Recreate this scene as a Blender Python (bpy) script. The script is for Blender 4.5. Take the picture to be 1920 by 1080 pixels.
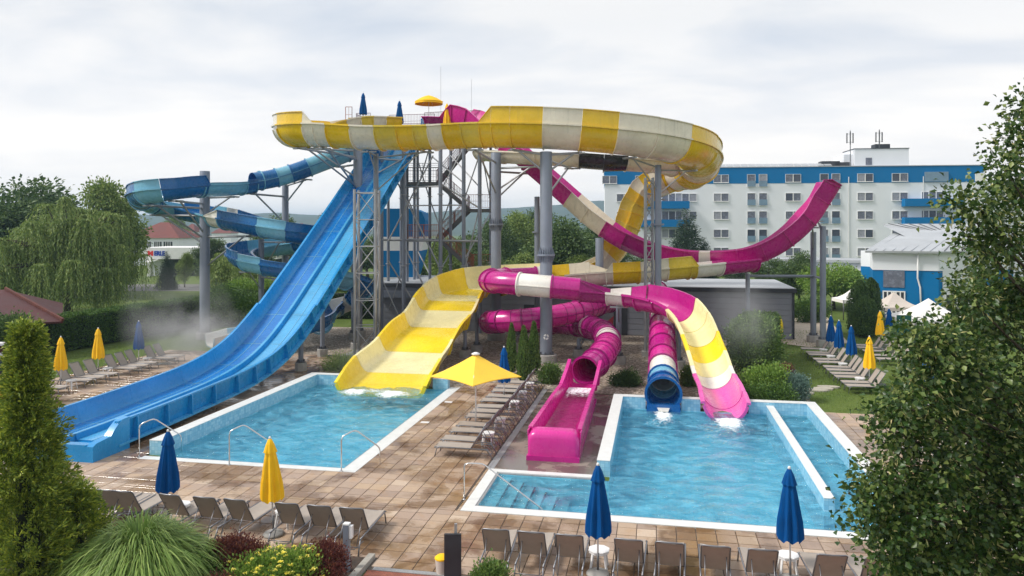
import bpy, bmesh, math, random
import numpy as np
from mathutils import Vector, Matrix

R_ = math.radians
for o in list(bpy.data.objects):
    bpy.data.objects.remove(o)
scene = bpy.context.scene
COL = scene.collection

# ---------------------------------------------------------------- camera, world, sun, exposure
# world axes: x runs along the pools' short sides, y along their long sides, z up; the deck is z = 0
YAW = R_(10.8)
EYE = 7.8
FOC = 1419.0
CT, ST = math.cos(YAW), math.sin(YAW)
cam_d = bpy.data.cameras.new('camera')
cam_d.sensor_width = 36.0
cam_d.lens = 36.0 * FOC / 1920.0
cam_d.shift_y = -110.0 / 1920.0
cam_d.clip_start = 0.1
cam_d.clip_end = 12000
cam = bpy.data.objects.new('camera', cam_d)
cam.location = (0, 0, EYE)
cam.rotation_euler = (R_(90), 0, YAW)
COL.objects.link(cam)
scene.camera = cam

SUN_EL, SUN_AZ = R_(46), R_(-70)     # a veiled sun, high behind the left shoulder
world = bpy.data.worlds.new('World')
scene.world = world
world.use_nodes = True
wn = world.node_tree
wn.nodes.clear()
def wnode(t, **k):
    n = wn.nodes.new(t)
    for a, b in k.items():
        setattr(n, a, b)
    return n
w_out = wnode('ShaderNodeOutputWorld')
w_bg = wnode('ShaderNodeBackground')
w_bg.inputs['Strength'].default_value = 0.105
sky = wnode('ShaderNodeTexSky')
sky.sky_type = 'NISHITA'
sky.sun_disc = False
sky.sun_elevation = SUN_EL
sky.sun_rotation = R_(250)
sky.air_density = 1.0
sky.dust_density = 2.0
w_tc = wnode('ShaderNodeTexCoord')
w_sep = wnode('ShaderNodeSeparateXYZ')
wn.links.new(w_tc.outputs['Generated'], w_sep.inputs[0])
w_z = wnode('ShaderNodeMath', operation='MAXIMUM')
wn.links.new(w_sep.outputs['Z'], w_z.inputs[0]); w_z.inputs[1].default_value = 0.0
w_za = wnode('ShaderNodeMath', operation='ADD')
wn.links.new(w_z.outputs[0], w_za.inputs[0]); w_za.inputs[1].default_value = 0.16
w_dx = wnode('ShaderNodeMath', operation='DIVIDE')
w_dy = wnode('ShaderNodeMath', operation='DIVIDE')
wn.links.new(w_sep.outputs['X'], w_dx.inputs[0]); wn.links.new(w_za.outputs[0], w_dx.inputs[1])
wn.links.new(w_sep.outputs['Y'], w_dy.inputs[0]); wn.links.new(w_za.outputs[0], w_dy.inputs[1])
w_cmb = wnode('ShaderNodeCombineXYZ')
wn.links.new(w_dx.outputs[0], w_cmb.inputs[0]); wn.links.new(w_dy.outputs[0], w_cmb.inputs[1])
w_map = wnode('ShaderNodeMapping')
w_map.inputs['Scale'].default_value = (0.75, 1.15, 1.0)
w_map.inputs['Rotation'].default_value = (0, 0, R_(24))
wn.links.new(w_cmb.outputs[0], w_map.inputs[0])
w_n1 = wnode('ShaderNodeTexNoise')
w_n1.inputs['Scale'].default_value = 1.5; w_n1.inputs['Detail'].default_value = 7; w_n1.inputs['Roughness'].default_value = 0.52
w_n1.inputs['Distortion'].default_value = 0.35
wn.links.new(w_map.outputs[0], w_n1.inputs['Vector'])
w_r1 = wnode('ShaderNodeValToRGB')          # thick and thin cloud
w_r1.color_ramp.elements[0].position = 0.38; w_r1.color_ramp.elements[0].color = (3.15, 3.34, 3.66, 1)
w_r1.color_ramp.elements[1].position = 0.58; w_r1.color_ramp.elements[1].color = (4.5, 4.4, 4.28, 1)
wn.links.new(w_n1.outputs['Fac'], w_r1.inputs[0])
w_n2 = wnode('ShaderNodeTexNoise')
w_n2.inputs['Scale'].default_value = 0.6; w_n2.inputs['Detail'].default_value = 4
wn.links.new(w_map.outputs[0], w_n2.inputs['Vector'])
w_r2 = wnode('ShaderNodeMapRange')
w_r2.inputs['From Min'].default_value = 0.3; w_r2.inputs['From Max'].default_value = 0.7
w_r2.inputs['To Min'].default_value = 0.84; w_r2.inputs['To Max'].default_value = 0.97
wn.links.new(w_n2.outputs['Fac'], w_r2.inputs[0])
w_mix = wnode('ShaderNodeMixRGB')
wn.links.new(w_r2.outputs[0], w_mix.inputs[0])
wn.links.new(sky.outputs[0], w_mix.inputs[1]); wn.links.new(w_r1.outputs[0], w_mix.inputs[2])
w_hr = wnode('ShaderNodeMapRange')          # the veil is brightest low over the horizon
w_hr.inputs['From Min'].default_value = 0.0; w_hr.inputs['From Max'].default_value = 0.26; w_hr.inputs['To Min'].default_value = 0.8; w_hr.inputs['To Max'].default_value = 0.0
wn.links.new(w_z.outputs[0], w_hr.inputs[0])
w_mh = wnode('ShaderNodeMixRGB'); w_mh.inputs[2].default_value = (6.3, 5.85, 5.45, 1)
wn.links.new(w_hr.outputs[0], w_mh.inputs[0]); wn.links.new(w_mix.outputs[0], w_mh.inputs[1])
wn.links.new(w_mh.outputs[0], w_bg.inputs[0]); wn.links.new(w_bg.outputs[0], w_out.inputs[0])

sun_d = bpy.data.lights.new('sun', 'SUN')
sun_d.energy = 1.5
sun_d.angle = R_(14)
sun_d.color = (1.0, 0.95, 0.88)
sun_o = bpy.data.objects.new('sun', sun_d)
sun_o.location = (-40, -20, 60)
sun_o.rotation_euler = (R_(90) - SUN_EL, 0, SUN_AZ)
COL.objects.link(sun_o)

scene.view_settings.view_transform = 'Standard'
scene.view_settings.look = 'None'
scene.view_settings.exposure = 1.12
scene.view_settings.gamma = 1.0
scene.view_settings.use_curve_mapping = False
scene.render.engine = 'CYCLES'
scene.cycles.max_bounces = 6
scene.cycles.transparent_max_bounces = 16
scene.cycles.use_denoising = True
scene.cycles.volume_bounces = 0

# ---------------------------------------------------------------- coordinates
def W(u, Y, z):
    """the point at height z, Y metres ahead of the viewpoint, on the bearing of picture column u"""
    X = (u - 960.0) * Y / FOC
    return Vector((X * CT - Y * ST, X * ST + Y * CT, z))
def at(u, v, Y):
    return W(u, Y, EYE - (v - 430.0) * Y / FOC)
def gp(u, v, z=0.0):
    return W(u, FOC * (EYE - z) / (v - 430.0), z)
def u_of(p):
    X = p.x * CT + p.y * ST; Y = -p.x * ST + p.y * CT
    return 960 + FOC * X / Y
ORD = ['first', 'second', 'third', 'fourth', 'fifth', 'sixth', 'seventh', 'eighth', 'ninth', 'tenth', 'eleventh',
       'twelfth', 'thirteenth', 'fourteenth', 'fifteenth', 'sixteenth', 'seventeenth', 'eighteenth', 'nineteenth', 'twentieth']

# ---------------------------------------------------------------- materials
def srgb(r, g, b, k=1.0):
    f = lambda c: (c / 255 / 12.92 if c / 255 <= 0.04045 else ((c / 255 + 0.055) / 1.055) ** 2.4) * k
    return (f(r), f(g), f(b), 1.0)
class NT:
    def __init__(s, name):
        s.m = bpy.data.materials.new(name); s.m.use_nodes = True
        s.t = s.m.node_tree; s.b = s.t.nodes['Principled BSDF']; s.o = s.t.nodes['Material Output']
    def n(s, t, **k):
        x = s.t.nodes.new(t)
        for a, b in k.items():
            if a.startswith('i_'):
                x.inputs[a[2:].replace('_', ' ')].default_value = b
            else:
                setattr(x, a, b)
        return x
    def l(s, a, b):
        s.t.links.new(a, b)
    def obj(s, scale=(1, 1, 1)):
        c = s.n('ShaderNodeTexCoord'); m = s.n('ShaderNodeMapping'); m.inputs['Scale'].default_value = scale
        s.l(c.outputs['Object'], m.inputs[0]); return m.outputs[0]
    def pos(s, scale=(1, 1, 1)):
        c = s.n('ShaderNodeNewGeometry'); m = s.n('ShaderNodeMapping'); m.inputs['Scale'].default_value = scale
        s.l(c.outputs['Position'], m.inputs[0]); return m.outputs[0]
    def noise(s, vec, scale, detail=4, rough=0.55, dist=0.0):
        n = s.n('ShaderNodeTexNoise'); n.inputs['Scale'].default_value = scale; n.inputs['Detail'].default_value = detail
        n.inputs['Roughness'].default_value = rough; n.inputs['Distortion'].default_value = dist
        s.l(vec, n.inputs['Vector']); return n.outputs['Fac']
    def ramp(s, fac, stops):
        r = s.n('ShaderNodeValToRGB'); e = r.color_ramp.elements
        while len(e) < len(stops): e.new(0.5)
        for q, (p, c) in zip(e, stops): q.position = p; q.color = c
        s.l(fac, r.inputs[0]); return r.outputs[0]
    def rng(s, fac, a, b, c, d):
        r = s.n('ShaderNodeMapRange'); r.inputs[1].default_value = a; r.inputs[2].default_value = b
        r.inputs[3].default_value = c; r.inputs[4].default_value = d; s.l(fac, r.inputs[0]); return r.outputs[0]
    def mix(s, fac, a, b, mode='MIX'):
        m = s.n('ShaderNodeMixRGB', blend_type=mode)
        for k, x in ((0, fac), (1, a), (2, b)):
            if isinstance(x, (int, float)): m.inputs[k].default_value = x
            elif isinstance(x, tuple): m.inputs[k].default_value = x
            else: s.l(x, m.inputs[k])
        return m.outputs[0]
    def bump(s, h, strength, dist=0.02, normal=None):
        b = s.n('ShaderNodeBump'); b.inputs['Strength'].default_value = strength; b.inputs['Distance'].default_value = dist
        s.l(h, b.inputs['Height'])
        if normal is not None: s.l(normal, b.inputs['Normal'])
        return b.outputs[0]
    def set(s, **k):
        for a, v in k.items():
            i = s.b.inputs[a.replace('_', ' ')]
            if isinstance(v, (int, float, tuple)): i.default_value = v
            else: s.l(v, i)
        return s.m
M = {}
def simple(key, col, rough=0.5, metal=0.0, var=0.12, scale=2.0, bump=0.0, coat=0.0, spec=0.5):
    n = NT(key); p = n.pos()
    f = n.noise(p, scale, 5)
    c = n.mix(n.rng(f, 0.3, 0.7, 0, 1), tuple(x * (1 - var) for x in col[:3]) + (1,), tuple(min(1, x * (1 + var)) for x in col[:3]) + (1,))
    n.set(Base_Color=c, Roughness=n.rng(f, 0.3, 0.7, max(0.02, rough - 0.07), min(1, rough + 0.07)), Metallic=metal, Coat_Weight=coat)
    n.b.inputs['Specular IOR Level'].default_value = spec
    if bump: n.set(Normal=n.bump(n.noise(p, scale * 12, 4), bump))
    M[key] = n.m
    return n.m
def frp(key, col, rough=0.27, dirt=0.35):
    """glossy moulded fibreglass, sun-bleached in patches, rain streaks down the outside"""
    n = NT(key); p = n.pos()
    big = n.noise(p, 0.55, 4)
    st = n.noise(n.pos((5.5, 5.5, 0.35)), 1.0, 5)
    fin = n.noise(p, 3, 3)
    pale = tuple(min(1, x * 1.08 + 0.008) for x in col[:3]) + (1,)
    dark = tuple(x * 0.86 for x in col[:3]) + (1,)
    c = n.mix(n.rng(big, 0.32, 0.68, 0, 1), dark, pale)
    c = n.mix(n.rng(st, 0.56, 0.78, 0, dirt), c, (0.16, 0.14, 0.10, 1))
    n.set(Base_Color=c, Roughness=n.rng(fin, 0.3, 0.7, rough - 0.03, rough + 0.04), Coat_Weight=0.25, Coat_Roughness=0.12)
    n.set(Normal=n.bump(n.noise(p, 1.6, 3), 0.12, 0.05))
    M[key] = n.m
frp('yellow', srgb(230, 190, 4), dirt=0.26)
frp('yellow_pale', srgb(218, 192, 60), dirt=0.32)
frp('cream', srgb(224, 216, 196), dirt=0.34)
frp('pool_yellow', srgb(247, 214, 20), dirt=0.05)
frp('pool_cream', srgb(242, 231, 172), dirt=0.08)
frp('magenta', srgb(186, 20, 132), dirt=0.10)
frp('magenta_deep', srgb(150, 14, 110), dirt=0.12)
frp('pink', srgb(226, 92, 176), dirt=0.04)
frp('hot_pink', srgb(206, 34, 142), dirt=0.05)
frp('white_frp', srgb(232, 229, 220), dirt=0.18)
frp('racer_blue', srgb(18, 140, 204), dirt=0.06)
frp('racer_lit', srgb(70, 162, 212), dirt=0.06)  # paler copy of the slide blue; brighter lighting put into the colour
frp('racer_shaded', srgb(0, 116, 194), dirt=0.05)  # deeper copy of the slide blue; shading put into the colour
frp('tube_dark', srgb(0, 98, 160), dirt=0.14)
frp('tube_light', srgb(116, 178, 204), dirt=0.16)
frp('mouth_blue', srgb(0, 88, 158), dirt=0.05)
frp('black_frp', srgb(36, 36, 40), dirt=0.1)
simple('steel', (0.36, 0.37, 0.385, 1), 0.45, 0.55, 0.16, 1.3)
simple('steel_paint', srgb(126, 133, 146), 0.45, 0.15, 0.10, 0.9)
simple('steel_dark', (0.13, 0.13, 0.135, 1), 0.5, 0.4, 0.2, 2)
simple('steel_bright', (0.72, 0.73, 0.74, 1), 0.16, 1.0, 0.05, 3)
simple('rust_paint', srgb(150, 84, 60), 0.6, 0.1, 0.2, 3)
simple('rail_purple', srgb(128, 98, 108), 0.55, 0.2, 0.15, 3)
simple('concrete', (0.34, 0.33, 0.31, 1), 0.85, 0, 0.22, 2.5, 0.4)
simple('white_paint', (0.78, 0.78, 0.77, 1), 0.5, 0, 0.05, 1.5)
simple('white_plastic', (0.80, 0.80, 0.80, 1), 0.32, 0, 0.03, 3)
simple('frame_grey', (0.22, 0.225, 0.245, 1), 0.38, 0.6, 0.1, 3)
simple('sling', srgb(164, 154, 144), 0.75, 0, 0.06, 6, 0.3)
simple('sling_back', srgb(158, 146, 134), 0.8, 0, 0.06, 6, 0.3)
simple('canvas_yellow', srgb(247, 192, 6), 0.75, 0, 0.07, 3, 0.15)
simple('canvas_yellow_open', srgb(252, 204, 66), 0.75, 0, 0.05, 2, 0.15)
simple('canvas_blue', srgb(0, 72, 134), 0.85, 0, 0.1, 3, 0.15, 0, 0.15)
simple('canvas_white', srgb(232, 230, 226), 0.8, 0, 0.05, 1)
simple('canvas_taupe', srgb(196, 186, 176), 0.8, 0, 0.05, 1)
simple('anthracite', (0.035, 0.04, 0.05, 1), 0.4, 0.2, 0.15, 3)
simple('bark', (0.085, 0.062, 0.045, 1), 0.9, 0, 0.3, 6, 0.6)
simple('soil', (0.060, 0.042, 0.032, 1), 0.95, 0, 0.4, 5, 0.8)
simple('kerb', (0.36, 0.34, 0.30, 1), 0.85, 0, 0.2, 6, 0.5)
simple('grate', (0.42, 0.43, 0.44, 1), 0.45, 0.5, 0.15, 20, 0.4)
simple('coping', srgb(222, 224, 222), 0.35, 0, 0.05, 4)
simple('hotel_white', srgb(226, 229, 234), 0.8, 0, 0.03, 0.3)
simple('hotel_blue', srgb(0, 110, 168), 0.8, 0, 0.04, 0.4, 0, 0, 0.25)
simple('pane_dark', (0.035, 0.04, 0.05, 1), 0.06, 0, 0.3, 0.5)
simple('curtain', srgb(106, 110, 124), 0.25, 0, 0.25, 2.5)
simple('pane_mid', srgb(66, 72, 86), 0.12, 0, 0.3, 1.5)
simple('pane_pale', srgb(148, 150, 160), 0.3, 0, 0.12, 3)
simple('glass_rail', srgb(112, 138, 158), 0.12, 0, 0.15, 1)
simple('grey_clad', srgb(140, 143, 152), 0.55, 0.1, 0.07, 0.7)
simple('roof_dark', srgb(60, 62, 68), 0.6, 0.1, 0.15, 1)
simple('roof_grey', srgb(176, 180, 184), 0.5, 0.2, 0.12, 0.4)
simple('roof_red', srgb(112, 62, 56), 0.8, 0, 0.16, 0.5, 0.4)
simple('roof_maroon', srgb(76, 34, 34), 0.7, 0, 0.16, 0.6, 0.3)
simple('wood_red', srgb(92, 44, 32), 0.7, 0, 0.25, 2, 0.3)
simple('logo_red', srgb(206, 40, 34), 0.5, 0, 0.03, 1)
simple('logo_blue', srgb(20, 64, 160), 0.5, 0, 0.03, 1)
simple('sign_green', srgb(22, 96, 88), 0.5, 0, 0.05, 1)
simple('red_plastic', srgb(196, 70, 80), 0.4, 0, 0.05, 2)
simple('asphalt', (0.16, 0.155, 0.15, 1), 0.9, 0, 0.15, 1.5, 0.4)
simple('path', srgb(186, 172, 154), 0.85, 0, 0.12, 2, 0.3)
simple('stone_slab', srgb(176, 170, 156), 0.85, 0, 0.12, 3, 0.3)
simple('stripe_navy', (.004, .010, .075, 1), 0.5, 0, 0.05, 2)
simple('dark_room', (0.012, 0.012, 0.013, 1), 0.8, 0, 0.1, 1)

LEAF_ALBEDO = 2.1
def leaf_mat(key, c0, c1, c2, rough=0.5, trans=0.25, waxy=0.4):
    """leaves: every leaf its own green, some light passes through"""
    n = NT(key); c0, c1, c2 = ([x * LEAF_ALBEDO for x in q] for q in (c0, c1, c2))
    g = n.n('ShaderNodeNewGeometry')
    c = n.ramp(g.outputs['Random Per Island'], [(0.0, tuple(c0) + (1,)), (0.55, tuple(c1) + (1,)), (1.0, tuple(c2) + (1,))])
    big = n.noise(n.pos(), 0.9, 3)
    c = n.mix(n.rng(big, 0.35, 0.68, 0, 0.35), c, tuple(x * 0.7 for x in c1) + (1,))
    n.set(Base_Color=c, Roughness=rough)
    n.b.inputs['Specular IOR Level'].default_value = waxy
    tr = n.n('ShaderNodeBsdfTranslucent'); n.l(c, tr.inputs[0])
    mx = n.n('ShaderNodeMixShader'); mx.inputs[0].default_value = trans
    n.l(n.b.outputs[0], mx.inputs[1]); n.l(tr.outputs[0], mx.inputs[2]); n.l(mx.outputs[0], n.o.inputs[0])
    M[key] = n.m
leaf_mat('leaf_linden', (0.011, 0.027, 0.007), (0.029, 0.060, 0.013), (0.135, 0.16, 0.045), 0.4, 0.25, 0.5)
leaf_mat('leaf_bract', (0.20, 0.20, 0.08), (0.30, 0.28, 0.12), (0.36, 0.30, 0.14), 0.6)
leaf_mat('leaf_thuja', (0.040, 0.072, 0.012), (0.115, 0.155, 0.020), (0.29, 0.31, 0.04), 0.55, 0.25)
leaf_mat('leaf_cypress', (0.014, 0.034, 0.010), (0.030, 0.060, 0.015), (0.060, 0.095, 0.025), 0.6, 0.15)
leaf_mat('leaf_arbor', (0.030, 0.060, 0.014), (0.060, 0.105, 0.022), (0.11, 0.16, 0.035), 0.6, 0.2)
leaf_mat('leaf_hedge', (0.020, 0.044, 0.009), (0.040, 0.082, 0.014), (0.085, 0.14, 0.025), 0.55, 0.2)
leaf_mat('leaf_willow', (0.055, 0.090, 0.020), (0.105, 0.15, 0.036), (0.18, 0.21, 0.06), 0.55, 0.25)
leaf_mat('leaf_tree', (0.022, 0.044, 0.014), (0.045, 0.078, 0.022), (0.085, 0.12, 0.035), 0.55, 0.2)
leaf_mat('leaf_light', (0.055, 0.10, 0.016), (0.10, 0.17, 0.028), (0.18, 0.24, 0.05), 0.55, 0.25)
leaf_mat('leaf_pine', (0.012, 0.026, 0.014), (0.022, 0.042, 0.022), (0.040, 0.062, 0.034), 0.6, 0.1)
leaf_mat('blade', (0.060, 0.11, 0.022), (0.125, 0.19, 0.042), (0.24, 0.30, 0.09), 0.45, 0.3)
leaf_mat('leaf_barberry', (0.035, 0.012, 0.012), (0.085, 0.024, 0.022), (0.15, 0.060, 0.030), 0.5, 0.2)
leaf_mat('leaf_bluegreen', (0.040, 0.075, 0.060), (0.070, 0.115, 0.095), (0.11, 0.16, 0.14), 0.6, 0.15)
leaf_mat('petal', (0.50, 0.44, 0.05), (0.58, 0.52, 0.10), (0.62, 0.58, 0.24), 0.6, 0.3)
leaf_mat('petal_red', (0.42, 0.05, 0.02), (0.5, 0.10, 0.03), (0.5, 0.16, 0.05), 0.6, 0.3)

# ground-like materials
def mk_tiles():
    n = NT('deck_tile'); p = n.pos()
    g = n.n('ShaderNodeNewGeometry')
    off = n.n('ShaderNodeVectorMath', operation='SCALE'); off.inputs['Scale'].default_value = 2.0
    n.l(g.outputs['Position'], off.inputs[0])
    fl = n.n('ShaderNodeVectorMath', operation='FLOOR'); n.l(off.outputs[0], fl.inputs[0])
    sx = n.n('ShaderNodeSeparateXYZ'); n.l(fl.outputs[0], sx.inputs[0])
    cb = n.n('ShaderNodeCombineXYZ'); n.l(sx.outputs[0], cb.inputs[0]); n.l(sx.outputs[1], cb.inputs[1])
    wnz = n.n('ShaderNodeTexWhiteNoise', noise_dimensions='2D'); n.l(cb.outputs[0], wnz.inputs['Vector'])
    tile = n.ramp(wnz.outputs['Value'], [(0.0, srgb(160, 140, 126)), (0.3, srgb(182, 160, 140)), (0.55, srgb(188, 164, 138)), (0.8, srgb(170, 148, 132)), (1.0, srgb(204, 184, 162))])
    # ochre and violet staining inside single slabs
    st = n.noise(p, 1.9, 4, 0.6)
    tile = n.mix(n.rng(st, 0.54, 0.70, 0, 0.4), tile, srgb(178, 136, 88))
    tile = n.mix(n.rng(n.noise(p, 22, 4), 0.35, 0.75, 0, 0.25), tile, srgb(120, 96, 84))
    wet = n.rng(n.noise(p, 0.42, 5, 0.6, 0.5), 0.43, 0.55, 0, 1)
    c = n.mix(wet, tile, n.mix(1.0, tile, (0.66, 0.58, 0.47, 1), 'MULTIPLY'))
    pud = n.rng(n.noise(p, 0.9, 4, 0.5, 0.6), 0.50, 0.54, 0, 1)
    pw = n.n('ShaderNodeMath', operation='MULTIPLY'); n.l(pud, pw.inputs[0]); n.l(wet, pw.inputs[1])
    c = n.mix(pw.outputs[0], c, n.mix(1.0, c, (0.72, 0.68, 0.64, 1), 'MULTIPLY'))
    r = n.mix(wet, (0.55,) * 3 + (1,), (0.10,) * 3 + (1,)); r = n.mix(pw.outputs[0], r, (0.03,) * 3 + (1,))
    bs = n.bump(n.noise(p, 45, 4), 0.08, 0.01)
    n.set(Base_Color=c, Roughness=r, Normal=bs)
    M['deck_tile'] = n.m
    n = NT('joint'); n.set(Base_Color=(0.115, 0.092, 0.074, 1), Roughness=0.6); M['joint'] = n.m
    n = NT('paver_red'); p = n.pos()
    br = n.n('ShaderNodeTexBrick'); n.l(p, br.inputs['Vector']); br.inputs['Scale'].default_value = 5
    br.inputs['Color1'].default_value = srgb(160, 92, 70); br.inputs['Color2'].default_value = srgb(136, 76, 60); br.inputs['Mortar'].default_value = (0.08, 0.06, 0.05, 1)
    n.set(Base_Color=br.outputs[0], Roughness=0.7); M['paver_red'] = n.m
mk_tiles()
def mk_wetpad():
    n = NT('wet_pad'); p = n.pos()
    f = n.noise(p, 0.8, 5, 0.6, 0.5)
    wet = n.rng(f, 0.40, 0.52, 0, 1)
    c = n.mix(wet, srgb(150, 138, 126), srgb(104, 94, 86))
    c = n.mix(n.rng(n.noise(p, 30, 3), 0.3, 0.7, 0, 0.3), c, srgb(90, 82, 76))
    n.set(Base_Color=c, Roughness=n.rng(wet, 0, 1, 0.45, 0.06), Normal=n.bump(n.noise(p, 30, 3), 0.1, 0.01)); M['wet_pad'] = n.m
mk_wetpad()
def mk_gravel():
    n = NT('gravel'); p = n.pos()
    v = n.n('ShaderNodeTexVoronoi'); v.inputs['Scale'].default_value = 9; n.l(p, v.inputs['Vector'])
    s = n.n('ShaderNodeSeparateXYZ'); n.l(v.outputs['Color'], s.inputs[0])
    c = n.ramp(s.outputs[0], [(0, srgb(112, 100, 88)), (0.4, srgb(168, 152, 134)), (0.75, srgb(194, 180, 162)), (1, srgb(224, 216, 202))])
    c = n.mix(n.rng(v.outputs['Distance'], 0.3, 0.65, 0, 0.6), c, (0.04, 0.034, 0.028, 1))
    c = n.mix(n.rng(n.noise(p, 0.5, 4), 0.4, 0.7, 0, 0.3), c, srgb(124, 112, 98))
    n.set(Base_Color=c, Roughness=0.85, Normal=n.bump(v.outputs['Distance'], -0.8, 0.06)); M['gravel'] = n.m
mk_gravel()
def mk_grass():
    n = NT('lawn'); p = n.pos()
    f = n.noise(p, 0.35, 5, 0.6); h = n.noise(p, 9, 5, 0.7)
    c = n.mix(n.rng(f, 0.3, 0.7, 0, 1), (0.085, 0.135, 0.026, 1), (0.15, 0.20, 0.045, 1))
    c = n.mix(n.rng(h, 0.35, 0.7, 0, 0.6), c, (0.06, 0.092, 0.02, 1))
    n.set(Base_Color=c, Roughness=0.9, Normal=n.bump(h, 0.8, 0.06)); n.b.inputs['Specular IOR Level'].default_value = 0.15; M['lawn'] = n.m
mk_grass()
def mk_pooltile():
    for key, ca, cb in (('pool_tile', srgb(124, 206, 230), srgb(152, 220, 238)), ('pool_wall', srgb(126, 186, 214), srgb(168, 212, 230)), ('pool_floor', srgb(98, 212, 248), srgb(140, 228, 252))):
        n = NT(key); p = n.pos((8, 8, 8))
        ck = n.n('ShaderNodeTexBrick'); ck.offset = 0.0; ck.inputs['Scale'].default_value = 1.0
        ck.inputs['Color1'].default_value = ca; ck.inputs['Color2'].default_value = cb; ck.inputs['Mortar'].default_value = tuple(x * 0.8 for x in ca[:3]) + (1,)
        ck.inputs['Mortar Size'].default_value = 0.03; ck.inputs['Brick Width'].default_value = 1; ck.inputs['Row Height'].default_value = 1
        s = n.n('ShaderNodeSeparateXYZ'); n.l(p, s.inputs[0]); ad = n.n('ShaderNodeMath', operation='ADD'); n.l(s.outputs[0], ad.inputs[0]); n.l(s.outputs[1], ad.inputs[1])
        cbn = n.n('ShaderNodeCombineXYZ')
        if key == 'pool_floor': n.l(s.outputs[0], cbn.inputs[0]); n.l(s.outputs[1], cbn.inputs[1])
        else: n.l(ad.outputs[0], cbn.inputs[0]); n.l(s.outputs[2], cbn.inputs[1])
        n.l(cbn.outputs[0], ck.inputs['Vector'])
        n.set(Base_Color=ck.outputs[0], Roughness=0.22); M[key] = n.m
mk_pooltile()
def mk_water():
    n = NT('pool_water'); p = n.pos()
    w1 = n.noise(n.pos((1.0, 1.7, 1)), 1.5, 3, 0.5, 0.8); w2 = n.noise(n.pos((1.3, 2.6, 1)), 5.5, 3, 0.55, 0.5)
    at_ = n.n('ShaderNodeAttribute', attribute_name='foam')
    ht = n.n('ShaderNodeMath', operation='MULTIPLY_ADD'); n.l(w2, ht.inputs[0]); ht.inputs[1].default_value = 0.5; n.l(w1, ht.inputs[2])
    w3 = n.noise(n.pos((1.2, 3.0, 1)), 9.0, 3, 0.6, 0.7); h3 = n.n('ShaderNodeMath', operation='MULTIPLY_ADD'); n.l(w3, h3.inputs[0]); h3.inputs[1].default_value = 0.38; n.l(ht.outputs[0], h3.inputs[2])
    nm = n.bump(h3.outputs[0], 1.0, 0.13)
    dif = n.n('ShaderNodeBsdfDiffuse'); dif.inputs[0].default_value = srgb(134, 220, 250)
    tra = n.n('ShaderNodeBsdfTransparent'); tra.inputs[0].default_value = (0.90, 0.995, 1.0, 1)
    # crests scatter, troughs look down to the tiled floor
    crest = n.rng(h3.outputs[0], 0.8, 1.2, 0.04, 0.42)
    m1 = n.n('ShaderNodeMixShader'); n.l(crest, m1.inputs[0]); n.l(tra.outputs[0], m1.inputs[1]); n.l(dif.outputs[0], m1.inputs[2])
    gl = n.n('ShaderNodeBsdfGlossy'); gl.inputs['Roughness'].default_value = 0.05; n.l(nm, gl.inputs['Normal'])
    fr = n.n('ShaderNodeFresnel'); fr.inputs[0].default_value = 1.33; n.l(nm, fr.inputs['Normal'])
    m2 = n.n('ShaderNodeMixShader'); n.l(fr.outputs[0], m2.inputs[0]); n.l(m1.outputs[0], m2.inputs[1]); n.l(gl.outputs[0], m2.inputs[2])
    fo = n.n('ShaderNodeBsdfDiffuse'); fo.inputs[0].default_value = (0.86, 0.90, 0.92, 1)
    nz = n.noise(n.pos((1, 1, 1)), 6.0, 6, 0.7, 0.6)
    fa = n.n('ShaderNodeMath', operation='ADD'); n.l(nz, fa.inputs[0]); n.l(at_.outputs['Fac'], fa.inputs[1])
    fm = n.rng(fa.outputs[0], 0.86, 1.12, 0, 0.95)
    m3 = n.n('ShaderNodeMixShader'); n.l(fm, m3.inputs[0]); n.l(m2.outputs[0], m3.inputs[1]); n.l(fo.outputs[0], m3.inputs[2])
    n.l(m3.outputs[0], n.o.inputs[0]); M['pool_water'] = n.m
mk_water()

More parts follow.
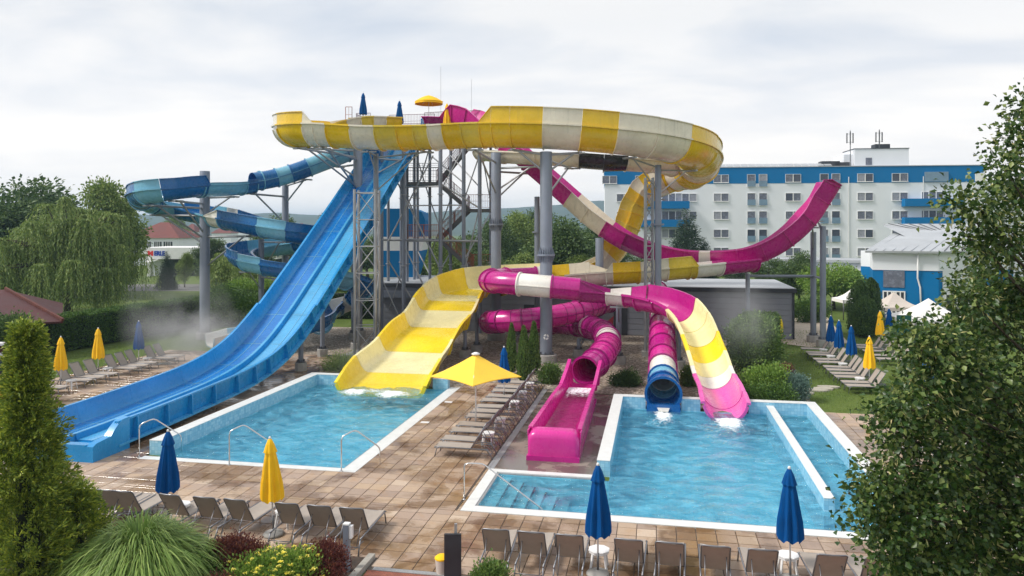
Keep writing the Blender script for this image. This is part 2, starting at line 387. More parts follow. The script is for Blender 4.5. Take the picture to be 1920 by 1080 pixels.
# ---------------------------------------------------------------- mesh helpers
def wloc(o):
    p = Vector((0, 0, 0))
    while o is not None:
        p += o.location; o = o.parent
    return p
def finish(me, name, mat, parent, smooth):
    ms = mat if isinstance(mat, (list, tuple)) else [mat]
    for m in ms: me.materials.append(M[m] if isinstance(m, str) else m)
    if smooth:
        me.shade_smooth()
        if smooth is not True: me.set_sharp_from_angle(angle=R_(smooth))
    o = bpy.data.objects.new(name, me); COL.objects.link(o)
    if parent is not None: o.parent = parent
    return o
class MB:
    """collects shapes; build() links them as one mesh object"""
    def __init__(s): s.v = []; s.f = []; s.mi = []; s.cur = 0
    def add(s, vs, fs):
        k = len(s.v); s.v += [tuple(x) for x in vs]
        for f in fs: s.f.append(tuple(i + k for i in f)); s.mi.append(s.cur)
        return s
    def box(s, c, size, rz=0.0, mat=None):
        x, y, z = size[0] / 2, size[1] / 2, size[2] / 2
        vs = [Vector((a * x, b * y, d * z)) for d in (-1, 1) for b in (-1, 1) for a in (-1, 1)]
        if mat is not None: vs = [mat @ q + Vector(c) for q in vs]
        elif rz:
            cc, ss = math.cos(rz), math.sin(rz); vs = [Vector((q.x * cc - q.y * ss + c[0], q.x * ss + q.y * cc + c[1], q.z + c[2])) for q in vs]
        else: vs = [q + Vector(c) for q in vs]
        return s.add(vs, [(0, 2, 3, 1), (4, 5, 7, 6), (0, 1, 5, 4), (2, 6, 7, 3), (0, 4, 6, 2), (1, 3, 7, 5)])
    def bx(s, x0, x1, y0, y1, z0, z1):
        return s.box(((x0 + x1) / 2, (y0 + y1) / 2, (z0 + z1) / 2), (abs(x1 - x0), abs(y1 - y0), abs(z1 - z0)))
    def bar(s, p, q, w, h=None, up=Vector((0, 0, 1))):
        p, q = Vector(p), Vector(q); h = h or w; d = (q - p)
        if d.length < 1e-6: return s
        t = d.normalized(); r = t.cross(up)
        if r.length < 1e-4: r = t.cross(Vector((0, 1, 0)))
        r.normalize(); n = r.cross(t)
        vs = [e + r * a * w / 2 + n * b * h / 2 for e in (p, q) for b in (-1, 1) for a in (-1, 1)]
        return s.add(vs, [(0, 1, 3, 2), (4, 6, 7, 5), (0, 4, 5, 1), (2, 3, 7, 6), (0, 2, 6, 4), (1, 5, 7, 3)])
    def cyl(s, p, q, r0, r1=None, n=12, cap=True):
        return s.tube([p, q], [r0, r0 if r1 is None else r1], n, cap)
    def tube(s, pts, rad, n=8, cap=True):
        pts = [Vector(p) for p in pts]; m = len(pts)
        if not isinstance(rad, (list, tuple)): rad = [rad] * m
        vs = []; ref = None
        for i in range(m):
            t = (pts[min(i + 1, m - 1)] - pts[max(i - 1, 0)]).normalized()
            if ref is None:
                ref = Vector((0, 0, 1)) if abs(t.z) < 0.9 else Vector((1, 0, 0))
            r = t.cross(ref)
            if r.length < 1e-4: r = t.cross(Vector((0.3, 1, 0)))
            r.normalize(); u = r.cross(t).normalized(); ref = u
            for k in range(n):
                a = 2 * math.pi * k / n; vs.append(pts[i] + (r * math.cos(a) + u * math.sin(a)) * rad[i])
        fs = []
        for i in range(m - 1):
            for k in range(n):
                a, b = i * n + k, i * n + (k + 1) % n; fs.append((a, b, b + n, a + n))
        if cap:
            fs.append(tuple(range(n - 1, -1, -1))); fs.append(tuple((m - 1) * n + k for k in range(n)))
        return s.add(vs, fs)
    def lathe(s, prof, c=(0, 0, 0), n=16, fr=None):
        """prof: (radius, z); fr(angle index, ring index) scales the radius"""
        vs = []; fs = []
        for i, (r, z) in enumerate(prof):
            for k in range(n):
                a = 2 * math.pi * k / n; rr = r * (fr(k, i) if fr else 1); vs.append((c[0] + rr * math.cos(a), c[1] + rr * math.sin(a), c[2] + z))
        for i in range(len(prof) - 1):
            for k in range(n):
                a, b = i * n + k, i * n + (k + 1) % n; fs.append((a, b, b + n, a + n))
        if prof[0][0] > 1e-3: fs.append(tuple(range(n - 1, -1, -1)))
        if prof[-1][0] > 1e-3: fs.append(tuple((len(prof) - 1) * n + k for k in range(n)))
        return s.add(vs, fs)
    def prism(s, poly, z0, z1):
        n = len(poly); vs = [(p[0], p[1], z0) for p in poly] + [(p[0], p[1], z1) for p in poly]
        return s.add(vs, [tuple(range(n - 1, -1, -1)), tuple(range(n, 2 * n))] + [(i, (i + 1) % n, (i + 1) % n + n, i + n) for i in range(n)])
    def slab(s, pts, thick):
        """a flat polygon (list of points) given thickness along its normal"""
        pts = [Vector(p) for p in pts]; n = len(pts); nn = (pts[1] - pts[0]).cross(pts[2] - pts[0]).normalized() * thick
        return s.add(pts + [p + nn for p in pts], [tuple(range(n - 1, -1, -1)), tuple(range(n, 2 * n))] + [(i, (i + 1) % n, (i + 1) % n + n, i + n) for i in range(n)])
    def mesh(s, off=None):
        me = bpy.data.meshes.new('m')
        vs = s.v if off is None or off.length < 1e-9 else [(x - off.x, y - off.y, z - off.z) for x, y, z in s.v]
        me.from_pydata(vs, [], s.f)
        if any(s.mi): me.polygons.foreach_set('material_index', s.mi)
        me.update(); return me
    def build(s, name, mat, parent=None, smooth=False):
        me = s.mesh(wloc(parent) if parent is not None else None); me.name = name
        return finish(me, name, mat, parent, smooth)
def np_mesh(name, verts, quads, mat, parent=None, smooth=False, off=None, tri=False):
    me = bpy.data.meshes.new(name); k = 3 if tri else 4
    v = np.asarray(verts, dtype=np.float32).reshape(-1, 3)
    if parent is not None and off is None:
        w = wloc(parent); v = v - np.array((w.x, w.y, w.z), dtype=np.float32)
    q = np.asarray(quads, dtype=np.int32).reshape(-1, k)
    me.vertices.add(len(v)); me.vertices.foreach_set('co', v.ravel())
    me.loops.add(q.size); me.loops.foreach_set('vertex_index', q.ravel())
    me.polygons.add(len(q)); me.polygons.foreach_set('loop_start', np.arange(0, q.size, k, dtype=np.int32))
    me.polygons.foreach_set('loop_total', np.full(len(q), k, dtype=np.int32))
    me.update(calc_edges=True); me.validate()
    return finish(me, name, mat, parent, smooth)
def tag(o, label, cat, group=None):
    o['label'] = label; o['category'] = cat
    if group: o['group'] = group
    return o
def thing(name, label, cat, loc=(0, 0, 0), rz=0.0, group=None):
    o = bpy.data.objects.new(name, None); COL.objects.link(o); o.empty_display_size = 0.3
    o.location = loc; o.rotation_euler = (0, 0, rz); return tag(o, label, cat, group)
def struct(o, kind='structure'):
    o['kind'] = kind; return o
def dup(root, loc, rz, label, group=None, scale=None):
    """a copy of a thing with copies of its parts and sub-parts"""
    r = root.copy(); COL.objects.link(r); r.location = loc; r.rotation_euler = (0, 0, rz); r['label'] = label
    if group: r['group'] = group
    if scale: r.scale = scale
    for ch in list(root.children):
        c = ch.copy(); COL.objects.link(c); c.parent = r
        for g in list(ch.children):
            d = g.copy(); COL.objects.link(d); d.parent = c
    return r

# ================================================================ the setting
HOLES = [(-16.85, -10.05, 23.3, 35.75), (-1.45, 6.2, 20.85, 33.55), (-4.95, -1.45, 20.85, 23.75)]
def sheet_with_holes(name, mat, x0, x1, y0, y1, z, holes, z_of=None):
    xs = sorted({x0, x1} | {min(max(h[i], x0), x1) for h in holes for i in (0, 1)})
    ys = sorted({y0, y1} | {min(max(h[i], y0), y1) for h in holes for i in (2, 3)})
    mb = MB(); idx = {}
    def vid(i, j):
        if (i, j) not in idx: idx[(i, j)] = len(mb.v); mb.v.append((xs[i], ys[j], z))
        return idx[(i, j)]
    for i in range(len(xs) - 1):
        for j in range(len(ys) - 1):
            cx, cy = (xs[i] + xs[i + 1]) / 2, (ys[j] + ys[j + 1]) / 2
            if any(h[0] < cx < h[1] and h[2] < cy < h[3] for h in holes): continue
            mb.f.append((vid(i, j), vid(i + 1, j), vid(i + 1, j + 1), vid(i, j + 1))); mb.mi.append(0)
    return mb.build(name, mat)
struct(sheet_with_holes('ground', 'lawn', -6000, 6000, -3000, 6000, -0.05, HOLES))

# forested hills along the horizon
def hills():
    rng = np.random.default_rng(5)
    us = np.linspace(-3200, 5200, 240); ds = np.array([900, 1100, 1300, 1500, 1650, 1900, 2400.0]); hs = np.array([0, .22, .62, .93, 1.0, .7, 0.0])
    key = [(-3200, 30), (-800, 42), (150, 36), (240, 38), (300, 41), (420, 37), (520, 44), (600, 40), (700, 38), (860, 46), (920, 50), (980, 54), (1040, 58), (1090, 64), (1140, 70), (1400, 66), (2000, 50), (3000, 46), (5200, 30)]
    ky = np.interp(us, [k[0] for k in key], [k[1] for k in key]) + np.interp(us, np.linspace(-3200, 5200, 120), rng.normal(0, 1.6, 120))
    v = []; q = []
    for j, (d, h) in enumerate(zip(ds, hs)):
        for i, u in enumerate(us):
            p = W(u, d, 0); v.append((p.x, p.y, ky[i] * h + (rng.normal(0, 1.0) if 0 < h else -.5)))
    n = len(us)
    for j in range(len(ds) - 1):
        for i in range(n - 1): q.append((j * n + i, j * n + i + 1, (j + 1) * n + i + 1, (j + 1) * n + i))
    m = NT('forest'); p = m.pos(); f = m.noise(p, 0.02, 8, 0.75)
    m.set(Base_Color=m.ramp(f, [(0.3, (0.022, 0.042, 0.026, 1)), (0.6, (0.042, 0.07, 0.038, 1)), (0.75, (0.07, 0.10, 0.05, 1))]), Roughness=1.0); M['forest'] = m.m
    struct(np_mesh('hills', v, q, 'forest', smooth=True))
hills()

# deck: slabs of half a metre with open joints, cut round the pools
PAD = (-5.2, -1.85, 24.1, 35.95)
DECK = [(-31.0, -17.35, 16.5, 44.0), (-17.35, 10.4, 16.6, 20.35), (-17.35, -9.5, 20.35, 22.9), (-17.35, -16.85, 22.9, 23.3), (-9.5, -5.45, 20.35, 37.6), (-5.45, -5.35, 20.35, 24.1), (6.62, 10.4, 20.35, 34.2)]
BEDS = [(-31.0, -6.55, 10.0, 17.05)]
def deck():
    root = struct(MB().bx(-31.05, 10.45, 16.45, 20.33, -0.045, -0.022).bx(-31.05, -17.37, 20.33, 44.05, -0.045, -0.022).bx(-17.37, -9.52, 20.33, 22.88, -0.045, -0.022)
                  .bx(-9.52, -5.47, 20.33, 37.65, -0.045, -0.022).bx(6.62, 10.45, 20.33, 34.25, -0.045, -0.022).build('pool_deck', 'joint'))
    g = 0.009; cells = []
    for (x0, x1, y0, y1) in DECK:
        i0, i1 = math.floor(x0 * 2), math.ceil(x1 * 2); j0, j1 = math.floor(y0 * 2), math.ceil(y1 * 2)
        for i in range(i0, i1):
            for j in range(j0, j1):
                a0, a1, b0, b1 = max(i / 2, x0), min(i / 2 + .5, x1), max(j / 2, y0), min(j / 2 + .5, y1)
                for e in BEDS:
                    if a0 < e[1] and a1 > e[0] and b0 < e[3] and b1 > e[2]:
                        if b1 > e[3]: b0 = e[3]
                        elif a1 > e[1]: a0 = e[1]
                        else: a1 = a0
                if a1 - a0 < .06 or b1 - b0 < .06: continue
                cells.append((a0 + g, a1 - g, b0 + g * 1.7, b1 - g * 1.7))
    def score(c):
        p = Vector(((c[0] + c[1]) / 2, (c[2] + c[3]) / 2, 0)); Y = -p.x * ST + p.y * CT; u = u_of(p); v = 430 + FOC * EYE / Y
        return Y if (340 < u < 1640 and v < 1085) else 1e3 + Y
    cells.sort(key=score)
    rnd = random.Random(3); cache = {}
    def piece(mb, w, d, cx, cy, zt):
        c = 0.006; z0 = -0.02
        vs = [(cx + sx * w / 2, cy + sy * d / 2, z0) for sx, sy in ((-1, -1), (1, -1), (1, 1), (-1, 1))] + [(cx + sx * w / 2, cy + sy * d / 2, zt - c) for sx, sy in ((-1, -1), (1, -1), (1, 1), (-1, 1))] + \
             [(cx + sx * (w / 2 - c), cy + sy * (d / 2 - c), zt) for sx, sy in ((-1, -1), (1, -1), (1, 1), (-1, 1))]
        fs = [(8, 9, 10, 11)] + [(i, (i + 1) % 4, (i + 1) % 4 + 4, i + 4) for i in range(4)] + [(i + 4, (i + 1) % 4 + 4, (i + 1) % 4 + 8, i + 8) for i in range(4)]
        mb.add(vs, fs)
    rest = MB()
    for k, (a0, a1, b0, b1) in enumerate(cells):
        w, d, cx, cy = a1 - a0, b1 - b0, (a0 + a1) / 2, (b0 + b1) / 2; dz = rnd.uniform(-.003, .003)
        if k < 300:
            key = (round(w, 3), round(d, 3))
            if key not in cache:
                mb = MB(); piece(mb, w, d, 0, 0, 0); o = mb.build('tile', 'deck_tile', root); cache[key] = o.data
            else:
                o = bpy.data.objects.new('tile', cache[key]); COL.objects.link(o); o.parent = root
            o.location = (cx, cy, dz); o.rotation_euler = (rnd.uniform(-.004, .004), rnd.uniform(-.004, .004), 0)
        else: piece(rest, w, d, cx, cy, dz)
    struct(rest.build('paving', 'deck_tile', root), 'stuff')
deck()
struct(MB().bx(PAD[0], PAD[1], PAD[2], PAD[3], -0.045, -0.001).build('landing_pad', 'wet_pad'))
struct(MB().bx(-6.5, 12, 12.0, 16.42, -0.045, -0.004).build('paved_path', 'paver_red'))
struct(MB().add([(-24.5, 36.17, -0.03), (-17.37, 36.17, -0.03), (-17.37, 36.17, -0.03), (6.9, 36.17, -0.03), (7.4, 44, -0.03), (6.5, 57, -0.03), (-26, 57, -0.03)], [(0, 1, 3, 4, 5, 6)])
       .add([(-9.48, 36.17, -0.028), (-5.45, 37.66, -0.028), (-5.45, 37.66, -0.028)], [(0, 1, 2)])
       .add([(-1.85, 33.96, -0.028), (6.9, 33.96, -0.028), (6.9, 36.18, -0.028), (-1.85, 36.18, -0.028)], [(0, 1, 2, 3)]).build('gravel_bed', 'gravel'))
struct(MB().add([(7.2, 55.5, -0.02), (10.0, 53.0, -0.02), (13.0, 55.5, -0.02), (15.0, 72, -0.02), (9.7, 72, -0.02), (9.6, 57, -0.02)], [(0, 1, 2, 3, 4, 5)]).build('garden_path', 'path'))
struct(MB().bx(-40, -6.72, 4, 16.95, -0.045, 0.02).build('planting_bed', 'soil'))
struct(MB().add([tuple(W(u, y, -0.03)) for u, y in ((150, 96), (620, 96), (620, 108), (150, 108))], [(0, 1, 2, 3)]).build('road', 'asphalt'))
for k, (u, v) in enumerate([(1483, 741), (1507, 736), (1530, 731), (1543, 728), (1556, 725)]):
    p = gp(u, v); rnd = random.Random(k); n = 7
    poly = [(p.x + (.55 + rnd.uniform(-.1, .1)) * math.cos(6.283 * i / n), p.y + (.3 + rnd.uniform(-.05, .05)) * math.sin(6.283 * i / n)) for i in range(n)]
    tag(MB().prism(poly, -0.05, 0.02).build('stepping_stone', 'stone_slab'), ORD[k] + ' flat pale stepping stone in the lawn, counted from the right pool wall', 'stone', 'stepping stones in the lawn')

# ---------------------------------------------------------------- pools
def basin(root, x0, x1, y0, y1, depth, skip=()):
    d = depth; t = 0.2
    MB().bx(x0 - t, x1 + t, y0 - t, y1 + t, -d - .2, -d).build('floor', 'pool_floor', root)
    mb = MB()
    if 'w' not in skip: mb.bx(x0 - t, x0, y0 - t, y1 + t, -d, -0.052)
    if 'e' not in skip: mb.bx(x1, x1 + t, y0 - t, y1 + t, -d, -0.052)
    if 's' not in skip: mb.bx(x0, x1, y0 - t, y0, -d, -0.052)
    if 'n' not in skip: mb.bx(x0, x1, y1, y1 + t, -d, -0.052)
    mb.build('wall', 'pool_tile', root)
def water(name, rects, z, splash, seed, label):
    rng = np.random.default_rng(seed); vs = []; qs = []; fo = []
    for (x0, x1, y0, y1) in rects:
        nx, ny = int((x1 - x0) / .11), int((y1 - y0) / .11)
        X, Y = np.meshgrid(np.linspace(x0, x1, nx + 1), np.linspace(y0, y1, ny + 1), indexing='ij')
        Z = np.zeros_like(X); Fm = np.zeros_like(X)
        for k in range(14):
            a = rng.uniform(-1.2, 1.2); lam = rng.uniform(.5, 1.9); Z += .006 * lam * np.sin((X * math.cos(a + 1.4) + Y * math.sin(a + 1.4)) * 6.283 / lam + rng.uniform(0, 6.28) + 1.2 * np.sin(X * rng.uniform(.4, 1.1) + Y * rng.uniform(.3, .9)))
        for (sx, sy, r, l, amp) in splash:
            dd = np.sqrt(((X - sx) / r) ** 2 + ((Y - sy) / np.where(Y < sy, l, r * .6)) ** 2)
            g = np.exp(-dd ** 2); Fm = np.maximum(Fm, amp * g); Z += .10 * g * amp * rng.uniform(.1, 1, X.shape)
            rr = np.sqrt((X - sx) ** 2 + (Y - sy) ** 2); Z += .014 * np.sin(rr * 5.5) * np.exp(-rr / 3.2)
        k0 = len(vs); vs += list(zip(X.ravel(), Y.ravel(), (z + Z).ravel())); fo += list(Fm.ravel())
        I, J = np.meshgrid(np.arange(nx), np.arange(ny), indexing='ij'); b = (I * (ny + 1) + J).ravel() + k0
        qs.append(np.stack([b, b + ny + 1, b + ny + 2, b + 1], 1))
    o = np_mesh(name, vs, np.concatenate(qs), 'pool_water', smooth=True)
    a = o.data.attributes.new('foam', 'FLOAT', 'POINT'); a.data.foreach_set('value', np.array(fo, dtype=np.float32))
    struct(o); return o
WZ = -0.055
pl = thing('swimming_pool', 'narrow blue pool with raised back wall below the wide yellow slide', 'pool', (-13.4, 29.5, 0))
basin(pl, -16.85, -10.05, 23.3, 35.75, .85)
MB().bx(-17.3, -9.5, 22.9, 23.22, -0.05, 0.006).bx(-10.0, -9.5, 23.22, 36.15, -0.05, 0.004).build('coping', 'coping', pl)
MB().bx(-16.85, -10.0, 23.22, 23.3, -0.05, -0.012).bx(-10.05, -10.0, 23.3, 35.75, -0.05, -0.012).build('overflow_grate', 'grate', pl)
MB().bx(-17.32, -16.85, 23.5, 36.15, -0.05, 0.46).bx(-16.85, -15.42, 35.75, 36.15, -0.05, 0.458).bx(-10.78, -10.02, 35.75, 36.15, -0.05, 0.458).build('raised_wall', 'pool_wall', pl)
MB().bx(-17.33, -16.84, 23.49, 36.16, 0.46, 0.478).bx(-16.84, -15.41, 35.74, 36.16, 0.458, 0.477).bx(-10.79, -10.01, 35.74, 36.16, 0.458, 0.477).build('wall_cap', 'coping', pl)
water('pool_water', [(-16.85, -10.05, 23.3, 35.75)], WZ, [(-14.3, 34.5, 1.0, 1.0, .66), (-12.3, 34.3, 1.1, 1.2, .66), (-13.2, 34.6, 2.3, .7, .46), (-13.2, 33.6, 2.6, 1.4, .3)], 1, '')
pr = thing('swimming_pool', 'large blue pool with entry steps where two slides end', 'pool', (2.4, 27, 0))
basin(pr, -1.45, 6.2, 20.85, 33.55, .9, skip=('w',))
MB().bx(-1.65, -1.45, 23.75, 33.75, -1.2, -0.052).build('wall', 'pool_tile', pr)
MB().bx(-5.15, -1.45, 20.65, 20.85, -1.2, -0.052).bx(-5.15, -1.65, 23.75, 23.95, -1.2, -0.052).bx(-5.15, -4.95, 20.85, 23.75, -1.2, -0.052).build('wall', 'pool_tile', pr)
for k in range(6):
    x0 = -4.95 + .36 * k + (0.12 if k else 0); x1 = -4.95 + .36 * (k + 1) + .12; zt = -0.13 - .125 * k
    st = MB().bx(x0, x1, 20.85, 23.75, -1.25, zt).build('step', 'pool_tile', pr)
    if k < 5: MB().bx(x1 - .055, x1 + .004, 20.9, 23.7, zt - .03, zt + .004).build('step_stripe', 'stripe_navy', st)
MB().bx(-2.75, -1.65, 20.66, 23.94, -1.2, -.902).build('floor', 'pool_floor', pr)
MB().bx(-5.35, 10.4, 20.36, 20.77, -0.05, 0.006).bx(-5.35, -5.03, 20.77, 24.1, -0.05, 0.006).bx(-5.03, -1.9, 23.83, 24.1, -0.05, 0.006).build('coping', 'coping', pr)
MB().bx(-5.03, 6.2, 20.77, 20.85, -0.05, -0.012).bx(-5.03, -4.95, 20.85, 23.75, -0.05, -0.012).bx(-4.95, -1.85, 23.75, 23.83, -0.05, -0.012).build('overflow_grate', 'grate', pr)
MB().bx(-1.85, -1.45, 24.12, 33.95, -0.05, 0.46).bx(-1.45, -.46, 33.55, 33.95, -0.05, 0.458).bx(1.06, 1.86, 33.55, 33.95, -0.05, 0.458).bx(3.86, 6.2, 33.55, 33.95, -0.05, 0.458).bx(6.2, 6.6, 20.8, 33.95, -0.05, 0.455).build('raised_wall', 'pool_wall', pr)
MB().bx(-1.86, -1.44, 24.11, 33.96, 0.46, 0.478).bx(-1.44, -.45, 33.54, 33.96, 0.458, 0.477).bx(1.05, 1.87, 33.54, 33.96, 0.458, 0.477).bx(3.85, 6.19, 33.54, 33.96, 0.458, 0.477).bx(6.19, 6.61, 20.79, 33.96, 0.455, 0.476).build('wall_cap', 'coping', pr)
dv = MB().bx(4.58, 4.86, 22.3, 33.55, -1.2, 0.32).build('divider_wall', 'pool_wall', pr)
MB().bx(4.57, 4.87, 22.29, 33.54, 0.32, 0.336).build('wall_cap', 'coping', dv)
water('pool_water', [(-1.45, 6.2, 20.85, 33.55), (-4.95, -1.45, 20.85, 23.75)], WZ, [(0.3, 32.9, .42, 2.2, .80), (2.9, 32.2, .65, 2.0, .80), (.3, 31.6, 1.5, 1.6, .36), (2.9, 31.0, 1.7, 1.8, .36)], 2, '')
# channel drains
tag(MB().bx(-5.44, -5.36, 24.1, 36.6, -0.04, 0.003).bx(-5.36, -5.21, 24.1, 36.6, -0.04, -0.004).build('channel_drain', 'grate'), 'long metal channel drain between the sunloungers and the wet landing pad', 'drain')
tag(MB().bx(-6.4, -4.4, 16.43, 16.58, -0.04, 0.004).build('channel_drain', 'grate'), 'short slotted drain along the red paving near the dark info panel', 'drain')
tag(MB().bx(-6.72, -6.56, 12, 17.05, -0.05, 0.10).build('kerb_stone', 'kerb'), 'concrete kerb ending the planting bed beside the lamp bollard', 'kerb')
for k, (u, v) in enumerate([(797, 792), (841, 754), (752, 742 + 50)][:2]):
    p = gp(u, v); tag(MB().bx(p.x - .17, p.x + .17, p.y - .1, p.y + .1, -.01, .012).build('depth_marker', 'white_paint'), ['nearer', 'farther'][k] + ' white depth marker plate on the deck beside the left pool', 'plate')

# ---------------------------------------------------------------- pool rails
def handrail(pts, label):
    o = thing('handrail', label, 'handrail', (pts[0][0], pts[0][1], 0), group='pool handrails')
    P = []
    for i, p in enumerate(pts):
        p = Vector(p)
        if 0 < i < len(pts) - 1:
            a, b = Vector(pts[i - 1]), Vector(pts[i + 1])
            P += [p + (a - p).normalized() * .12, p + ((a - p).normalized() + (b - p).normalized()) * .03, p + (b - p).normalized() * .12]
        else: P.append(p)
    MB().tube(P, 0.021, 10).build('rail', 'steel_bright', o, True)
    MB().lathe([(.06, 0), (.06, .012), (.03, .02), (.03, .03)], pts[0], 14).build('base_flange', 'steel_bright', o, 40)
for u, v, lab in ((261, 858, 'curved steel pool rail by the end of the blue racing slide'), (430, 872, 'curved steel pool rail at the front edge between blue and yellow parasols'), (640, 884, 'curved steel pool rail at the corner of the left pool')):
    p = gp(u, v)
    handrail([(p.x, p.y, 0), (p.x, p.y, 1.12), (p.x + .38, p.y + .25, 1.3), (p.x + .95, p.y + .95, .55), (p.x + .97, p.y + .97, -.6)], lab)
p = gp(870, 937)
handrail([(p.x, p.y, 0), (p.x, p.y, 1.05), (p.x + .55, p.y + .0, 1.08), (p.x + 2.35, p.y - .1, -.12), (p.x + 2.55, p.y - .1, -.6)], 'long sloping steel rail leading down the pool entry steps')

# ================================================================ slides
class Path:
    def __init__(s, pts, bank=None):
        s.p = [Vector(q) for q in pts]; s.n = len(s.p); s.bank = bank or {}
    def P(s, t):
        t = min(max(t, 0), s.n - 1.0001); i = int(t); f = t - i
        p1, p2 = s.p[i], s.p[i + 1]; p0 = s.p[i - 1] if i else p1 * 2 - p2; p3 = s.p[i + 2] if i + 2 < s.n else p2 * 2 - p1
        return 0.5 * ((2 * p1) + (p2 - p0) * f + (2 * p0 - 5 * p1 + 4 * p2 - p3) * f * f + (3 * p1 - p0 - 3 * p2 + p3) * f ** 3)
    def frame(s, t):
        T = (s.P(t + .03) - s.P(t - .03))
        if t < .04: T = s.P(.04) - s.P(0)
        T.normalize(); r = T.cross(Vector((0, 0, 1))).normalized(); u = r.cross(T).normalized()
        return s.P(t), T, r, u
    def cross_u(s, t0, px):
        t = t0 + .02; s0 = u_of(s.P(t)) - px
        while t < s.n - 1.01:
            t += .01
            if (u_of(s.P(t)) - px) * s0 <= 0: return t
        return s.n - 1.01
    def length(s, a, b): return sum((s.P(a + (b - a) * (k + 1) / 12) - s.P(a + (b - a) * k / 12)).length for k in range(12))
def lerp2(h, f): return h[0] + (h[1] - h[0]) * f if isinstance(h, tuple) else h
def prof_open(R, hl, hr, t=.045, lip=.13, n=16, depth=None):
    D = depth or R; inner = [(-R, max(hl, .02))]
    inner += [(R * math.cos(math.pi + math.pi * k / n), D * math.sin(math.pi + math.pi * k / n)) for k in range(n + 1)]
    inner += [(R, max(hr, .02))]
    def side(sg, h):
        h = max(h, .02)
        return [(sg * (R + t + .07), h), (sg * (R + t + .07), h - .05 if h > .1 else h - .01), (sg * (R + t), h - .05 if h > .1 else h - .011), (sg * (R + t), .006), (sg * (R + t + lip), .004), (sg * (R + t + lip), -.085), (sg * (R + t), -.086)]
    arc = [((R + t) * math.cos(2 * math.pi - math.pi * k / n), (D + t) * math.sin(2 * math.pi - math.pi * k / n)) for k in range(1, n)]
    outer = side(1, hr) + arc + side(-1, hl)[::-1]
    return inner + outer, arc
def prof_box(wb, wt, h, hl=0, hr=0, t=.05, lip=.1):
    a = [(-wt / 2, h + hl), (-wb / 2 - (wt - wb) * .28, h * .38), (-wb / 2 - .05, .07), (-wb / 2 + .12, 0), (wb / 2 - .12, 0), (wb / 2 + .05, .07), (wb / 2 + (wt - wb) * .28, h * .38), (wt / 2, h + hr)]
    o = [(wt / 2 + t + lip, h + hr), (wt / 2 + t + lip, h + hr - .05), (wt / 2 + t - .02, h + hr - .06), (wb / 2 + (wt - wb) * .28 + t, h * .38 - .02), (wb / 2 + .05 + t, .03), (wb / 2 - .1, -t), (-wb / 2 + .1, -t), (-wb / 2 - .05 - t, .03), (-wb / 2 - (wt - wb) * .28 - t, h * .38 - .02), (-wt / 2 - t + .02, h + hl - .06), (-wt / 2 - t - lip, h + hl - .05), (-wt / 2 - t - lip, h + hl)]
    return a + o, o[2:10]
def put(fr, xy): return fr[0] + fr[2] * xy[0] + fr[3] * xy[1]
def loft(mb, rings, cap=True):
    k = len(mb.v); m = len(rings[0])
    for r in rings: mb.v += [tuple(q) for q in r]
    for i in range(len(rings) - 1):
        for j in range(m):
            a, b = k + i * m + j, k + i * m + (j + 1) % m; mb.f.append((a, a + m, b + m, b)); mb.mi.append(mb.cur)
    if cap:
        mb.f.append(tuple(k + j for j in range(m))); mb.mi.append(mb.cur)
        mb.f.append(tuple(k + (len(rings) - 1) * m + j for j in range(m - 1, -1, -1))); mb.mi.append(mb.cur)
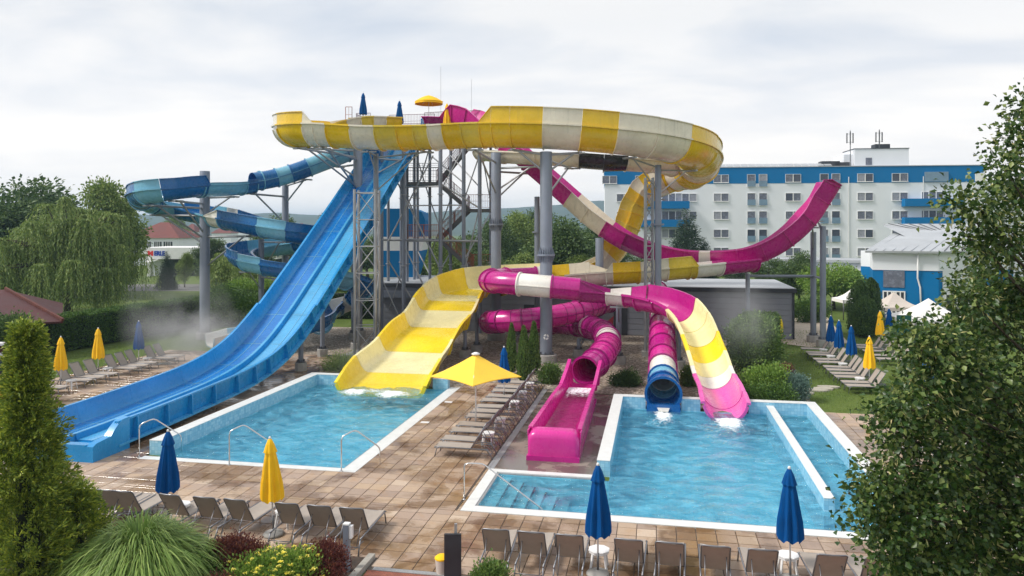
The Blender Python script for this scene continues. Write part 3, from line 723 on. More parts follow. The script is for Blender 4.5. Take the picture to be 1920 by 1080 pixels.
def sections(root, path, specs, t0=0.0, flange=.075, fmat=None, seams=0, joints=True):
    """specs: (end, material, kind, params); end is a path parameter, or ('u', picture column)"""
    t = t0; out = []
    for sp in specs:
        end, mat, kind, pa = sp[0], sp[1], sp[2], sp[3] if len(sp) > 3 else {}
        te = path.cross_u(t, end[1]) if isinstance(end, tuple) else end
        L = path.length(t, te); ns = max(2, int(L / .4)); g = 0.006 / max(L, .1) * (te - t)
        frs = [path.frame(t + g + (te - t - 2 * g) * k / ns) for k in range(ns + 1)]; mb = MB()
        if kind == 'tube':
            n = 22; Ra, Rb = pa['R'] if isinstance(pa['R'], tuple) else (pa['R'], pa['R']); th = .035
            cs = [(math.cos(6.28318 * k / n), math.sin(6.28318 * k / n)) for k in range(n)]
            o_ = [[put(f, (c[0] * (Ra + (Rb - Ra) * i / ns), c[1] * (Ra + (Rb - Ra) * i / ns))) for c in cs] for i, f in enumerate(frs)]
            i_ = [[put(f, (c[0] * (Ra + (Rb - Ra) * i / ns - th), c[1] * (Ra + (Rb - Ra) * i / ns - th))) for c in cs] for i, f in enumerate(frs)]
            loft(mb, o_, False); loft(mb, i_[::-1], False)
            for (A, B) in ((o_[0], i_[0]), (i_[-1], o_[-1])):
                k0 = len(mb.v); mb.v += [tuple(q) for q in A] + [tuple(q) for q in B]
                for j in range(n): mb.f.append((k0 + j, k0 + (j + 1) % n, k0 + n + (j + 1) % n, k0 + n + j)); mb.mi.append(0)
            sec = mb.build('tube_section', mat, root, 40)
            fm_ = pa.get('fmat', fmat or mat)
            for i, f in ((0, frs[0]),) + (((ns, frs[-1]),) if sp is specs[-1] else ()):
                fl = MB(); Rr = Ra if i == 0 else Rb; T = f[1] * .075 * (1 if i == 0 else -1)
                rings = [[put(f, (c[0] * q, c[1] * q)) + T * e for c in cs] for q, e in ((Rr, 0), (Rr + flange, 0), (Rr + flange, 1), (Rr, 1))]
                loft(fl, rings, False); fl.build('flange', fm_, sec, 40)
            # the two half shells meet in a bolted side seam
            for sg in (-1, 1):
                fl = MB(); rings = [[put(f, (sg * ((Ra + (Rb - Ra) * i / ns) - .01), -.02)), put(f, (sg * ((Ra + (Rb - Ra) * i / ns) + .07), -.02)), put(f, (sg * ((Ra + (Rb - Ra) * i / ns) + .07), .02)), put(f, (sg * ((Ra + (Rb - Ra) * i / ns) - .01), .02))] for i, f in enumerate(frs)]
                loft(fl, rings); fl.build('shell_seam', fm_, sec)
            if seams:
                for q in range(1, int(L / seams)):
                    f = path.frame(t + (te - t) * q * seams / L); fl = MB()
                    loft(fl, [[put(f, (c[0] * r, c[1] * r)) + f[1] * e for c in cs] for r, e in ((Ra - .01, -.02), (Ra + .022, -.02), (Ra + .022, .02), (Ra - .01, .02))], False); fl.build('stiffener_ring', fm_, sec, 40)
        else:
            rings = []; arcs = []
            for i, f in enumerate(frs):
                s = i / ns
                if kind == 'open': pr_, arc = prof_open(lerp2(pa['R'], s), lerp2(pa.get('hl', 0), s), lerp2(pa.get('hr', 0), s), depth=pa.get('D'))
                else: pr_, arc = prof_box(lerp2(pa['wb'], s), lerp2(pa['wt'], s), lerp2(pa['h'], s), lerp2(pa.get('hl', 0), s), lerp2(pa.get('hr', 0), s))
                rings.append([put(f, q) for q in pr_]); arcs.append(arc)
            loft(mb, rings); sec = mb.build('flume_section', mat, root, 38)
            if joints:
                for i, sg in ((0, 1),) + (((ns, -1),) if sp is specs[-1] else ()):
                    fl = MB(); f = frs[i]; arc = arcs[i]; lo = [put(f, q) for q in arc]
                    if kind == 'open': hi = [put(f, (q[0] * (1 + flange / max(.3, math.hypot(*q))), q[1] * (1 + flange / max(.3, math.hypot(*q))))) for q in arc]
                    else: hi = [put(f, (q[0] + flange * (1 if q[0] > 0 else -1), q[1] - flange * .7)) for q in arc]
                    loop = lo + hi[::-1]; T = f[1] * .06 * sg
                    loft(fl, [loop, [q + T for q in loop]]); fl.build('flange', pa.get('fmat', fmat or mat), sec)
        out.append(sec); t = te
    return out
def lug(mb, p, a, b): mb.bar(p + Vector((0, 0, -a)), p + Vector((0, 0, a)), b)

# ---- wide raft slide: yellow and cream ring, tail and broad run-out
RING = Path([W(*q) for q in [(735, 58.8, 16.35), (700, 57.7, 16.25), (665, 57, 16.1), (630, 56.2, 15.75), (590, 55, 15.2), (565, 53.4, 14.95), (553, 51.4, 14.75), (560, 49.6, 14.58), (585, 48.6, 14.47), (625, 48.1, 14.35),
      (700, 47.4, 14.12), (800, 46.5, 14.02), (900, 45.6, 14.05), (1000, 45.0, 13.95), (1100, 44.8, 13.75), (1200, 45.1, 13.45), (1272, 46.6, 13.15), (1306, 49, 12.85), (1312, 52, 12.45), (1296, 55, 12.05)]] + [at(*q) for q in [(1262, 327, 57),
      (1228, 341, 57.6), (1199, 358, 57.8), (1182, 383, 57.8), (1172, 413, 57.8), (1154, 450, 57.8), (1120, 486, 57.8), (1065, 506, 57), (1000, 514, 55.5), (935, 519, 53.6)]])
ring = thing('raft_slide', 'huge yellow and cream raft slide circling the tower, ending in a broad run-out', 'slide', tuple(W(960, 46, 0)))
RO = lambda hr, **k: dict(R=1.36, D=1.3, hr=hr * .92, **k) if not isinstance(hr, tuple) else dict(R=1.36, D=1.3, hr=(hr[0] * .92, hr[1] * .92), **k)
RT = lambda hl, hr=0: dict(R=1.3, D=1.25, hl=hl, hr=hr)
sections(ring, RING, [(.8, 'yellow', 'open', RO(.3)), (1.3, 'cream', 'open', RO(.3)), (2, 'yellow_pale', 'open', RO(.3)), (2.9, 'cream', 'open', RO(.2)), (3.8, 'yellow', 'open', RO((.2, .7))), (4.7, 'cream', 'open', RO(.72)), (5.4, 'yellow', 'open', RO(.75)),
    (6.15, 'cream', 'open', RO(.78)), (6.95, 'cream', 'open', RO(.78)), (('u', 592), 'yellow', 'open', RO(.78)), (('u', 606), 'cream', 'open', RO((.78, .02))), (('u', 630), 'cream', 'open', RO(0)), (('u', 673), 'yellow', 'open', RO(0)), (('u', 718), 'cream', 'open', RO(0)),
    (('u', 757), 'yellow_pale', 'open', RO(0)), (('u', 788), 'yellow', 'open', RO(0)), (('u', 815), 'yellow_pale', 'open', RO(0)), (('u', 842), 'cream', 'open', RO(0)), (('u', 875), 'yellow', 'open', RO(0)), (('u', 908), 'yellow_pale', 'open', RO(0)),
    (('u', 930), 'yellow', 'open', RO((.02, 1.0))), (('u', 962), 'yellow', 'open', RO(1.02)), (('u', 1020), 'yellow', 'open', RO(1.02)), (('u', 1086), 'cream', 'open', RO(1.02)), (('u', 1150), 'yellow', 'open', RO(1.02)), (('u', 1210), 'cream', 'open', RO(1.0)), (('u', 1262), 'cream', 'open', RO(.98)),
    (16.85, 'yellow', 'open', RO(.95)), (17.6, 'yellow_pale', 'open', RO(.9)), (18.3, 'cream', 'open', RO(.85)), (19.0, 'yellow', 'open', RO(.8)), (19.8, 'cream', 'open', RT((.3, .5), (.8, .5))), (20.5, 'yellow', 'open', RT((.5, .8), .4)), (21.1, 'cream', 'open', RT(.85, .2)), (21.7, 'yellow', 'open', RT(.9)), (22.3, 'cream', 'open', RT(.9)), (22.9, 'yellow', 'open', RT(.9)), (23.5, 'yellow_pale', 'open', RT(.9)), (24.2, 'yellow', 'open', RT(.9)), (24.9, 'yellow_pale', 'open', RT(.85)), (25.6, 'yellow', 'open', RT(.7)), (26.3, 'cream', 'open', RT((.7, .3))), (26.9, 'yellow', 'open', RT(.2)), (27.9, 'cream', 'open', RT(.2)), (28.95, 'yellow', 'open', RT(.2))], flange=.09)
WIDE = Path([(-7.6, 52.6, 3.9), (-9.6, 52.7, 3.75), (-11.6, 51.7, 3.6), (-12.8, 49.6, 3.35), (-13.0, 47.2, 2.98), (-13.0, 44.6, 1.98), (-13.05, 42, 1.52), (-13.1, 39.6, .76), (-13.1, 37.4, .38), (-13.1, 35.9, .04), (-13.1, 34.7, -.2)])
WB = lambda wb, wt, h, **k: dict(wb=wb, wt=wt, h=h, **k)
sections(ring, WIDE, [(1.3, 'pool_cream', 'box', WB(2.6, 3.4, 1.0, hr=.5)), (2.2, 'pool_cream', 'box', WB((2.6, 3.0), (3.4, 3.8), 1.0, hr=.5)), (3.0, 'pool_yellow', 'box', WB((3.0, 3.3), (3.8, 4.1), 1.0, hr=(.5, .25))), (3.75, 'pool_cream', 'box', WB(3.3, 4.05, (1.0, .92), hr=(.25, 0))), (4.35, 'pool_yellow', 'box', WB(3.3, 4.05, .92)),
    (5.2, 'pool_cream', 'box', WB(3.35, 4.05, .9)), (6.7, 'pool_yellow', 'box', WB(3.4, (4.05, 4.15), .9)), (8.05, 'pool_cream', 'box', WB(3.5, (4.15, 4.4), .9)), (9.0, 'pool_yellow', 'box', WB((3.5, 3.7), 4.45, (.9, .8))), (9.98, 'pool_yellow', 'box', WB(3.7, 4.4, (.8, .55)))], flange=.1, fmat='pool_yellow')
# ---- cream and black flume hung inside the ring
INNER = Path([W(*q) for q in [(905, 58, 13.9), (945, 55, 13.45), (1000, 53, 13.15), (1060, 52, 12.95), (1120, 51.6, 12.75), (1180, 51.6, 12.6), (1235, 52.4, 12.5), (1262, 53.6, 12.4)]])
inner = thing('flume_slide', 'cream flume with a black section hung behind the yellow ring', 'slide', tuple(W(1100, 52, 0)))
sections(inner, INNER, [(1, 'cream', 'open', dict(R=.8)), (2.2, 'cream', 'open', dict(R=.8)), (('u', 1088), 'cream', 'open', dict(R=.8)), (('u', 1132), 'black_frp', 'open', dict(R=.84, hr=.1)), (('u', 1172), 'black_frp', 'open', dict(R=(.95, .8), hr=.1)), (('u', 1215), 'cream', 'open', dict(R=.8)), (6.98, 'cream', 'open', dict(R=.8))])
# ---- blue and pale blue flume with its loops on the left
LOOP = Path([at(*q) for q in [(700, 262, 59.5), (650, 287, 58.4), (600, 306, 57.6), (560, 321, 57), (528, 331, 56.5), (495, 338, 55.8), (455, 343, 54.6), (420, 345, 53.2), (380, 346, 52), (340, 349, 50.6), (302, 354, 49.5), (274, 360, 49.9), (263, 367, 51.6), (273, 374, 53.6), (303, 382, 55), (340, 391, 55.4), (385, 400, 55),
      (420, 407, 53.6), (470, 417, 52), (525, 427, 51.2), (570, 436, 51.6), (592, 445, 53.6), (582, 452, 56), (540, 457, 57.6), (490, 462, 57.2), (455, 468, 55.4), (448, 476, 53.2), (468, 486, 51.6), (510, 495, 50.9), (560, 503, 50.8), (610, 511, 51.4), (655, 522, 52.8), (680, 538, 55), (665, 556, 57), (630, 572, 56.8), (608, 588, 54.8), (600, 604, 52.6)]])
loop = thing('flume_slide', 'blue and pale blue flume slide winding in loops beyond the left pool', 'slide', tuple(W(450, 53, 0)))
T_ = lambda **k: dict(R=.68, **k); O_ = lambda hl=0, hr=0: dict(R=.8, hl=hl, hr=hr)
sections(loop, LOOP, [(1.0, 'tube_light', 'tube', T_(fmat='tube_dark')), (('u', 580), 'tube_light', 'tube', T_(fmat='tube_dark')), (('u', 547), 'tube_dark', 'tube', T_()), (('u', 520), 'tube_light', 'tube', T_(fmat='tube_dark')), (('u', 490), 'tube_dark', 'tube', T_()), (('u', 474), 'tube_dark', 'tube', T_()), (('u', 452), 'tube_dark', 'open', O_(.2)),
    (('u', 380), 'tube_light', 'open', O_(.1)), (('u', 372), 'tube_dark', 'open', O_((.1, .6))), (('u', 303), 'tube_dark', 'open', O_(.62)), (('u', 276), 'tube_light', 'open', O_(.62)), (11.6, 'tube_dark', 'open', O_(.6)), (12.6, 'tube_dark', 'open', O_(.55)), (13.4, 'tube_light', 'open', O_(.5)), (('u', 292), 'tube_dark', 'open', O_(.4)), (('u', 335), 'tube_light', 'open', O_(.3)),
    (('u', 385), 'tube_dark', 'open', O_(.5)), (('u', 405), 'tube_light', 'open', O_(.6)), (('u', 426), 'white_frp', 'open', O_(.6, (0, .55))), (('u', 496), 'tube_dark', 'open', O_((.6, .3), .55)), (('u', 540), 'tube_light', 'open', O_(.1, .55)), (('u', 572), 'tube_dark', 'open', O_(0, .5)), (20.7, 'tube_light', 'open', O_(0, .5)), (21.6, 'tube_light', 'open', O_(0, .5)), (22.5, 'tube_dark', 'open', O_(0, .5)),
    (23.4, 'tube_light', 'open', O_(0, .5)), (24.3, 'tube_light', 'open', O_(0, .5)), (25.1, 'tube_dark', 'open', O_(0, .5)), (('u', 449), 'tube_dark', 'open', O_(0, .55)), (('u', 466), 'tube_dark', 'open', O_(0, .5)), (('u', 500), 'tube_light', 'open', O_(0, .4)), (('u', 556), 'tube_dark', 'open', O_(0, .3)), (('u', 605), 'tube_dark', 'open', O_(0, .3)), (('u', 650), 'tube_light', 'open', O_(0, .3)), (32, 'tube_dark', 'open', O_(0, .3)),
    (33, 'tube_dark', 'open', O_(0, .3)), (34, 'white_frp', 'open', O_(.3, .3)), (35, 'tube_dark', 'open', O_(.4, .3)), (35.98, 'tube_light', 'open', O_(.4, .3))], fmat='tube_light')
LOUT = Path([W(604, 52.4, 1.45), W(590, 50.8, 1.15), W(560, 49.8, .9), W(500, 48.6, .8), W(440, 47.4, .66), W(392, 46.5, .64)])
sections(loop, LOUT, [(1.2, 'tube_dark', 'box', WB(1.3, 1.9, .9)), (2.2, 'tube_dark', 'box', WB(1.3, 1.9, .9)), (3.2, 'tube_dark', 'box', WB(1.3, 1.9, .9)), (4.1, 'tube_light', 'box', WB(1.3, 1.9, .85)), (4.99, 'white_frp', 'box', WB(1.3, 1.9, (.85, .6)))], fmat='tube_light')
# ---- magenta drop-and-climb slide, its branch through the U-bend and down to the big pool
BOOM = Path([at(*q) for q in [(812, 236, 61), (842, 237, 60), (872, 240, 59), (906, 256, 58), (945, 283, 57), (985, 318, 56.4), (1030, 357, 55.8), (1075, 397, 55.2), (1115, 431, 54.6), (1160, 462, 54), (1215, 486, 53.4), (1280, 501, 52.8), (1345, 503, 52.2), (1405, 497, 51.6), (1455, 478, 51.2), (1500, 446, 50.9), (1536, 407, 50.7), (1560, 371, 50.5), (1573, 347, 50.4)]])
boom = thing('half_pipe_slide', 'magenta and cream slide that drops from the tower and climbs again before the hotel', 'slide', tuple(W(1300, 52, 0)))
BX = lambda m=None, **k: dict(wb=1.6, wt=2.7, h=1.2, fmat=m or 'magenta', **k)
sections(boom, BOOM, [(1.15, 'magenta', 'box', BX(hr=-.6, hl=-.6)), (1.7, 'hot_pink', 'box', BX(hr=(-.6, .38), hl=(-.6, .38))), (2.35, 'hot_pink', 'box', BX(hr=.38, hl=.38)), (3.1, 'hot_pink', 'box', BX(hr=(.38, 0), hl=(.38, 0))), (4, 'magenta', 'box', BX()), (5, 'magenta', 'box', BX()), (('u', 1062), 'magenta', 'box', BX()), (('u', 1095), 'cream', 'box', BX('cream')), (('u', 1128), 'cream', 'box', BX('cream')), (9.1, 'magenta', 'box', BX()), (10.1, 'magenta_deep', 'box', BX()), (11, 'magenta', 'box', BX()),
    (('u', 1310), 'magenta', 'box', BX()), (('u', 1332), 'white_frp', 'box', BX('white_frp')), (('u', 1385), 'magenta', 'box', BX()), (13.6, 'magenta', 'box', BX()), (14.6, 'magenta', 'box', BX()), (15.6, 'magenta', 'box', BX()), (16.6, 'hot_pink', 'box', BX()), (17.7, 'magenta', 'box', BX()), (17.98, 'magenta', 'box', BX(hr=(0, -.45), hl=(0, -.45)))])
BACK = Path([at(*q) for q in [(1412, 484, 50.6), (1347, 491, 49.9), (1298, 496, 49.5), (1195, 505, 49), (1140, 508, 49), (1100, 511, 49.3), (1045, 516, 49.8), (1005, 519, 49.9), (960, 521, 49.2), (928, 523, 47.8), (917, 525.5, 46), (930, 528.5, 44.5), (965, 532, 43.7), (1012, 536, 43.3), (1060, 540, 43.1), (1090, 543, 43), (1130, 546, 42.8), (1165, 549, 42.4),
      (1205, 554, 41.7), (1243, 562, 40.7), (1275, 577, 39.5), (1298, 600, 38.2), (1314, 630, 37), (1327, 664, 35.8), (1338, 698, 34.8), (1349, 719, 33.6), (1356, 739, 32.4), (1361, 755, 31.5)]])
OB = lambda hl=0, hr=0, R=.85, **k: dict(R=R, hl=hl, hr=hr, **k); TB = lambda R=.64, **k: dict(R=R, **k)
sections(boom, BACK, [(('u', 1347), 'magenta', 'open', OB(0)), (('u', 1299), 'white_frp', 'open', OB(0)), (('u', 1288), 'yellow_pale', 'open', OB((0, .6))), (('u', 1246), 'yellow_pale', 'open', OB(.62)), (('u', 1195), 'cream', 'open', OB((.62, .5))), (('u', 1148), 'yellow', 'open', OB(.55)), (('u', 1136), 'cream', 'open', OB((.55, 0), (0, .1))), (('u', 1103), 'cream', 'open', OB(0, (.1, .5))),
    (('u', 1064), 'cream', 'open', OB(0, .65)), (('u', 1032), 'yellow', 'open', OB(0, .65)), (('u', 1006), 'white_frp', 'tube', TB((.8, .64))), (8.3, 'magenta', 'tube', TB()), (9.3, 'hot_pink', 'tube', TB()), (10.3, 'magenta', 'tube', TB()), (('u', 926), 'magenta', 'tube', TB()), (('u', 973), 'magenta', 'tube', TB()), (('u', 1033), 'white_frp', 'tube', TB()), (('u', 1087), 'magenta', 'tube', TB()),
    (('u', 1140), 'magenta_deep', 'open', OB((.5, .1), (.55, 0), .66)), (('u', 1175), 'white_frp', 'open', OB((.1, .3), 0, .68)), (('u', 1200), 'magenta', 'open', OB((.3, .5), 0, .7)), (('u', 1240), 'magenta', 'open', OB(.55, 0, .8)), (('u', 1277), 'magenta', 'open', OB(.55, 0, .74)), (20.95, 'pool_cream', 'open', OB((.55, .4), 0, .76)), (21.9, 'pool_cream', 'open', OB((.4, .2), 0, .78)),
    (22.8, 'pool_yellow', 'open', OB((.2, 0), 0, .8)), (23.6, 'pool_cream', 'open', OB(0, 0, .8)), (24.1, 'white_frp', 'open', OB(0, 0, .8)), (25.7, 'pink', 'open', OB(0, 0, .82)), (26.98, 'pink', 'open', OB(0, 0, .84))])
# ---- ringed magenta tube ending in the pink trough
COIL = Path([at(*q) for q in [(1142, 566, 50.2), (1118, 573, 48.6), (1082, 584, 46.9), (1030, 594, 46.0), (975, 600, 45.8), (935, 603, 46.4), (917, 604, 48), (930, 604, 49.8), (975, 604, 50.8), (1030, 606, 50.2), (1075, 609, 48.4), (1110, 614, 46), (1134, 626, 43.4), (1140, 646, 40.6), (1124, 672, 37.6), (1096, 697, 35.5)]])
coil = thing('tube_slide', 'magenta ringed tube slide ending in a long hot pink trough', 'slide', (-3.4, 32, 0))
sections(coil, COIL, [(.9, 'magenta', 'tube', TB(.66)), (2, 'hot_pink', 'tube', TB(.66)), (3.0, 'hot_pink', 'tube', TB(.66)), (3.9, 'magenta', 'tube', TB(.66)), (4.8, 'hot_pink', 'tube', TB(.66)), (5.7, 'magenta', 'tube', TB(.66)), (6.9, 'magenta', 'tube', TB(.66)), (8, 'magenta_deep', 'tube', TB(.66)), (9.1, 'magenta_deep', 'tube', TB(.66)), (10.2, 'magenta_deep', 'tube', TB(.66)), (10.75, 'magenta_deep', 'tube', TB(.66)), (10.98, 'white_frp', 'tube', TB(.665)),
    (11.8, 'magenta_deep', 'tube', TB(.66)), (12.5, 'magenta', 'tube', TB(.66)), (13.05, 'white_frp', 'tube', TB(.665)), (13.7, 'hot_pink', 'tube', TB(.66)), (14.3, 'hot_pink', 'tube', TB(.66)), (14.96, 'magenta', 'tube', TB(.66))], fmat='magenta_deep', seams=.55)
# trough
TR = Path([(-3.28, 35.5, .56), (-3.33, 34.6, .5), (-3.38, 33, .42), (-3.42, 31, .4), (-3.42, 29, .4), (-3.42, 27, .4), (-3.42, 25.75, .4)])
sections(coil, TR, [(1.0, 'hot_pink', 'box', WB(1.0, 1.3, (1.15, .9))), (2.0, 'hot_pink', 'box', WB(1.0, (1.3, 1.32), (.9, .62))), (3.0, 'hot_pink', 'box', WB((1.0, 1.06), (1.32, 1.38), .6)), (4.0, 'hot_pink', 'box', WB((1.06, 1.12), (1.38, 1.44), .6)), (5.0, 'hot_pink', 'box', WB((1.12, 1.18), (1.44, 1.5), .6)), (5.98, 'hot_pink', 'box', WB((1.18, 1.2), (1.5, 1.55), .6))])
en = MB()
for x_ in (-1, 1):
    MB().slab([(-3.42 + x_ * .84, 25.42, .1), (-3.40 + x_ * .72, 32.6, .1), (-3.40 + x_ * .78, 32.6, .97), (-3.42 + x_ * .90, 25.42, .97)], .04).build('side_panel', 'hot_pink', coil)
rg = []
for y, k, top in ((25.8, 1.0, 1.0), (25.5, 1.0, 1.0), (25.38, .99, .98), (25.29, .96, .93), (25.24, .91, .85), (25.22, .84, .76)):
    w = .88 * k; r_ = .30 * k; arc_ = [Vector((-3.42 + w - r_ + r_ * math.cos(q * math.pi / 10), y, top - r_ + r_ * math.sin(q * math.pi / 10))) for q in range(6)]
    rg.append([Vector((-3.42 - w, y, .02)), Vector((-3.42 + w, y, .02))] + arc_ + [Vector((-6.84 - q.x, y, q.z)) for q in arc_[::-1]])
loft(en, rg); eo = en.build('end_cap', 'hot_pink', coil, 45)
MB().bx(-3.42 - .9, -3.42 + .9, 25.2, 25.3, .0, .16).slab([(-4.32, 25.3, 0), (-4.22, 25.3, 0), (-4.08, 34.3, 0), (-4.18, 34.3, 0)], .16).slab([(-2.62, 25.3, 0), (-2.52, 25.3, 0), (-2.64, 34.3, 0), (-2.74, 34.3, 0)], .16).build('plinth_skirt', 'magenta', coil)
MB().lathe([(.0, 0), (.105, .0), (.105, .012), (0, .012)], (0, 0, 0), 24).build('maker_badge', 'white_paint', eo).matrix_local = Matrix.Translation(Vector((-3.42, 25.215, .6)) - wloc(eo)) @ Matrix.Rotation(R_(90), 4, 'X') @ Matrix.Diagonal((1, .52, 1, 1))
MB().bx(-.06, .06, -.004, .004, -.02, .02).build('maker_badge', 'white_paint', eo).location = Vector((-3.42, 25.212, .43)) - wloc(eo)
wt_ = np_mesh('trough_water', [(-3.99, 25.8, .66), (-2.85, 25.8, .66), (-2.85, 33.9, .70), (-3.86, 33.9, .70)], [(0, 1, 2, 3)], 'pool_water')
def mk_trough_water():
    n = NT('trough_water'); p = n.pos((1.2, 1.2, 1))
    h = n.noise(p, 5, 4, .6, .8); y = n.n('ShaderNodeSeparateXYZ'); n.l(n.pos(), y.inputs[0])
    nm = n.bump(h, .7, .06)
    tr = n.n('ShaderNodeBsdfTransparent'); tr.inputs[0].default_value = (.93, .86, .92, 1)
    gl = n.n('ShaderNodeBsdfGlossy'); gl.inputs['Roughness'].default_value = .06; n.l(nm, gl.inputs['Normal'])
    fr = n.n('ShaderNodeFresnel'); fr.inputs[0].default_value = 1.33; n.l(nm, fr.inputs['Normal'])
    m2 = n.n('ShaderNodeMixShader'); n.l(fr.outputs[0], m2.inputs[0]); n.l(tr.outputs[0], m2.inputs[1]); n.l(gl.outputs[0], m2.inputs[2])
    fo = n.n('ShaderNodeBsdfDiffuse'); fo.inputs[0].default_value = (.85, .82, .86, 1)
    far = n.rng(y.outputs[1], 31.2, 33.3, 0, .34); ad = n.n('ShaderNodeMath', operation='ADD'); n.l(far, ad.inputs[0]); n.l(n.noise(p, 7, 6, .7, .4), ad.inputs[1])
    m3 = n.n('ShaderNodeMixShader'); n.l(n.rng(ad.outputs[0], .68, .86, 0, .95), m3.inputs[0]); n.l(m2.outputs[0], m3.inputs[1]); n.l(fo.outputs[0], m3.inputs[2]); n.l(m3.outputs[0], n.o.inputs[0])
    return n.m
wt_.data.materials[0] = mk_trough_water(); struct(wt_)
# ---- straight tube with the blue mouth
STR = Path([(.1, 53.5, 3.55), (.25, 50, 3.4), (.3, 47, 3.15), (.3, 44.5, 2.82), (.3, 42, 2.36), (.3, 40, 1.95), (.3, 38, 1.55), (.3, 36.4, 1.22), (.3, 35.2, 1.0), (.3, 34.3, .82), (.3, 33.35, .66)])
strt = thing('tube_slide', 'translucent purple and white straight tube slide with a blue mouth at the pool', 'slide', (.3, 42, 0))
TS = lambda R=.62, **k: dict(R=R, fmat='magenta_deep', **k)
sections(strt, STR, [(1, 'magenta', 'tube', TS()), (1.8, 'cream', 'tube', TS()), (2.5, 'yellow_pale', 'tube', TS()), (3.0, 'magenta', 'tube', TS()), (3.6, 'white_frp', 'tube', TS()), (4.4, 'magenta', 'tube', TS()), (5.2, 'hot_pink', 'tube', TS()), (6, 'magenta', 'tube', TS()), (6.8, 'hot_pink', 'tube', TS()), (8.0, 'white_frp', 'tube', TS()), (8.9, 'tube_light', 'tube', dict(R=.63, fmat='mouth_blue'))])
sections(strt, STR, [(9.98, 'mouth_blue', 'tube', dict(R=(.64, .74)))], t0=8.9)
MB().bx(-.42, 1.02, 33.32, 34.1, -.2, .22).build('mouth_base', 'mouth_blue', strt)
MB().slab([(-.1, 34.2, .16), (.1, 32.9, .02), (.5, 32.9, .02), (.7, 34.2, .16)], .03).build('water_jet', 'white_frp', strt)

# ---- blue racing slide with two lanes
RACE = Path([(-20.3, y, z) for y, z in ((61, 16.0), (59.6, 15.9), (58, 15.1), (56.5, 14.0), (54.5, 12.55), (52, 10.95), (49.5, 9.3), (47, 7.7), (44.5, 6.1), (42, 4.55), (39.5, 3.02), (37, 1.74), (34.7, .99), (32, .6), (28.5, .44), (25.5, .36), (23.4, .34))])
race = thing('racing_slide', 'wide blue two-lane racing slide dropping from the tower to a long run-out', 'slide', (-20.3, 36, 0))
def strip(name, mat, path, t0, t1, poly, parent, smooth=40):
    L = path.length(t0, t1); ns = max(2, int(L / .45)); mb = MB(); g = (t1 - t0) * .004 / max(L, .1)
    loft(mb, [[put(path.frame(t0 + g + (t1 - t0 - 2 * g) * k / ns), q) for q in poly] for k in range(ns + 1)])
    return mb.build(name, mat, parent, smooth)
bounds = [0, 1.4, 3, 4, 5, 6, 7, 8, 9, 10, 11, 12, 13, 14, 15, 15.98]
for i in range(len(bounds) - 1):
    a, b = bounds[i], bounds[i + 1]
    h = 1.15 if a < 1 else .62 if a < 10 else .74
    # travelling towards -y: right of travel is -x
    sh = strip('slide_section', 'racer_blue', RACE, a, b, [(1.8, h), (1.66, h), (1.52, .12), (1.40, .0), (.16, 0), (.09, .2), (-.09, .2), (-.16, 0), (-1.40, 0), (-1.52, .12), (-1.66, h), (-1.8, h), (-1.8, h - .07), (-1.70, h - .07), (-1.62, -.05), (-1.58, -.16), (1.58, -.16), (1.62, -.05), (1.70, h - .07), (1.8, h - .07)], race)
    strip('lane_bed', 'racer_shaded', RACE, a, b, [(1.38, .004), (1.38, .02), (.78, .012), (.2, .02), (.2, .004)], sh)  # left lane in the shaded tone, right lane in the lit one: painted lighting
    strip('lane_bed', 'racer_lit', RACE, a, b, [(-.2, .004), (-.2, .02), (-.78, .012), (-1.38, .02), (-1.38, .004)], sh)
    for x_ in (.78, -.78): strip('lane_line', 'tube_light', RACE, a, b, [(x_ + .018, .010), (x_ + .012, .03), (x_ - .012, .03), (x_ - .018, .010)], sh)
    strip('divider', 'racer_lit', RACE, a, b, [(.1, .16), (.07, .215), (-.07, .215), (-.1, .16)], sh)
    f0 = RACE.frame(a + .02); jm = MB(); loft(jm, [[put(f0, q) + f0[1] * e for q in ((1.37, .02), (1.37, .026), (.22, .026), (.22, .02))] for e in (0, .035)]); jm.build('joint_line', 'tube_light', sh)
    jm = MB(); loft(jm, [[put(f0, q) + f0[1] * e for q in ((-.22, .02), (-.22, .026), (-1.37, .026), (-1.37, .02))] for e in (0, .035)]); jm.build('joint_line', 'tube_light', sh)
    L = RACE.length(a, b); k = max(1, round(L / 1.75))
    for q in range(k):
        f = RACE.frame(a + (b - a) * (q + .5) / k)
        for sg in (-1, 1):
            pts = [put(f, (sg * 1.60, -.12)), put(f, (sg * 1.86, -.12)), put(f, (sg * 1.86, h - .06)), put(f, (sg * 1.72, h - .06))]
            rb = MB(); loft(rb, [[p_ + f[1] * e for p_ in pts] for e in (-.03, .03)]); rb.build('rib', 'racer_blue', sh)
    strip('rim', 'racer_lit', RACE, a, b, [(-1.60, -.16), (-1.84, -.16), (-1.84, -.08), (-1.62, -.08)], sh)
# closed end of the run-out
e = MB(); f = RACE.frame(15.98)
for x0, x1 in ((-22.12, -21.85), (-18.75, -18.48)):
    rg = [[Vector((x, y, z)) for x, z in ((x0, -.02), (x1, -.02), (x1, zt), (x0, zt))] for y, zt in ((24.0, 1.12), (23.6, 1.1), (23.3, .9), (23.05, .66), (22.35, .6), (22.2, .52))]
    loft(e, rg)
e.bx(-21.85, -18.75, 22.2, 22.5, -.02, .57).bx(-21.85, -18.75, 22.5, 23.5, -.02, .3)
e.build('end_box', 'racer_blue', race, 30)
MB().bx(-20.36, -20.24, 22.5, 23.5, .3, .56).build('divider', 'racer_lit', race)

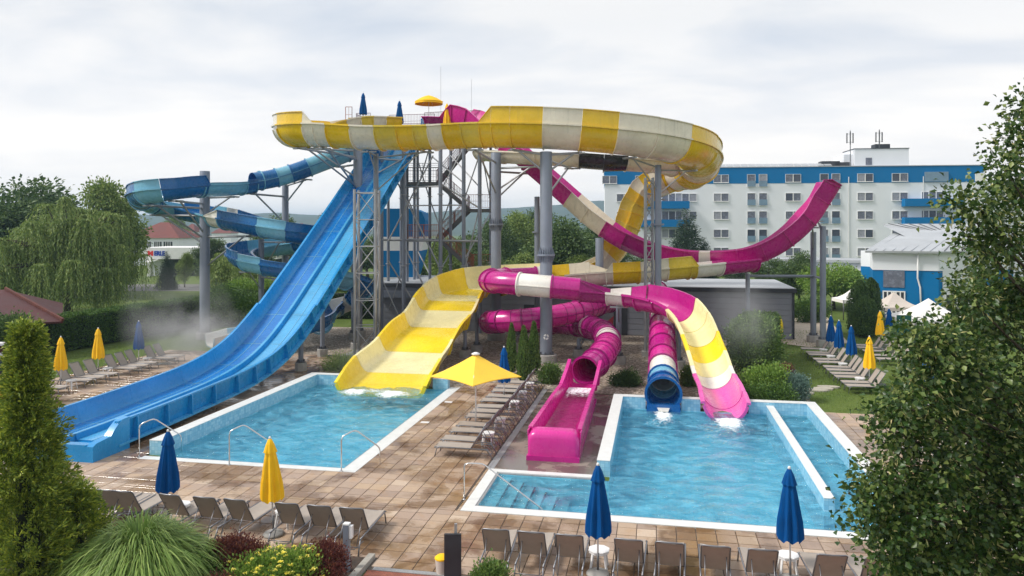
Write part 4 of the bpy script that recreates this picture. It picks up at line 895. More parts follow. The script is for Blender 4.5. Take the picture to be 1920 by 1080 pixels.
# ================================================================ steel: columns, masts, tower
def column(u, Y, zt, r, label, arms=(), collar=None, plinth=.5, name='support_column', finned=False, base=None):
    p = W(u, Y, 0) if base is None else Vector((base[0], base[1], 0))
    o = thing(name, label, 'column', tuple(p), group='slide support columns')
    n = 24 if r > .25 else 14
    ph = .45 if plinth else 0
    MB().lathe([(r, ph), (r, zt), (r * .98, zt + .015)], p, n).build('shaft', 'steel_paint', o, 40)
    if plinth: MB().lathe([(r + plinth * .5, -.1), (r + plinth * .5, ph - .03), (r + plinth * .5 - .03, ph)], p, 8 if r < .25 else 20).build('plinth', 'concrete', o, 40)
    fb = MB().lathe([(r, ph), (r + .12, ph), (r + .12, ph + .04), (r, ph + .04)], p, n)
    for k in range(8):
        a = k * math.pi / 4; fb.bar(p + Vector((math.cos(a) * r, math.sin(a) * r, ph + .04)), p + Vector((math.cos(a) * (r + .06), math.sin(a) * (r + .06), ph + .16)), .02, .1)
    fb.build('base_plate', 'steel_dark', o)
    if collar:
        c = MB().lathe([(r, -.06), (r + .16, -.06), (r + .16, .06), (r, .06)], p + Vector((0, 0, collar)), n)
        if finned:
            for k in range(20):
                a = k * math.pi / 10; d = Vector((math.cos(a), math.sin(a), 0))
                for sg in (-1, 1):
                    b0 = p + Vector((0, 0, collar)) + d * r; s_ = Vector((-d.y, d.x, 0)) * .012
                    tri = [b0 + Vector((0, 0, .05 * sg)), b0 + d * .15 + Vector((0, 0, .05 * sg)), b0 + Vector((0, 0, .5 * sg))]
                    c.add([q - s_ for q in tri] + [q + s_ for q in tri], [(0, 1, 2), (5, 4, 3), (0, 3, 4, 1), (1, 4, 5, 2), (2, 5, 3, 0)])
        c.build('collar', 'steel_paint', o)
    for q in arms:
        q = Vector(q); h0 = min(zt - .15, q.z - .12); a0 = Vector((p.x, p.y, h0)); a1 = Vector((q.x, q.y, q.z - .06)); ra = .055 if r < .25 else .075
        d = (a1 - a0); low = Vector((p.x, p.y, h0 - min(2.2, max(.5, d.length * .55))))
        am = MB().tube([a0, a1], ra, 8).tube([low, a0 + d * .86], ra * .85, 8)
        t = Vector((d.x, d.y, 0)).normalized() if Vector((d.x, d.y, 0)).length > .05 else Vector((1, 0, 0)); s_ = Vector((-t.y, t.x, 0))
        am.bar(a1 - s_ * .5, a1 + s_ * .5, .16, .1); am.bar(a1 - t * .35, a1 + t * .35, .12, .08)
        am.build('bracket_arm', 'steel', o, 40)
    return o
def under(path, t, R): return path.P(t) - Vector((0, 0, R + .09))
def t_at(path, u, t0=0): return path.cross_u(t0, u)
column(384, 54.2, 11.95, .35, 'tall thick grey column rising through the left loop of the blue flume', [under(LOOP, t_at(LOOP, 280, 8), .8), under(LOOP, t_at(LOOP, 440), .8), under(LOOP, t_at(LOOP, 330, 8), .8), under(LOOP, 13.6, .8), under(LOOP, t_at(LOOP, 470, 17), .8)])
column(535, 58.6, 11.3, .25, 'grey column under the blue tube close to the racing slide', [under(LOOP, t_at(LOOP, 470), .7), under(LOOP, t_at(LOOP, 575), .7), under(LOOP, 22.6, .8)])
column(490, 54.4, 7.1, .2, 'slimmer grey column under the lower blue flume loop', [under(LOOP, t_at(LOOP, 462, 26.5), .8), under(LOOP, t_at(LOOP, 530, 17), .8), under(LOOP, 28.3, .8)])
column(671, 55.2, 13.7, .33, 'thick grey column beside the top of the racing slide', [under(RING, 4.6, 1.3), under(RING, 7.1, 1.32), under(RING, 8.6, 1.32), under(LOOP, 1.3, .66)])
column(705, 49.6, 12.75, .17, 'slim tall grey column in front of the racing slide', [under(RING, t_at(RING, 690, 9), 1.32), under(RING, t_at(RING, 800, 9), 1.32)])
column(930, 53.6, 13.2, .36, 'thick grey column with a collar behind the magenta tube bend', [under(RING, t_at(RING, 890, 9), 1.32), under(INNER, 2.1, .8), under(BOOM, 5.1, 0)], collar=EYE + 9 * 53.6 / FOC, finned=True)
column(1024, 44.6, 12.35, .36, 'thickest foreground column standing on the gravel before the magenta tubes', [under(RING, t_at(RING, 962, 9), 1.32), under(RING, t_at(RING, 1085, 9), 1.32), under(INNER, 3.2, .8)], collar=EYE - 48 * 44.6 / FOC, finned=True, plinth=.55)
column(1007, 56, 10.2, .2, 'grey column standing just behind the thick foreground column', [], collar=7.6)
column(1234, 46.6, 11.75, .2, 'grey column below the right end of the yellow ring', [under(RING, t_at(RING, 1180, 12), 1.32), under(RING, 16.6, 1.32), under(RING, 20.8, 1.32)], collar=8.1)
column(1124, 50.9, 7.2, .27, 'grey column under the foot of the cream drop', [under(BOOM, 8.4, 0), under(BACK, t_at(BACK, 1110), .85)])
column(1525, 52.6, 7.6, .2, 'rear post of the pair holding up the climbing magenta end', [under(BOOM, 15.6, 0)])
column(1543, 50.6, 8.0, .2, 'front post of the pair holding up the climbing magenta end', [under(BOOM, 15.9, 0)])
column(1402, 51.6, 4.75, .15, 'short post carrying the magenta valley beside the grey building', [under(BOOM, 12.9, 0)])
column(1160, 44.1, 3.4, .16, 'short grey post under the white join of the magenta flume', [under(BACK, t_at(BACK, 1160, 15), .66)])
column(1272, 42.6, 2.75, .15, 'short grey post behind the mouth tube and the curving flume', [under(BACK, t_at(BACK, 1262, 15), .74)])
column(872, 46.2, 1.75, .11, 'thin post under the right edge of the broad yellow slide', [])
column(894, 48.2, 2.6, .12, 'thin post behind the upper turn of the broad yellow slide', [])
column(960, 49, 1.2, .12, 'low post under the magenta coil behind the conifers', [under(COIL, 8, .66)])
column(1085, 46.4, 1.1, .12, 'low post under the crossing of the magenta coil', [under(COIL, 10.6, .66)])
for k, (x, y, lab) in enumerate([(-19.3, 38.9, 'short post under the blue racing slide nearest the pool'), (-20.2, 43.6, 'grey post under the steep lower half of the racing slide'), (-19.2, 46.4, 'taller grey post under the middle of the racing slide'), (-21.2, 50.8, 'long grey post under the upper half of the racing slide')]):
    z = [2.2, 5.1, 6.9, 9.7][k]; column(0, 0, z, .14, lab, [], base=(x, y), plinth=.4)
# braces from the paired posts
bs = thing('cross_beam', 'horizontal steel beam from the short post to the paired posts', 'beam', tuple(W(1470, 51.5, 0)))
MB().tube([W(1404, 51.6, 4.62), W(1525, 52.4, 4.55)], .1, 10).tube([W(1525, 52.5, 4.55), W(1543, 50.7, 4.5)], .08, 8).build('beam', 'steel_paint', bs, 40)
# emblem on the thick column
em = bpy.data.objects['support_column.006'] if 'support_column.006' in bpy.data.objects else None
pc = W(1024, 44.6, 0); dr = (Vector((0, 0, 0)) - pc).normalized(); dr.z = 0; dr.normalize()
tgt = [o for o in bpy.data.objects if o.get('label', '').startswith('thickest foreground')][0]
sd = Vector((-dr.y, dr.x, 0)); ee = MB(); zc = EYE - 202 * 44.2 / FOC
def onshaft(a, z, off): c = math.cos(a / .36); s = math.sin(a / .36); return pc + dr * (.36 + off) * c + sd * (.36 + off) * s + Vector((0, 0, z))
for k in range(16):
    a0, a1 = k * math.pi / 8, (k + 1) * math.pi / 8
    if k % 4 != 3:
        ee.add([onshaft(.07 * math.cos(a0), zc + .07 * math.sin(a0), .006), onshaft(.17 * math.cos(a0), zc + .17 * math.sin(a0), .006), onshaft(.17 * math.cos(a1), zc + .17 * math.sin(a1), .006), onshaft(.07 * math.cos(a1), zc + .07 * math.sin(a1), .006)], [(0, 1, 2, 3)])
ee.build('emblem', 'white_paint', tgt)

def lattice(u, Y, w, zt, label, d=None):
    c = W(u, Y, 0); o = thing('lattice_mast', label, 'mast', tuple(c)); d = d or w
    X = Vector((CT, ST, 0)); N = Vector((-ST, CT, 0))
    cs = [c + X * sx * w / 2 + N * sy * d / 2 for sx, sy in ((-1, -1), (1, -1), (1, 1), (-1, 1))]
    for q in cs:
        MB().cyl(q, q + Vector((0, 0, zt)), .085 if w > .8 else .06, n=10).build('leg', 'steel', o, 40)
    n = max(4, int(zt / (1.6 if w > .8 else .8)))
    for i in range(n):
        mb = MB(); z0, z1 = .3 + i * (zt - .5) / n, .3 + (i + 1) * (zt - .5) / n
        for k in range(4):
            a, b = cs[k], cs[(k + 1) % 4]
            mb.tube([a + Vector((0, 0, z1)), b + Vector((0, 0, z1))], .035, 6)
            mb.tube([a + Vector((0, 0, z0)), b + Vector((0, 0, z1))] if (i + k) % 2 else [b + Vector((0, 0, z0)), a + Vector((0, 0, z1))], .03, 6)
        mb.build('bracing', 'steel', o, 40)
    MB().bx(c.x - w, c.x + w, c.y - d, c.y + d, -.1, .25).build('plinth', 'concrete', o)
lattice(688, 46, 1.25, 10.2, 'square steel lattice mast standing before the racing slide')
lattice(1217, 46.9, .45, 11.0, 'narrow steel lattice mast beside the column under the yellow ring')

# ---------------------------------------------------------------- tower with stairs
TX = Vector((CT, ST, 0)); TN = Vector((-ST, CT, 0))
PZ = 16.1
tower = thing('slide_tower', 'tall steel slide tower with zigzag stairs and a railed start platform', 'tower', tuple(W(830, 60, 0)))
posts = [(716, 58), (728, 61), (757, 57.5), (763.5, 60.5), (777, 63), (783, 64), (806, 61), (826, 56.4), (845, 59.6), (869.5, 57.4), (899.5, 57), (752, 64), (920, 63)]
for u, Y in posts:
    r = .15 if u in (826, 757, 899.5, 869.5) else .12; p = W(u, Y, 0)
    s_ = MB().lathe([(r, 0), (r, PZ - .5)], p, 12).build('post', 'steel_paint', tower, 40)
    cl = MB()
    for z in (5.0, 10.4): cl.lathe([(r, 0), (r + .09, 0), (r + .09, .06), (r, .06)], p + Vector((0, 0, z)), 12)
    cl.build('collar', 'steel', s_)
def T(u, Y, z): return W(u, Y, z)
for a, b, r in [((705, 56, 11.9), (775, 57.6, 13.6), .07), ((728, 57.5, 6.9), (812, 57.4, 13.4), .06), ((738, 58, 12.0), (845, 57.4, 3.2), .06), ((812, 59, 13.4), (870, 57.4, 11.3), .055), ((870, 57.4, 14.0), (830, 57, 11.0), .05), ((826, 56.5, 11.2), (899, 57, 9.4), .055), ((899, 57, 13.4), (870, 57.4, 10.0), .05), ((845, 59.5, 13.6), (899, 57.2, 11.0), .05),
             ((765, 57.5, 9.6), (880, 57.5, 9.65), .05), ((710, 58, 7.0), (900, 57, 6.9), .09), ((757, 57.5, 6.6), (826, 57, 1.0), .06), ((728, 58, 5.4), (800, 58, .6), .06), ((757, 57.6, 5.0), (728, 58, 1.5), .04), ((899, 57, 9.5), (848, 57, .8), .05), ((869, 57.4, 6.5), (896, 57, .8), .05), ((716, 58, 4.0), (757, 57.5, .4), .05), ((700, 56.4, 13.1), (770, 58, 13.0), .08), ((777, 63, 14.5), (806, 61, 10.2), .05), ((806, 61, 14.5), (777, 63, 10.2), .05), ((845, 59.6, 10.2), (806, 61, 5.6), .05), ((806, 61, 10.2), (845, 59.6, 5.6), .05), ((763, 60.5, 10.4), (806, 61, 6.2), .05), ((869, 57.4, 5.4), (920, 63, 9.2), .05), ((899, 57, 14.6), (920, 63, 10), .05), ((757, 57.5, 14.2), (826, 56.4, 14.3), .07), ((826, 56.4, 14.3), (899, 57, 14.3), .08), ((783, 64, 6), (845, 59.6, 1), .05), ((845, 59.6, 6), (783, 64, 1), .05), ((763, 60.5, 3.3), (899, 57, 3.3), .06), ((757, 57.5, 11.0), (826, 56.4, 11.0), .06)]:
    MB().tube([T(*a), T(*b)], r, 8).build('brace', 'steel', tower, 40)
# platform
x0, x1, y0, y1 = -24.2, -11.4, 57.6, 64.5
pf = MB().bx(x0, x1, y0, y1, PZ - .12, PZ).build('platform', 'steel_dark', tower)
bm_ = MB()
for k in range(9): bm_.bx(x0, x1, y0 + k * .85, y0 + k * .85 + .12, PZ - .42, PZ - .13)
bm_.bx(x0, x0 + .14, y0, y1, PZ - .55, PZ - .43).bx(x1 - .14, x1, y0, y1, PZ - .55, PZ - .43).bx(-17.6, -17.4, y0, y1, PZ - .55, PZ - .43).build('beam', 'steel', pf)
def railing(pts, mat, parent, h=1.1, gap=.13, rb=.009, post=1.5):
    rl = MB(); ba = MB()
    for a, b in zip(pts, pts[1:]):
        a, b = Vector(a), Vector(b); L = (b - a).length; up = Vector((0, 0, h))
        rl.tube([a + up, b + up], .024, 6).tube([a + up * .55, b + up * .55], .014, 6).tube([a + up * .1, b + up * .1], .016, 6)
        n = max(1, round(L / post))
        for k in range(n + 1): q = a + (b - a) * k / n; rl.tube([q, q + up], .024, 6)
        m = int(L / gap)
        for k in range(1, m): q = a + (b - a) * k / m; ba.bar(q + up * .1, q + up, rb * 2)
    o = rl.build('railing', mat, parent, 40); ba.build('baluster', mat, o)
railing([(-24.1, 58.4, PZ), (-24.1, 64.4, PZ), (-11.5, 64.4, PZ), (-11.5, 58.0, PZ)], 'rail_purple', tower)
railing([(-18.35, 58.6, PZ), (-16.0, 58.3, PZ), (-13.6, 58.3, PZ)], 'rail_purple', tower)
railing([(-22.3, 61.2, PZ + .15), (-18.3, 61.2, PZ + .15)], 'rail_purple', tower, h=1.25, post=3.8)
railing([(-23.9, 57.9, PZ), (-22.7, 57.9, PZ)], 'rail_purple', tower)
# stairs: flights between landings
def flight(a, b, w=1.15):
    a, b = Vector(a), Vector(b); d = Vector((b.x - a.x, b.y - a.y, 0)); s_ = Vector((-d.y, d.x, 0)).normalized()
    n = max(3, int(abs(b.z - a.z) / .19)); st = MB(); tr = MB()
    for k in (-1, 1): st.bar(a + s_ * k * w / 2 - Vector((0, 0, .12)), b + s_ * k * w / 2 - Vector((0, 0, .12)), .06, .28)
    for i in range(n + 1):
        q = a + (b - a) * i / n; tr.box(q, (.31, w - .07, .045), rz=math.atan2(d.y, d.x)).box(q - Vector((0, 0, .09)) + d.normalized() * .14, (.02, w - .07, .12), rz=math.atan2(d.y, d.x))
    o = st.build('stair_flight', 'steel_dark', tower); tr.build('tread', 'steel_dark', o)
    for k in (-1, 1): railing([a + s_ * k * w / 2, b + s_ * k * w / 2], 'rust_paint' if min(a.z, b.z) < 7.5 else 'rail_purple', tower, h=1.0, gap=.16)
def landing(u0, u1, Y0, Y1, z, mat):
    c = [W(u0, Y0, z), W(u1, Y0, z), W(u1, Y1, z), W(u0, Y1, z)]; mb = MB()
    k = len(mb.v); mb.v += [tuple(q - Vector((0, 0, .22))) for q in c] + [tuple(q) for q in c]
    for f in ((0, 1, 2, 3), (4, 5, 6, 7), (0, 1, 5, 4), (1, 2, 6, 5), (2, 3, 7, 6), (3, 0, 4, 7)): mb.f.append(f); mb.mi.append(0)
    mb.build('landing', 'steel_dark', tower); return c
c = landing(764, 822, 59, 62, 11.5, 0); railing([c[1], c[0], c[3], c[2]], 'steel_dark', tower, gap=.2)
railing([c[0] + Vector((0, 0, 1.1)), c[1] + Vector((0, 0, 1.1))], 'steel', tower, h=.35, gap=.6)
c = landing(878, 924, 59, 62, 9.4, 0); railing([c[0], c[1], c[2]], 'rail_purple', tower)
c = landing(764, 826, 59, 62, 7.05, 0); railing([c[1], c[0], c[3]], 'rust_paint', tower)
c = landing(884, 934, 59, 62, 4.75, 0); railing([c[0], c[1], c[2]], 'rust_paint', tower)
flight(W(905, 60.9, 15.9), W(820, 60.9, 11.5)); flight(W(822, 59.5, 11.5), W(880, 59.5, 9.4)); flight(W(880, 60.9, 9.4), W(824, 60.9, 7.05)); flight(W(826, 59.5, 7.05), W(886, 59.5, 4.75)); flight(W(888, 60.9, 4.75), W(800, 60.9, .0))
# antenna rods
MB().tube([W(826.5, 60, PZ), W(826.5, 60, PZ + 4.6)], .012, 5).tube([W(884, 60, PZ), W(884, 60, PZ + 3.6)], .012, 5).build('lightning_rod', 'steel', tower)
for k, (u, lab) in enumerate(((650, 'small red railed gate'),)):
    railing([W(648, 57.5, PZ - .3), W(660, 57.5, PZ - .3), W(660, 59, PZ - .3)], 'rust_paint', tower, h=1.3, post=.5, gap=.2)
# blue and white hall beside the stairs
hall = thing('stair_hall', 'blue and white banded hall with a slanting flank behind the lattice mast', 'building', tuple(W(765, 66, 0)))
def band(z0, z1, e0, e1, mat, rc=0.0):
    a, b = W(700, 66, z0), W(e0, 66, z0); c_, d = W(e1, 66, z1), W(700, 66, z1); N = TN * 5
    pts = [a, b, c_, d]
    if rc: pts = [a, b, c_ - Vector((0, 0, rc)), c_ - TX * rc * .3 - Vector((0, 0, rc * .3)), c_ - TX * rc, d]
    mb = MB(); loft(mb, [pts, [q + N for q in pts]]); mb.build('wall', mat, hall)
zz = lambda v: EYE - (v - 430) * 66 / FOC
band(-.1, zz(520), 768, 776, 'white_paint'); band(zz(520), zz(470), 776, 790, 'hotel_blue'); band(zz(470), zz(444), 790, 796, 'white_paint'); band(zz(444), zz(391), 796, 797, 'hotel_blue', 1.0)
railing([W(766, 65.6, zz(445)), W(822, 65.2, zz(445))], 'rust_paint', tower, h=1.1, gap=.16)

# ================================================================ furniture
def on_y(u, y):
    x = (u - 960.0) / FOC; return y * (x * CT - ST) / (x * ST + CT)
def make_lounger():
    o = thing('sun_lounger', 'x', 'sunlounger', group='grey sunloungers')
    zs = .335; hy = -.22; ang = R_(58); bl = .78; W2 = .315
    hx = lambda d, off=0: Vector((0, hy - math.cos(ang) * d - math.sin(ang) * off, zs + math.sin(ang) * d - math.cos(ang) * off))
    # slings
    n = 8; mb = MB()
    rows = [[Vector((-W2 + .03 + (2 * W2 - .06) * i / 6, hy + .01 + (1.27) * k / n, zs + .012 - .022 * math.sin(math.pi * i / 6))) for i in range(7)] for k in range(n + 1)]
    def skin(rows, th):
        k0 = len(mb.v); m = len(rows[0])
        for r in rows: mb.v += [tuple(q) for q in r]
        for r in rows: mb.v += [tuple(q + th) for q in r]
        N = len(rows) * m
        for a in range(len(rows) - 1):
            for b in range(m - 1):
                q = k0 + a * m + b; mb.f += [(q, q + 1, q + m + 1, q + m), (q + N, q + N + m, q + N + m + 1, q + N + 1)]; mb.mi += [0, 0]
    skin(rows, Vector((0, 0, -.006))); mb.build('seat_sling', 'sling', o, True)
    mb = MB(); up = Vector((0, -math.sin(ang), -math.cos(ang)))
    fr = [[Vector((-W2 + .03 + (2 * W2 - .06) * i / 6, 0, 0)) + hx(.02 + (bl - .04) * k / 5) + up * .02 * math.sin(math.pi * i / 6) for i in range(7)] for k in range(6)]
    skin(fr, up * .002); mb.build('back_sling', 'sling', o, True)
    mb = MB(); skin([[q + up * .007 for q in r] for r in fr], up * .002); mb.build('back_sling', 'sling_back', o, True)
    # frames
    f = MB()
    for s in (-1, 1): f.tube([(s * W2, hy - .62, zs - .005), (s * W2, .9, zs), (s * W2, 1.06, zs - .03)], .019, 8)
    f.tube([(-W2, 1.05, zs - .02), (W2, 1.05, zs - .02)], .017, 8).tube([(-W2, hy, zs), (W2, hy, zs)], .015, 8)
    f.build('seat_frame', 'frame_grey', o, True)
    f = MB(); tp = hx(bl); f.tube([Vector((-W2 + .012, 0, 0)) + hx(0), Vector((-W2 + .012, 0, 0)) + hx(bl - .03), Vector((-W2 + .05, 0, 0)) + tp, Vector((0, 0, 0)) + hx(bl + .012, .02), Vector((W2 - .05, 0, 0)) + tp, Vector((W2 - .012, 0, 0)) + hx(bl - .03), Vector((W2 - .012, 0, 0)) + hx(0)], .017, 8)
    f.build('back_frame', 'frame_grey', o, True)
    for s in (-1, 1):
        MB().tube([(s * W2, .86, zs), (s * W2, .98, zs - .06), (s * W2 * 1.02, 1.05, .005)], .018, 8).build('leg', 'frame_grey', o, True)
        MB().tube([(s * W2, hy - .45, zs), (s * W2, hy - .62, zs - .04), (s * W2 * 1.02, hy - .78, .005)], .018, 8).build('leg', 'frame_grey', o, True)
    f = MB()
    for s in (-1, 1): f.tube([Vector((s * W2 * .72, 0, 0)) + hx(.46, .02), (s * W2 * .72, hy - .62, .16)], .011, 6)
    f.tube([(-W2, hy - .68, .16), (W2, hy - .68, .16)], .011, 6).tube([(-W2, hy - .40, zs - .13), (-W2 * .6, hy - .66, .10), (W2 * .6, hy - .66, .10), (W2, hy - .40, zs - .13)], .010, 6)
    f.build('back_support', 'frame_grey', o, True)
    return o
LOUNGER = make_lounger(); _first = [True]
def lounger(x, y, rz, label, group):
    rnd = random.Random(int(x * 71 + y * 37)); rz += rnd.uniform(-.06, .06); x += rnd.uniform(-.03, .03)
    if _first[0]:
        _first[0] = False; o = LOUNGER; o.location = (x, y, 0); o.rotation_euler = (0, 0, rz); o['label'] = label; o['group'] = group; return o
    return dup(LOUNGER, (x, y, 0), rz, label, group)
def make_table():
    o = thing('side_table', 'x', 'table', group='white plastic side tables')
    oc = [(.235 * math.cos(R_(22.5 + 45 * k)) * 1.08, .235 * math.sin(R_(22.5 + 45 * k)) * 1.08) for k in range(8)]
    MB().prism(oc, .415, .44).prism([(x * .94, y * .94) for x, y in oc], .37, .415).build('top', 'white_plastic', o)
    for sx, sy in ((-1, -1), (1, -1), (1, 1), (-1, 1)):
        MB().bar((sx * .135, sy * .135, .38), (sx * .185, sy * .185, 0), .05, .03).build('leg', 'white_plastic', o)
    return o
TABLE = make_table(); _ft = [True]
def table(x, y, label, rz=0.0):
    if _ft[0]:
        _ft[0] = False; TABLE.location = (x, y, 0); TABLE['label'] = label; return TABLE
    return dup(TABLE, (x, y, 0), rz, label)
def make_parasol(mat, cat='parasol'):
    o = thing('closed_parasol', 'x', cat, group='closed parasols')
    MB().cyl((0, 0, .06), (0, 0, 2.46), .02, n=10).build('pole', 'white_paint', o, True)
    MB().cyl((0, 0, .05), (0, 0, .5), .027, n=10).build('sleeve', 'steel_dark', o, True)
    MB().lathe([(.0, 0), (.24, 0), (.27, .03), (.24, .07), (.06, .11), (.03, .12)], (0, 0, 0), 20).build('base', 'concrete', o, True)
    N = 48; rnd = random.Random(4); ph = [rnd.uniform(.85, 1.15) for _ in range(8)]
    def pl(k, i):
        d = [.16, .22, .26, .2, .16, .12, .1][min(i, 6)]; w = math.cos(k * 2 * math.pi / 6) * .5 + .5
        return (1 + d * (w - .5) * 1.6) * (1 + (ph[k * 8 // N] - 1) * .35)
    prof = [(.275, .93), (.262, 1.10), (.235, 1.35), (.20, 1.62), (.165, 1.88), (.125, 2.12), (.06, 2.3)]
    mb = MB(); mb.lathe(prof, (0, 0, 0), N, pl)
    for j in range(N):  # ragged hem
        x, y, z = mb.v[j]; mb.v[j] = (x, y, z + .045 * math.cos(j * 2 * math.pi / 6) + .02 * ph[j * 8 // N] - .02)
    mb.f = [f for f in mb.f if len(f) == 4]; mb.mi = [0] * len(mb.f)
    mb.build('canopy', mat, o, 60)
    MB().lathe([(.155, 2.13), (.15, 2.16), (.10, 2.33), (.045, 2.46), (.02, 2.475)], (0, 0, 0), N, lambda k, i: 1 + .12 * math.cos(k * 2 * math.pi / 6) * (1 - i / 5)).build('vent_cap', mat, o, 60)
    MB().lathe([(.03, 2.46), (.034, 2.5), (.022, 2.53), (.0, 2.535)], (0, 0, 0), 12).build('finial', 'white_plastic', o, True)
    return o
PAR = {'blue': None, 'yellow': None}
def parasol(kind, x, y, label, rz=0.0, tilt=(0, 0), z=0.0, s=1.0):
    if PAR[kind] is None:
        o = PAR[kind] = make_parasol('canvas_' + kind); o.location = (x, y, z); o['label'] = label; o.rotation_euler = (tilt[0], tilt[1], rz)
    else:
        o = dup(PAR[kind], (x, y, z), rz, label); o.rotation_euler = (tilt[0], tilt[1], rz)
    o.scale = (s, s, s); return o
# --- front rows (backs to the viewer)
g = 'sunloungers along the front of the deck'
for k, u in enumerate((930, 1000, 1069, 1181, 1258, 1344, 1424, 1553, 1643)):
    y = 17.42; lounger(on_y(u, y - .3), y, R_(0), ORD[k] + ' taupe sunlounger seen from behind, counted from the dark info panel', g)
for k, u in enumerate((186, 213, 243, 333, 393, 452, 547, 604, 664)):
    y = 18.05; lounger(on_y(u, y - .35), y, R_(-1), ORD[8 - k] + ' taupe sunlounger from the lamp bollard, in the row by the grass clump', g)
parasol('blue', *gp(315, 985).xy, 'closed blue parasol behind the big grass clump')
parasol('yellow', *gp(513, 1003).xy, 'closed yellow parasol among the loungers before the left pool', 0.4, (R_(1), R_(-2)))
parasol('blue', *gp(1121, 1078).xy, 'closed blue parasol before the pool entry steps', 1.1)
parasol('blue', *gp(1482, 1089).xy, 'closed blue parasol before the pool divider wall', 2.0, (0, R_(1)))
p = gp(513, 1003); table(p.x + .02, p.y + .55, 'white stool table beside the yellow parasol before the left pool')
p = gp(315, 985); table(p.x + .1, p.y + .4, 'white stool table beside the blue parasol behind the grass clump')
p = gp(1121, 1078); table(p.x, p.y + .36, 'white stool table under the blue parasol before the entry steps')
p = gp(1482, 1089); table(p.x, p.y + .36, 'white stool table under the blue parasol before the divider wall')
# --- middle row beside the open parasol
g = 'sunloungers in the row between the pools'
for k, y in enumerate((25.35, 26.2, 27.35, 28.2, 29.55, 30.4, 31.25, 32.4, 33.25, 34.4, 35.25, 36.4)):
    lounger(-6.45, y, R_(90), ORD[k] + ' grey sunlounger from the near end of the row beside the pink trough', g)
for k, y in enumerate((26.8, 28.9, 31.85, 33.85, 35.85)):
    table(-5.75 - .25, y, ORD[k] + ' white stool table from the near end of the middle lounger row')
parasol('blue', *gp(945, 754).xy, 'closed blue parasol half hidden behind the open yellow parasol', .3)
op = thing('open_parasol', 'large open square yellow parasol over the middle lounger row', 'parasol', (-6.9, 28.65, 0))
MB().cyl((-6.9, 28.65, .08), (-6.9, 28.65, 2.95), .03, n=12).build('pole', 'white_paint', op, True)
MB().lathe([(0, 0), (.3, 0), (.3, .06), (.05, .1)], (-6.9, 28.65, 0), 20).build('base', 'concrete', op, True)
def canopy_square(c, half, z0, z1, parent, mat, rot, rim=.14):
    mb = MB(); n = 12; cx, cy = c
    ring = []
    for s in range(4):
        a0, a1 = rot + s * math.pi / 2, rot + (s + 1) * math.pi / 2
        for k in range(n): f = k / n; ring.append((math.cos(a0) * (1 - f) + math.cos(a1) * f, math.sin(a0) * (1 - f) + math.sin(a1) * f, f))
    lev = [(.06, z1), (.35, None), (.7, None), (1.0, None)]; rows = []
    for fr, z in lev:
        row = []
        for (x, y, f) in ring:
            sag = 1 - .045 * math.sin(math.pi * f) * fr; zz_ = z1 + (z0 - z1) * fr - .05 * math.sin(math.pi * fr) + .05 * math.sin(math.pi * f) * fr
            row.append((cx + x * half * fr * sag, cy + y * half * fr * sag, zz_))
        rows.append(row)
    rows.append([(x, y, z - .03) for x, y, z in rows[-1]])
    m = len(ring); mb.v = [q for r in rows for q in r]
    for i in range(len(rows) - 1):
        for j in range(m): mb.f.append((i * m + j, i * m + (j + 1) % m, (i + 1) * m + (j + 1) % m, (i + 1) * m + j)); mb.mi.append(0)
    mb.f.append(tuple(range(m))); mb.mi.append(0)
    mb.build('canopy', mat, parent, 30)
canopy_square((-6.9, 28.65), 1.78, 2.08, 2.96, op, 'canvas_yellow_open', R_(-80))
MB().lathe([(.16, 2.93), (.17, 2.97), (.06, 3.02), (0, 3.03)], (-6.9, 28.65, 0), 16).build('vent_cap', 'white_plastic', op, True)
for k in range(4):
    a = R_(-80) + k * math.pi / 2
    MB().bar((-6.9, 28.65, 2.85), (-6.9 + math.cos(a) * 1.7, 28.65 + math.sin(a) * 1.7, 2.08), .03).bar((-6.9, 28.65, 2.2), (-6.9 + math.cos(a) * .8, 28.65 + math.sin(a) * .8, 2.44), .022).build('rib', 'white_paint', op)
# --- left row along the lawn
g = 'sunloungers along the left lawn'
ys = (28.2, 29.15, 30.2, 31.2, 32.85, 33.75, 34.65, 36.15, 37.0, 37.85, 39.35, 40.2)
for k, y in enumerate(ys):
    lounger(-28.6, y, R_(-90), ORD[len(ys) - 1 - k] + ' grey sunlounger from the steamy far end of the lawn row', g)
for k, (kind, u, v, lab) in enumerate((('yellow', 114, 729, 'closed yellow parasol nearer the hut beside the left lawn'), ('yellow', 184, 705, 'closed yellow parasol in the middle of the left lawn row'), ('blue', 260, 685, 'closed blue parasol at the steamy end of the left lawn row'))):
    p = gp(u, v); parasol(kind, p.x, p.y, lab, k * 1.3, (0, 0), 0, 1.02); table(p.x + .5, p.y + .1, ('near', 'middle', 'far')[k] + ' white stool table in the left lawn lounger row')
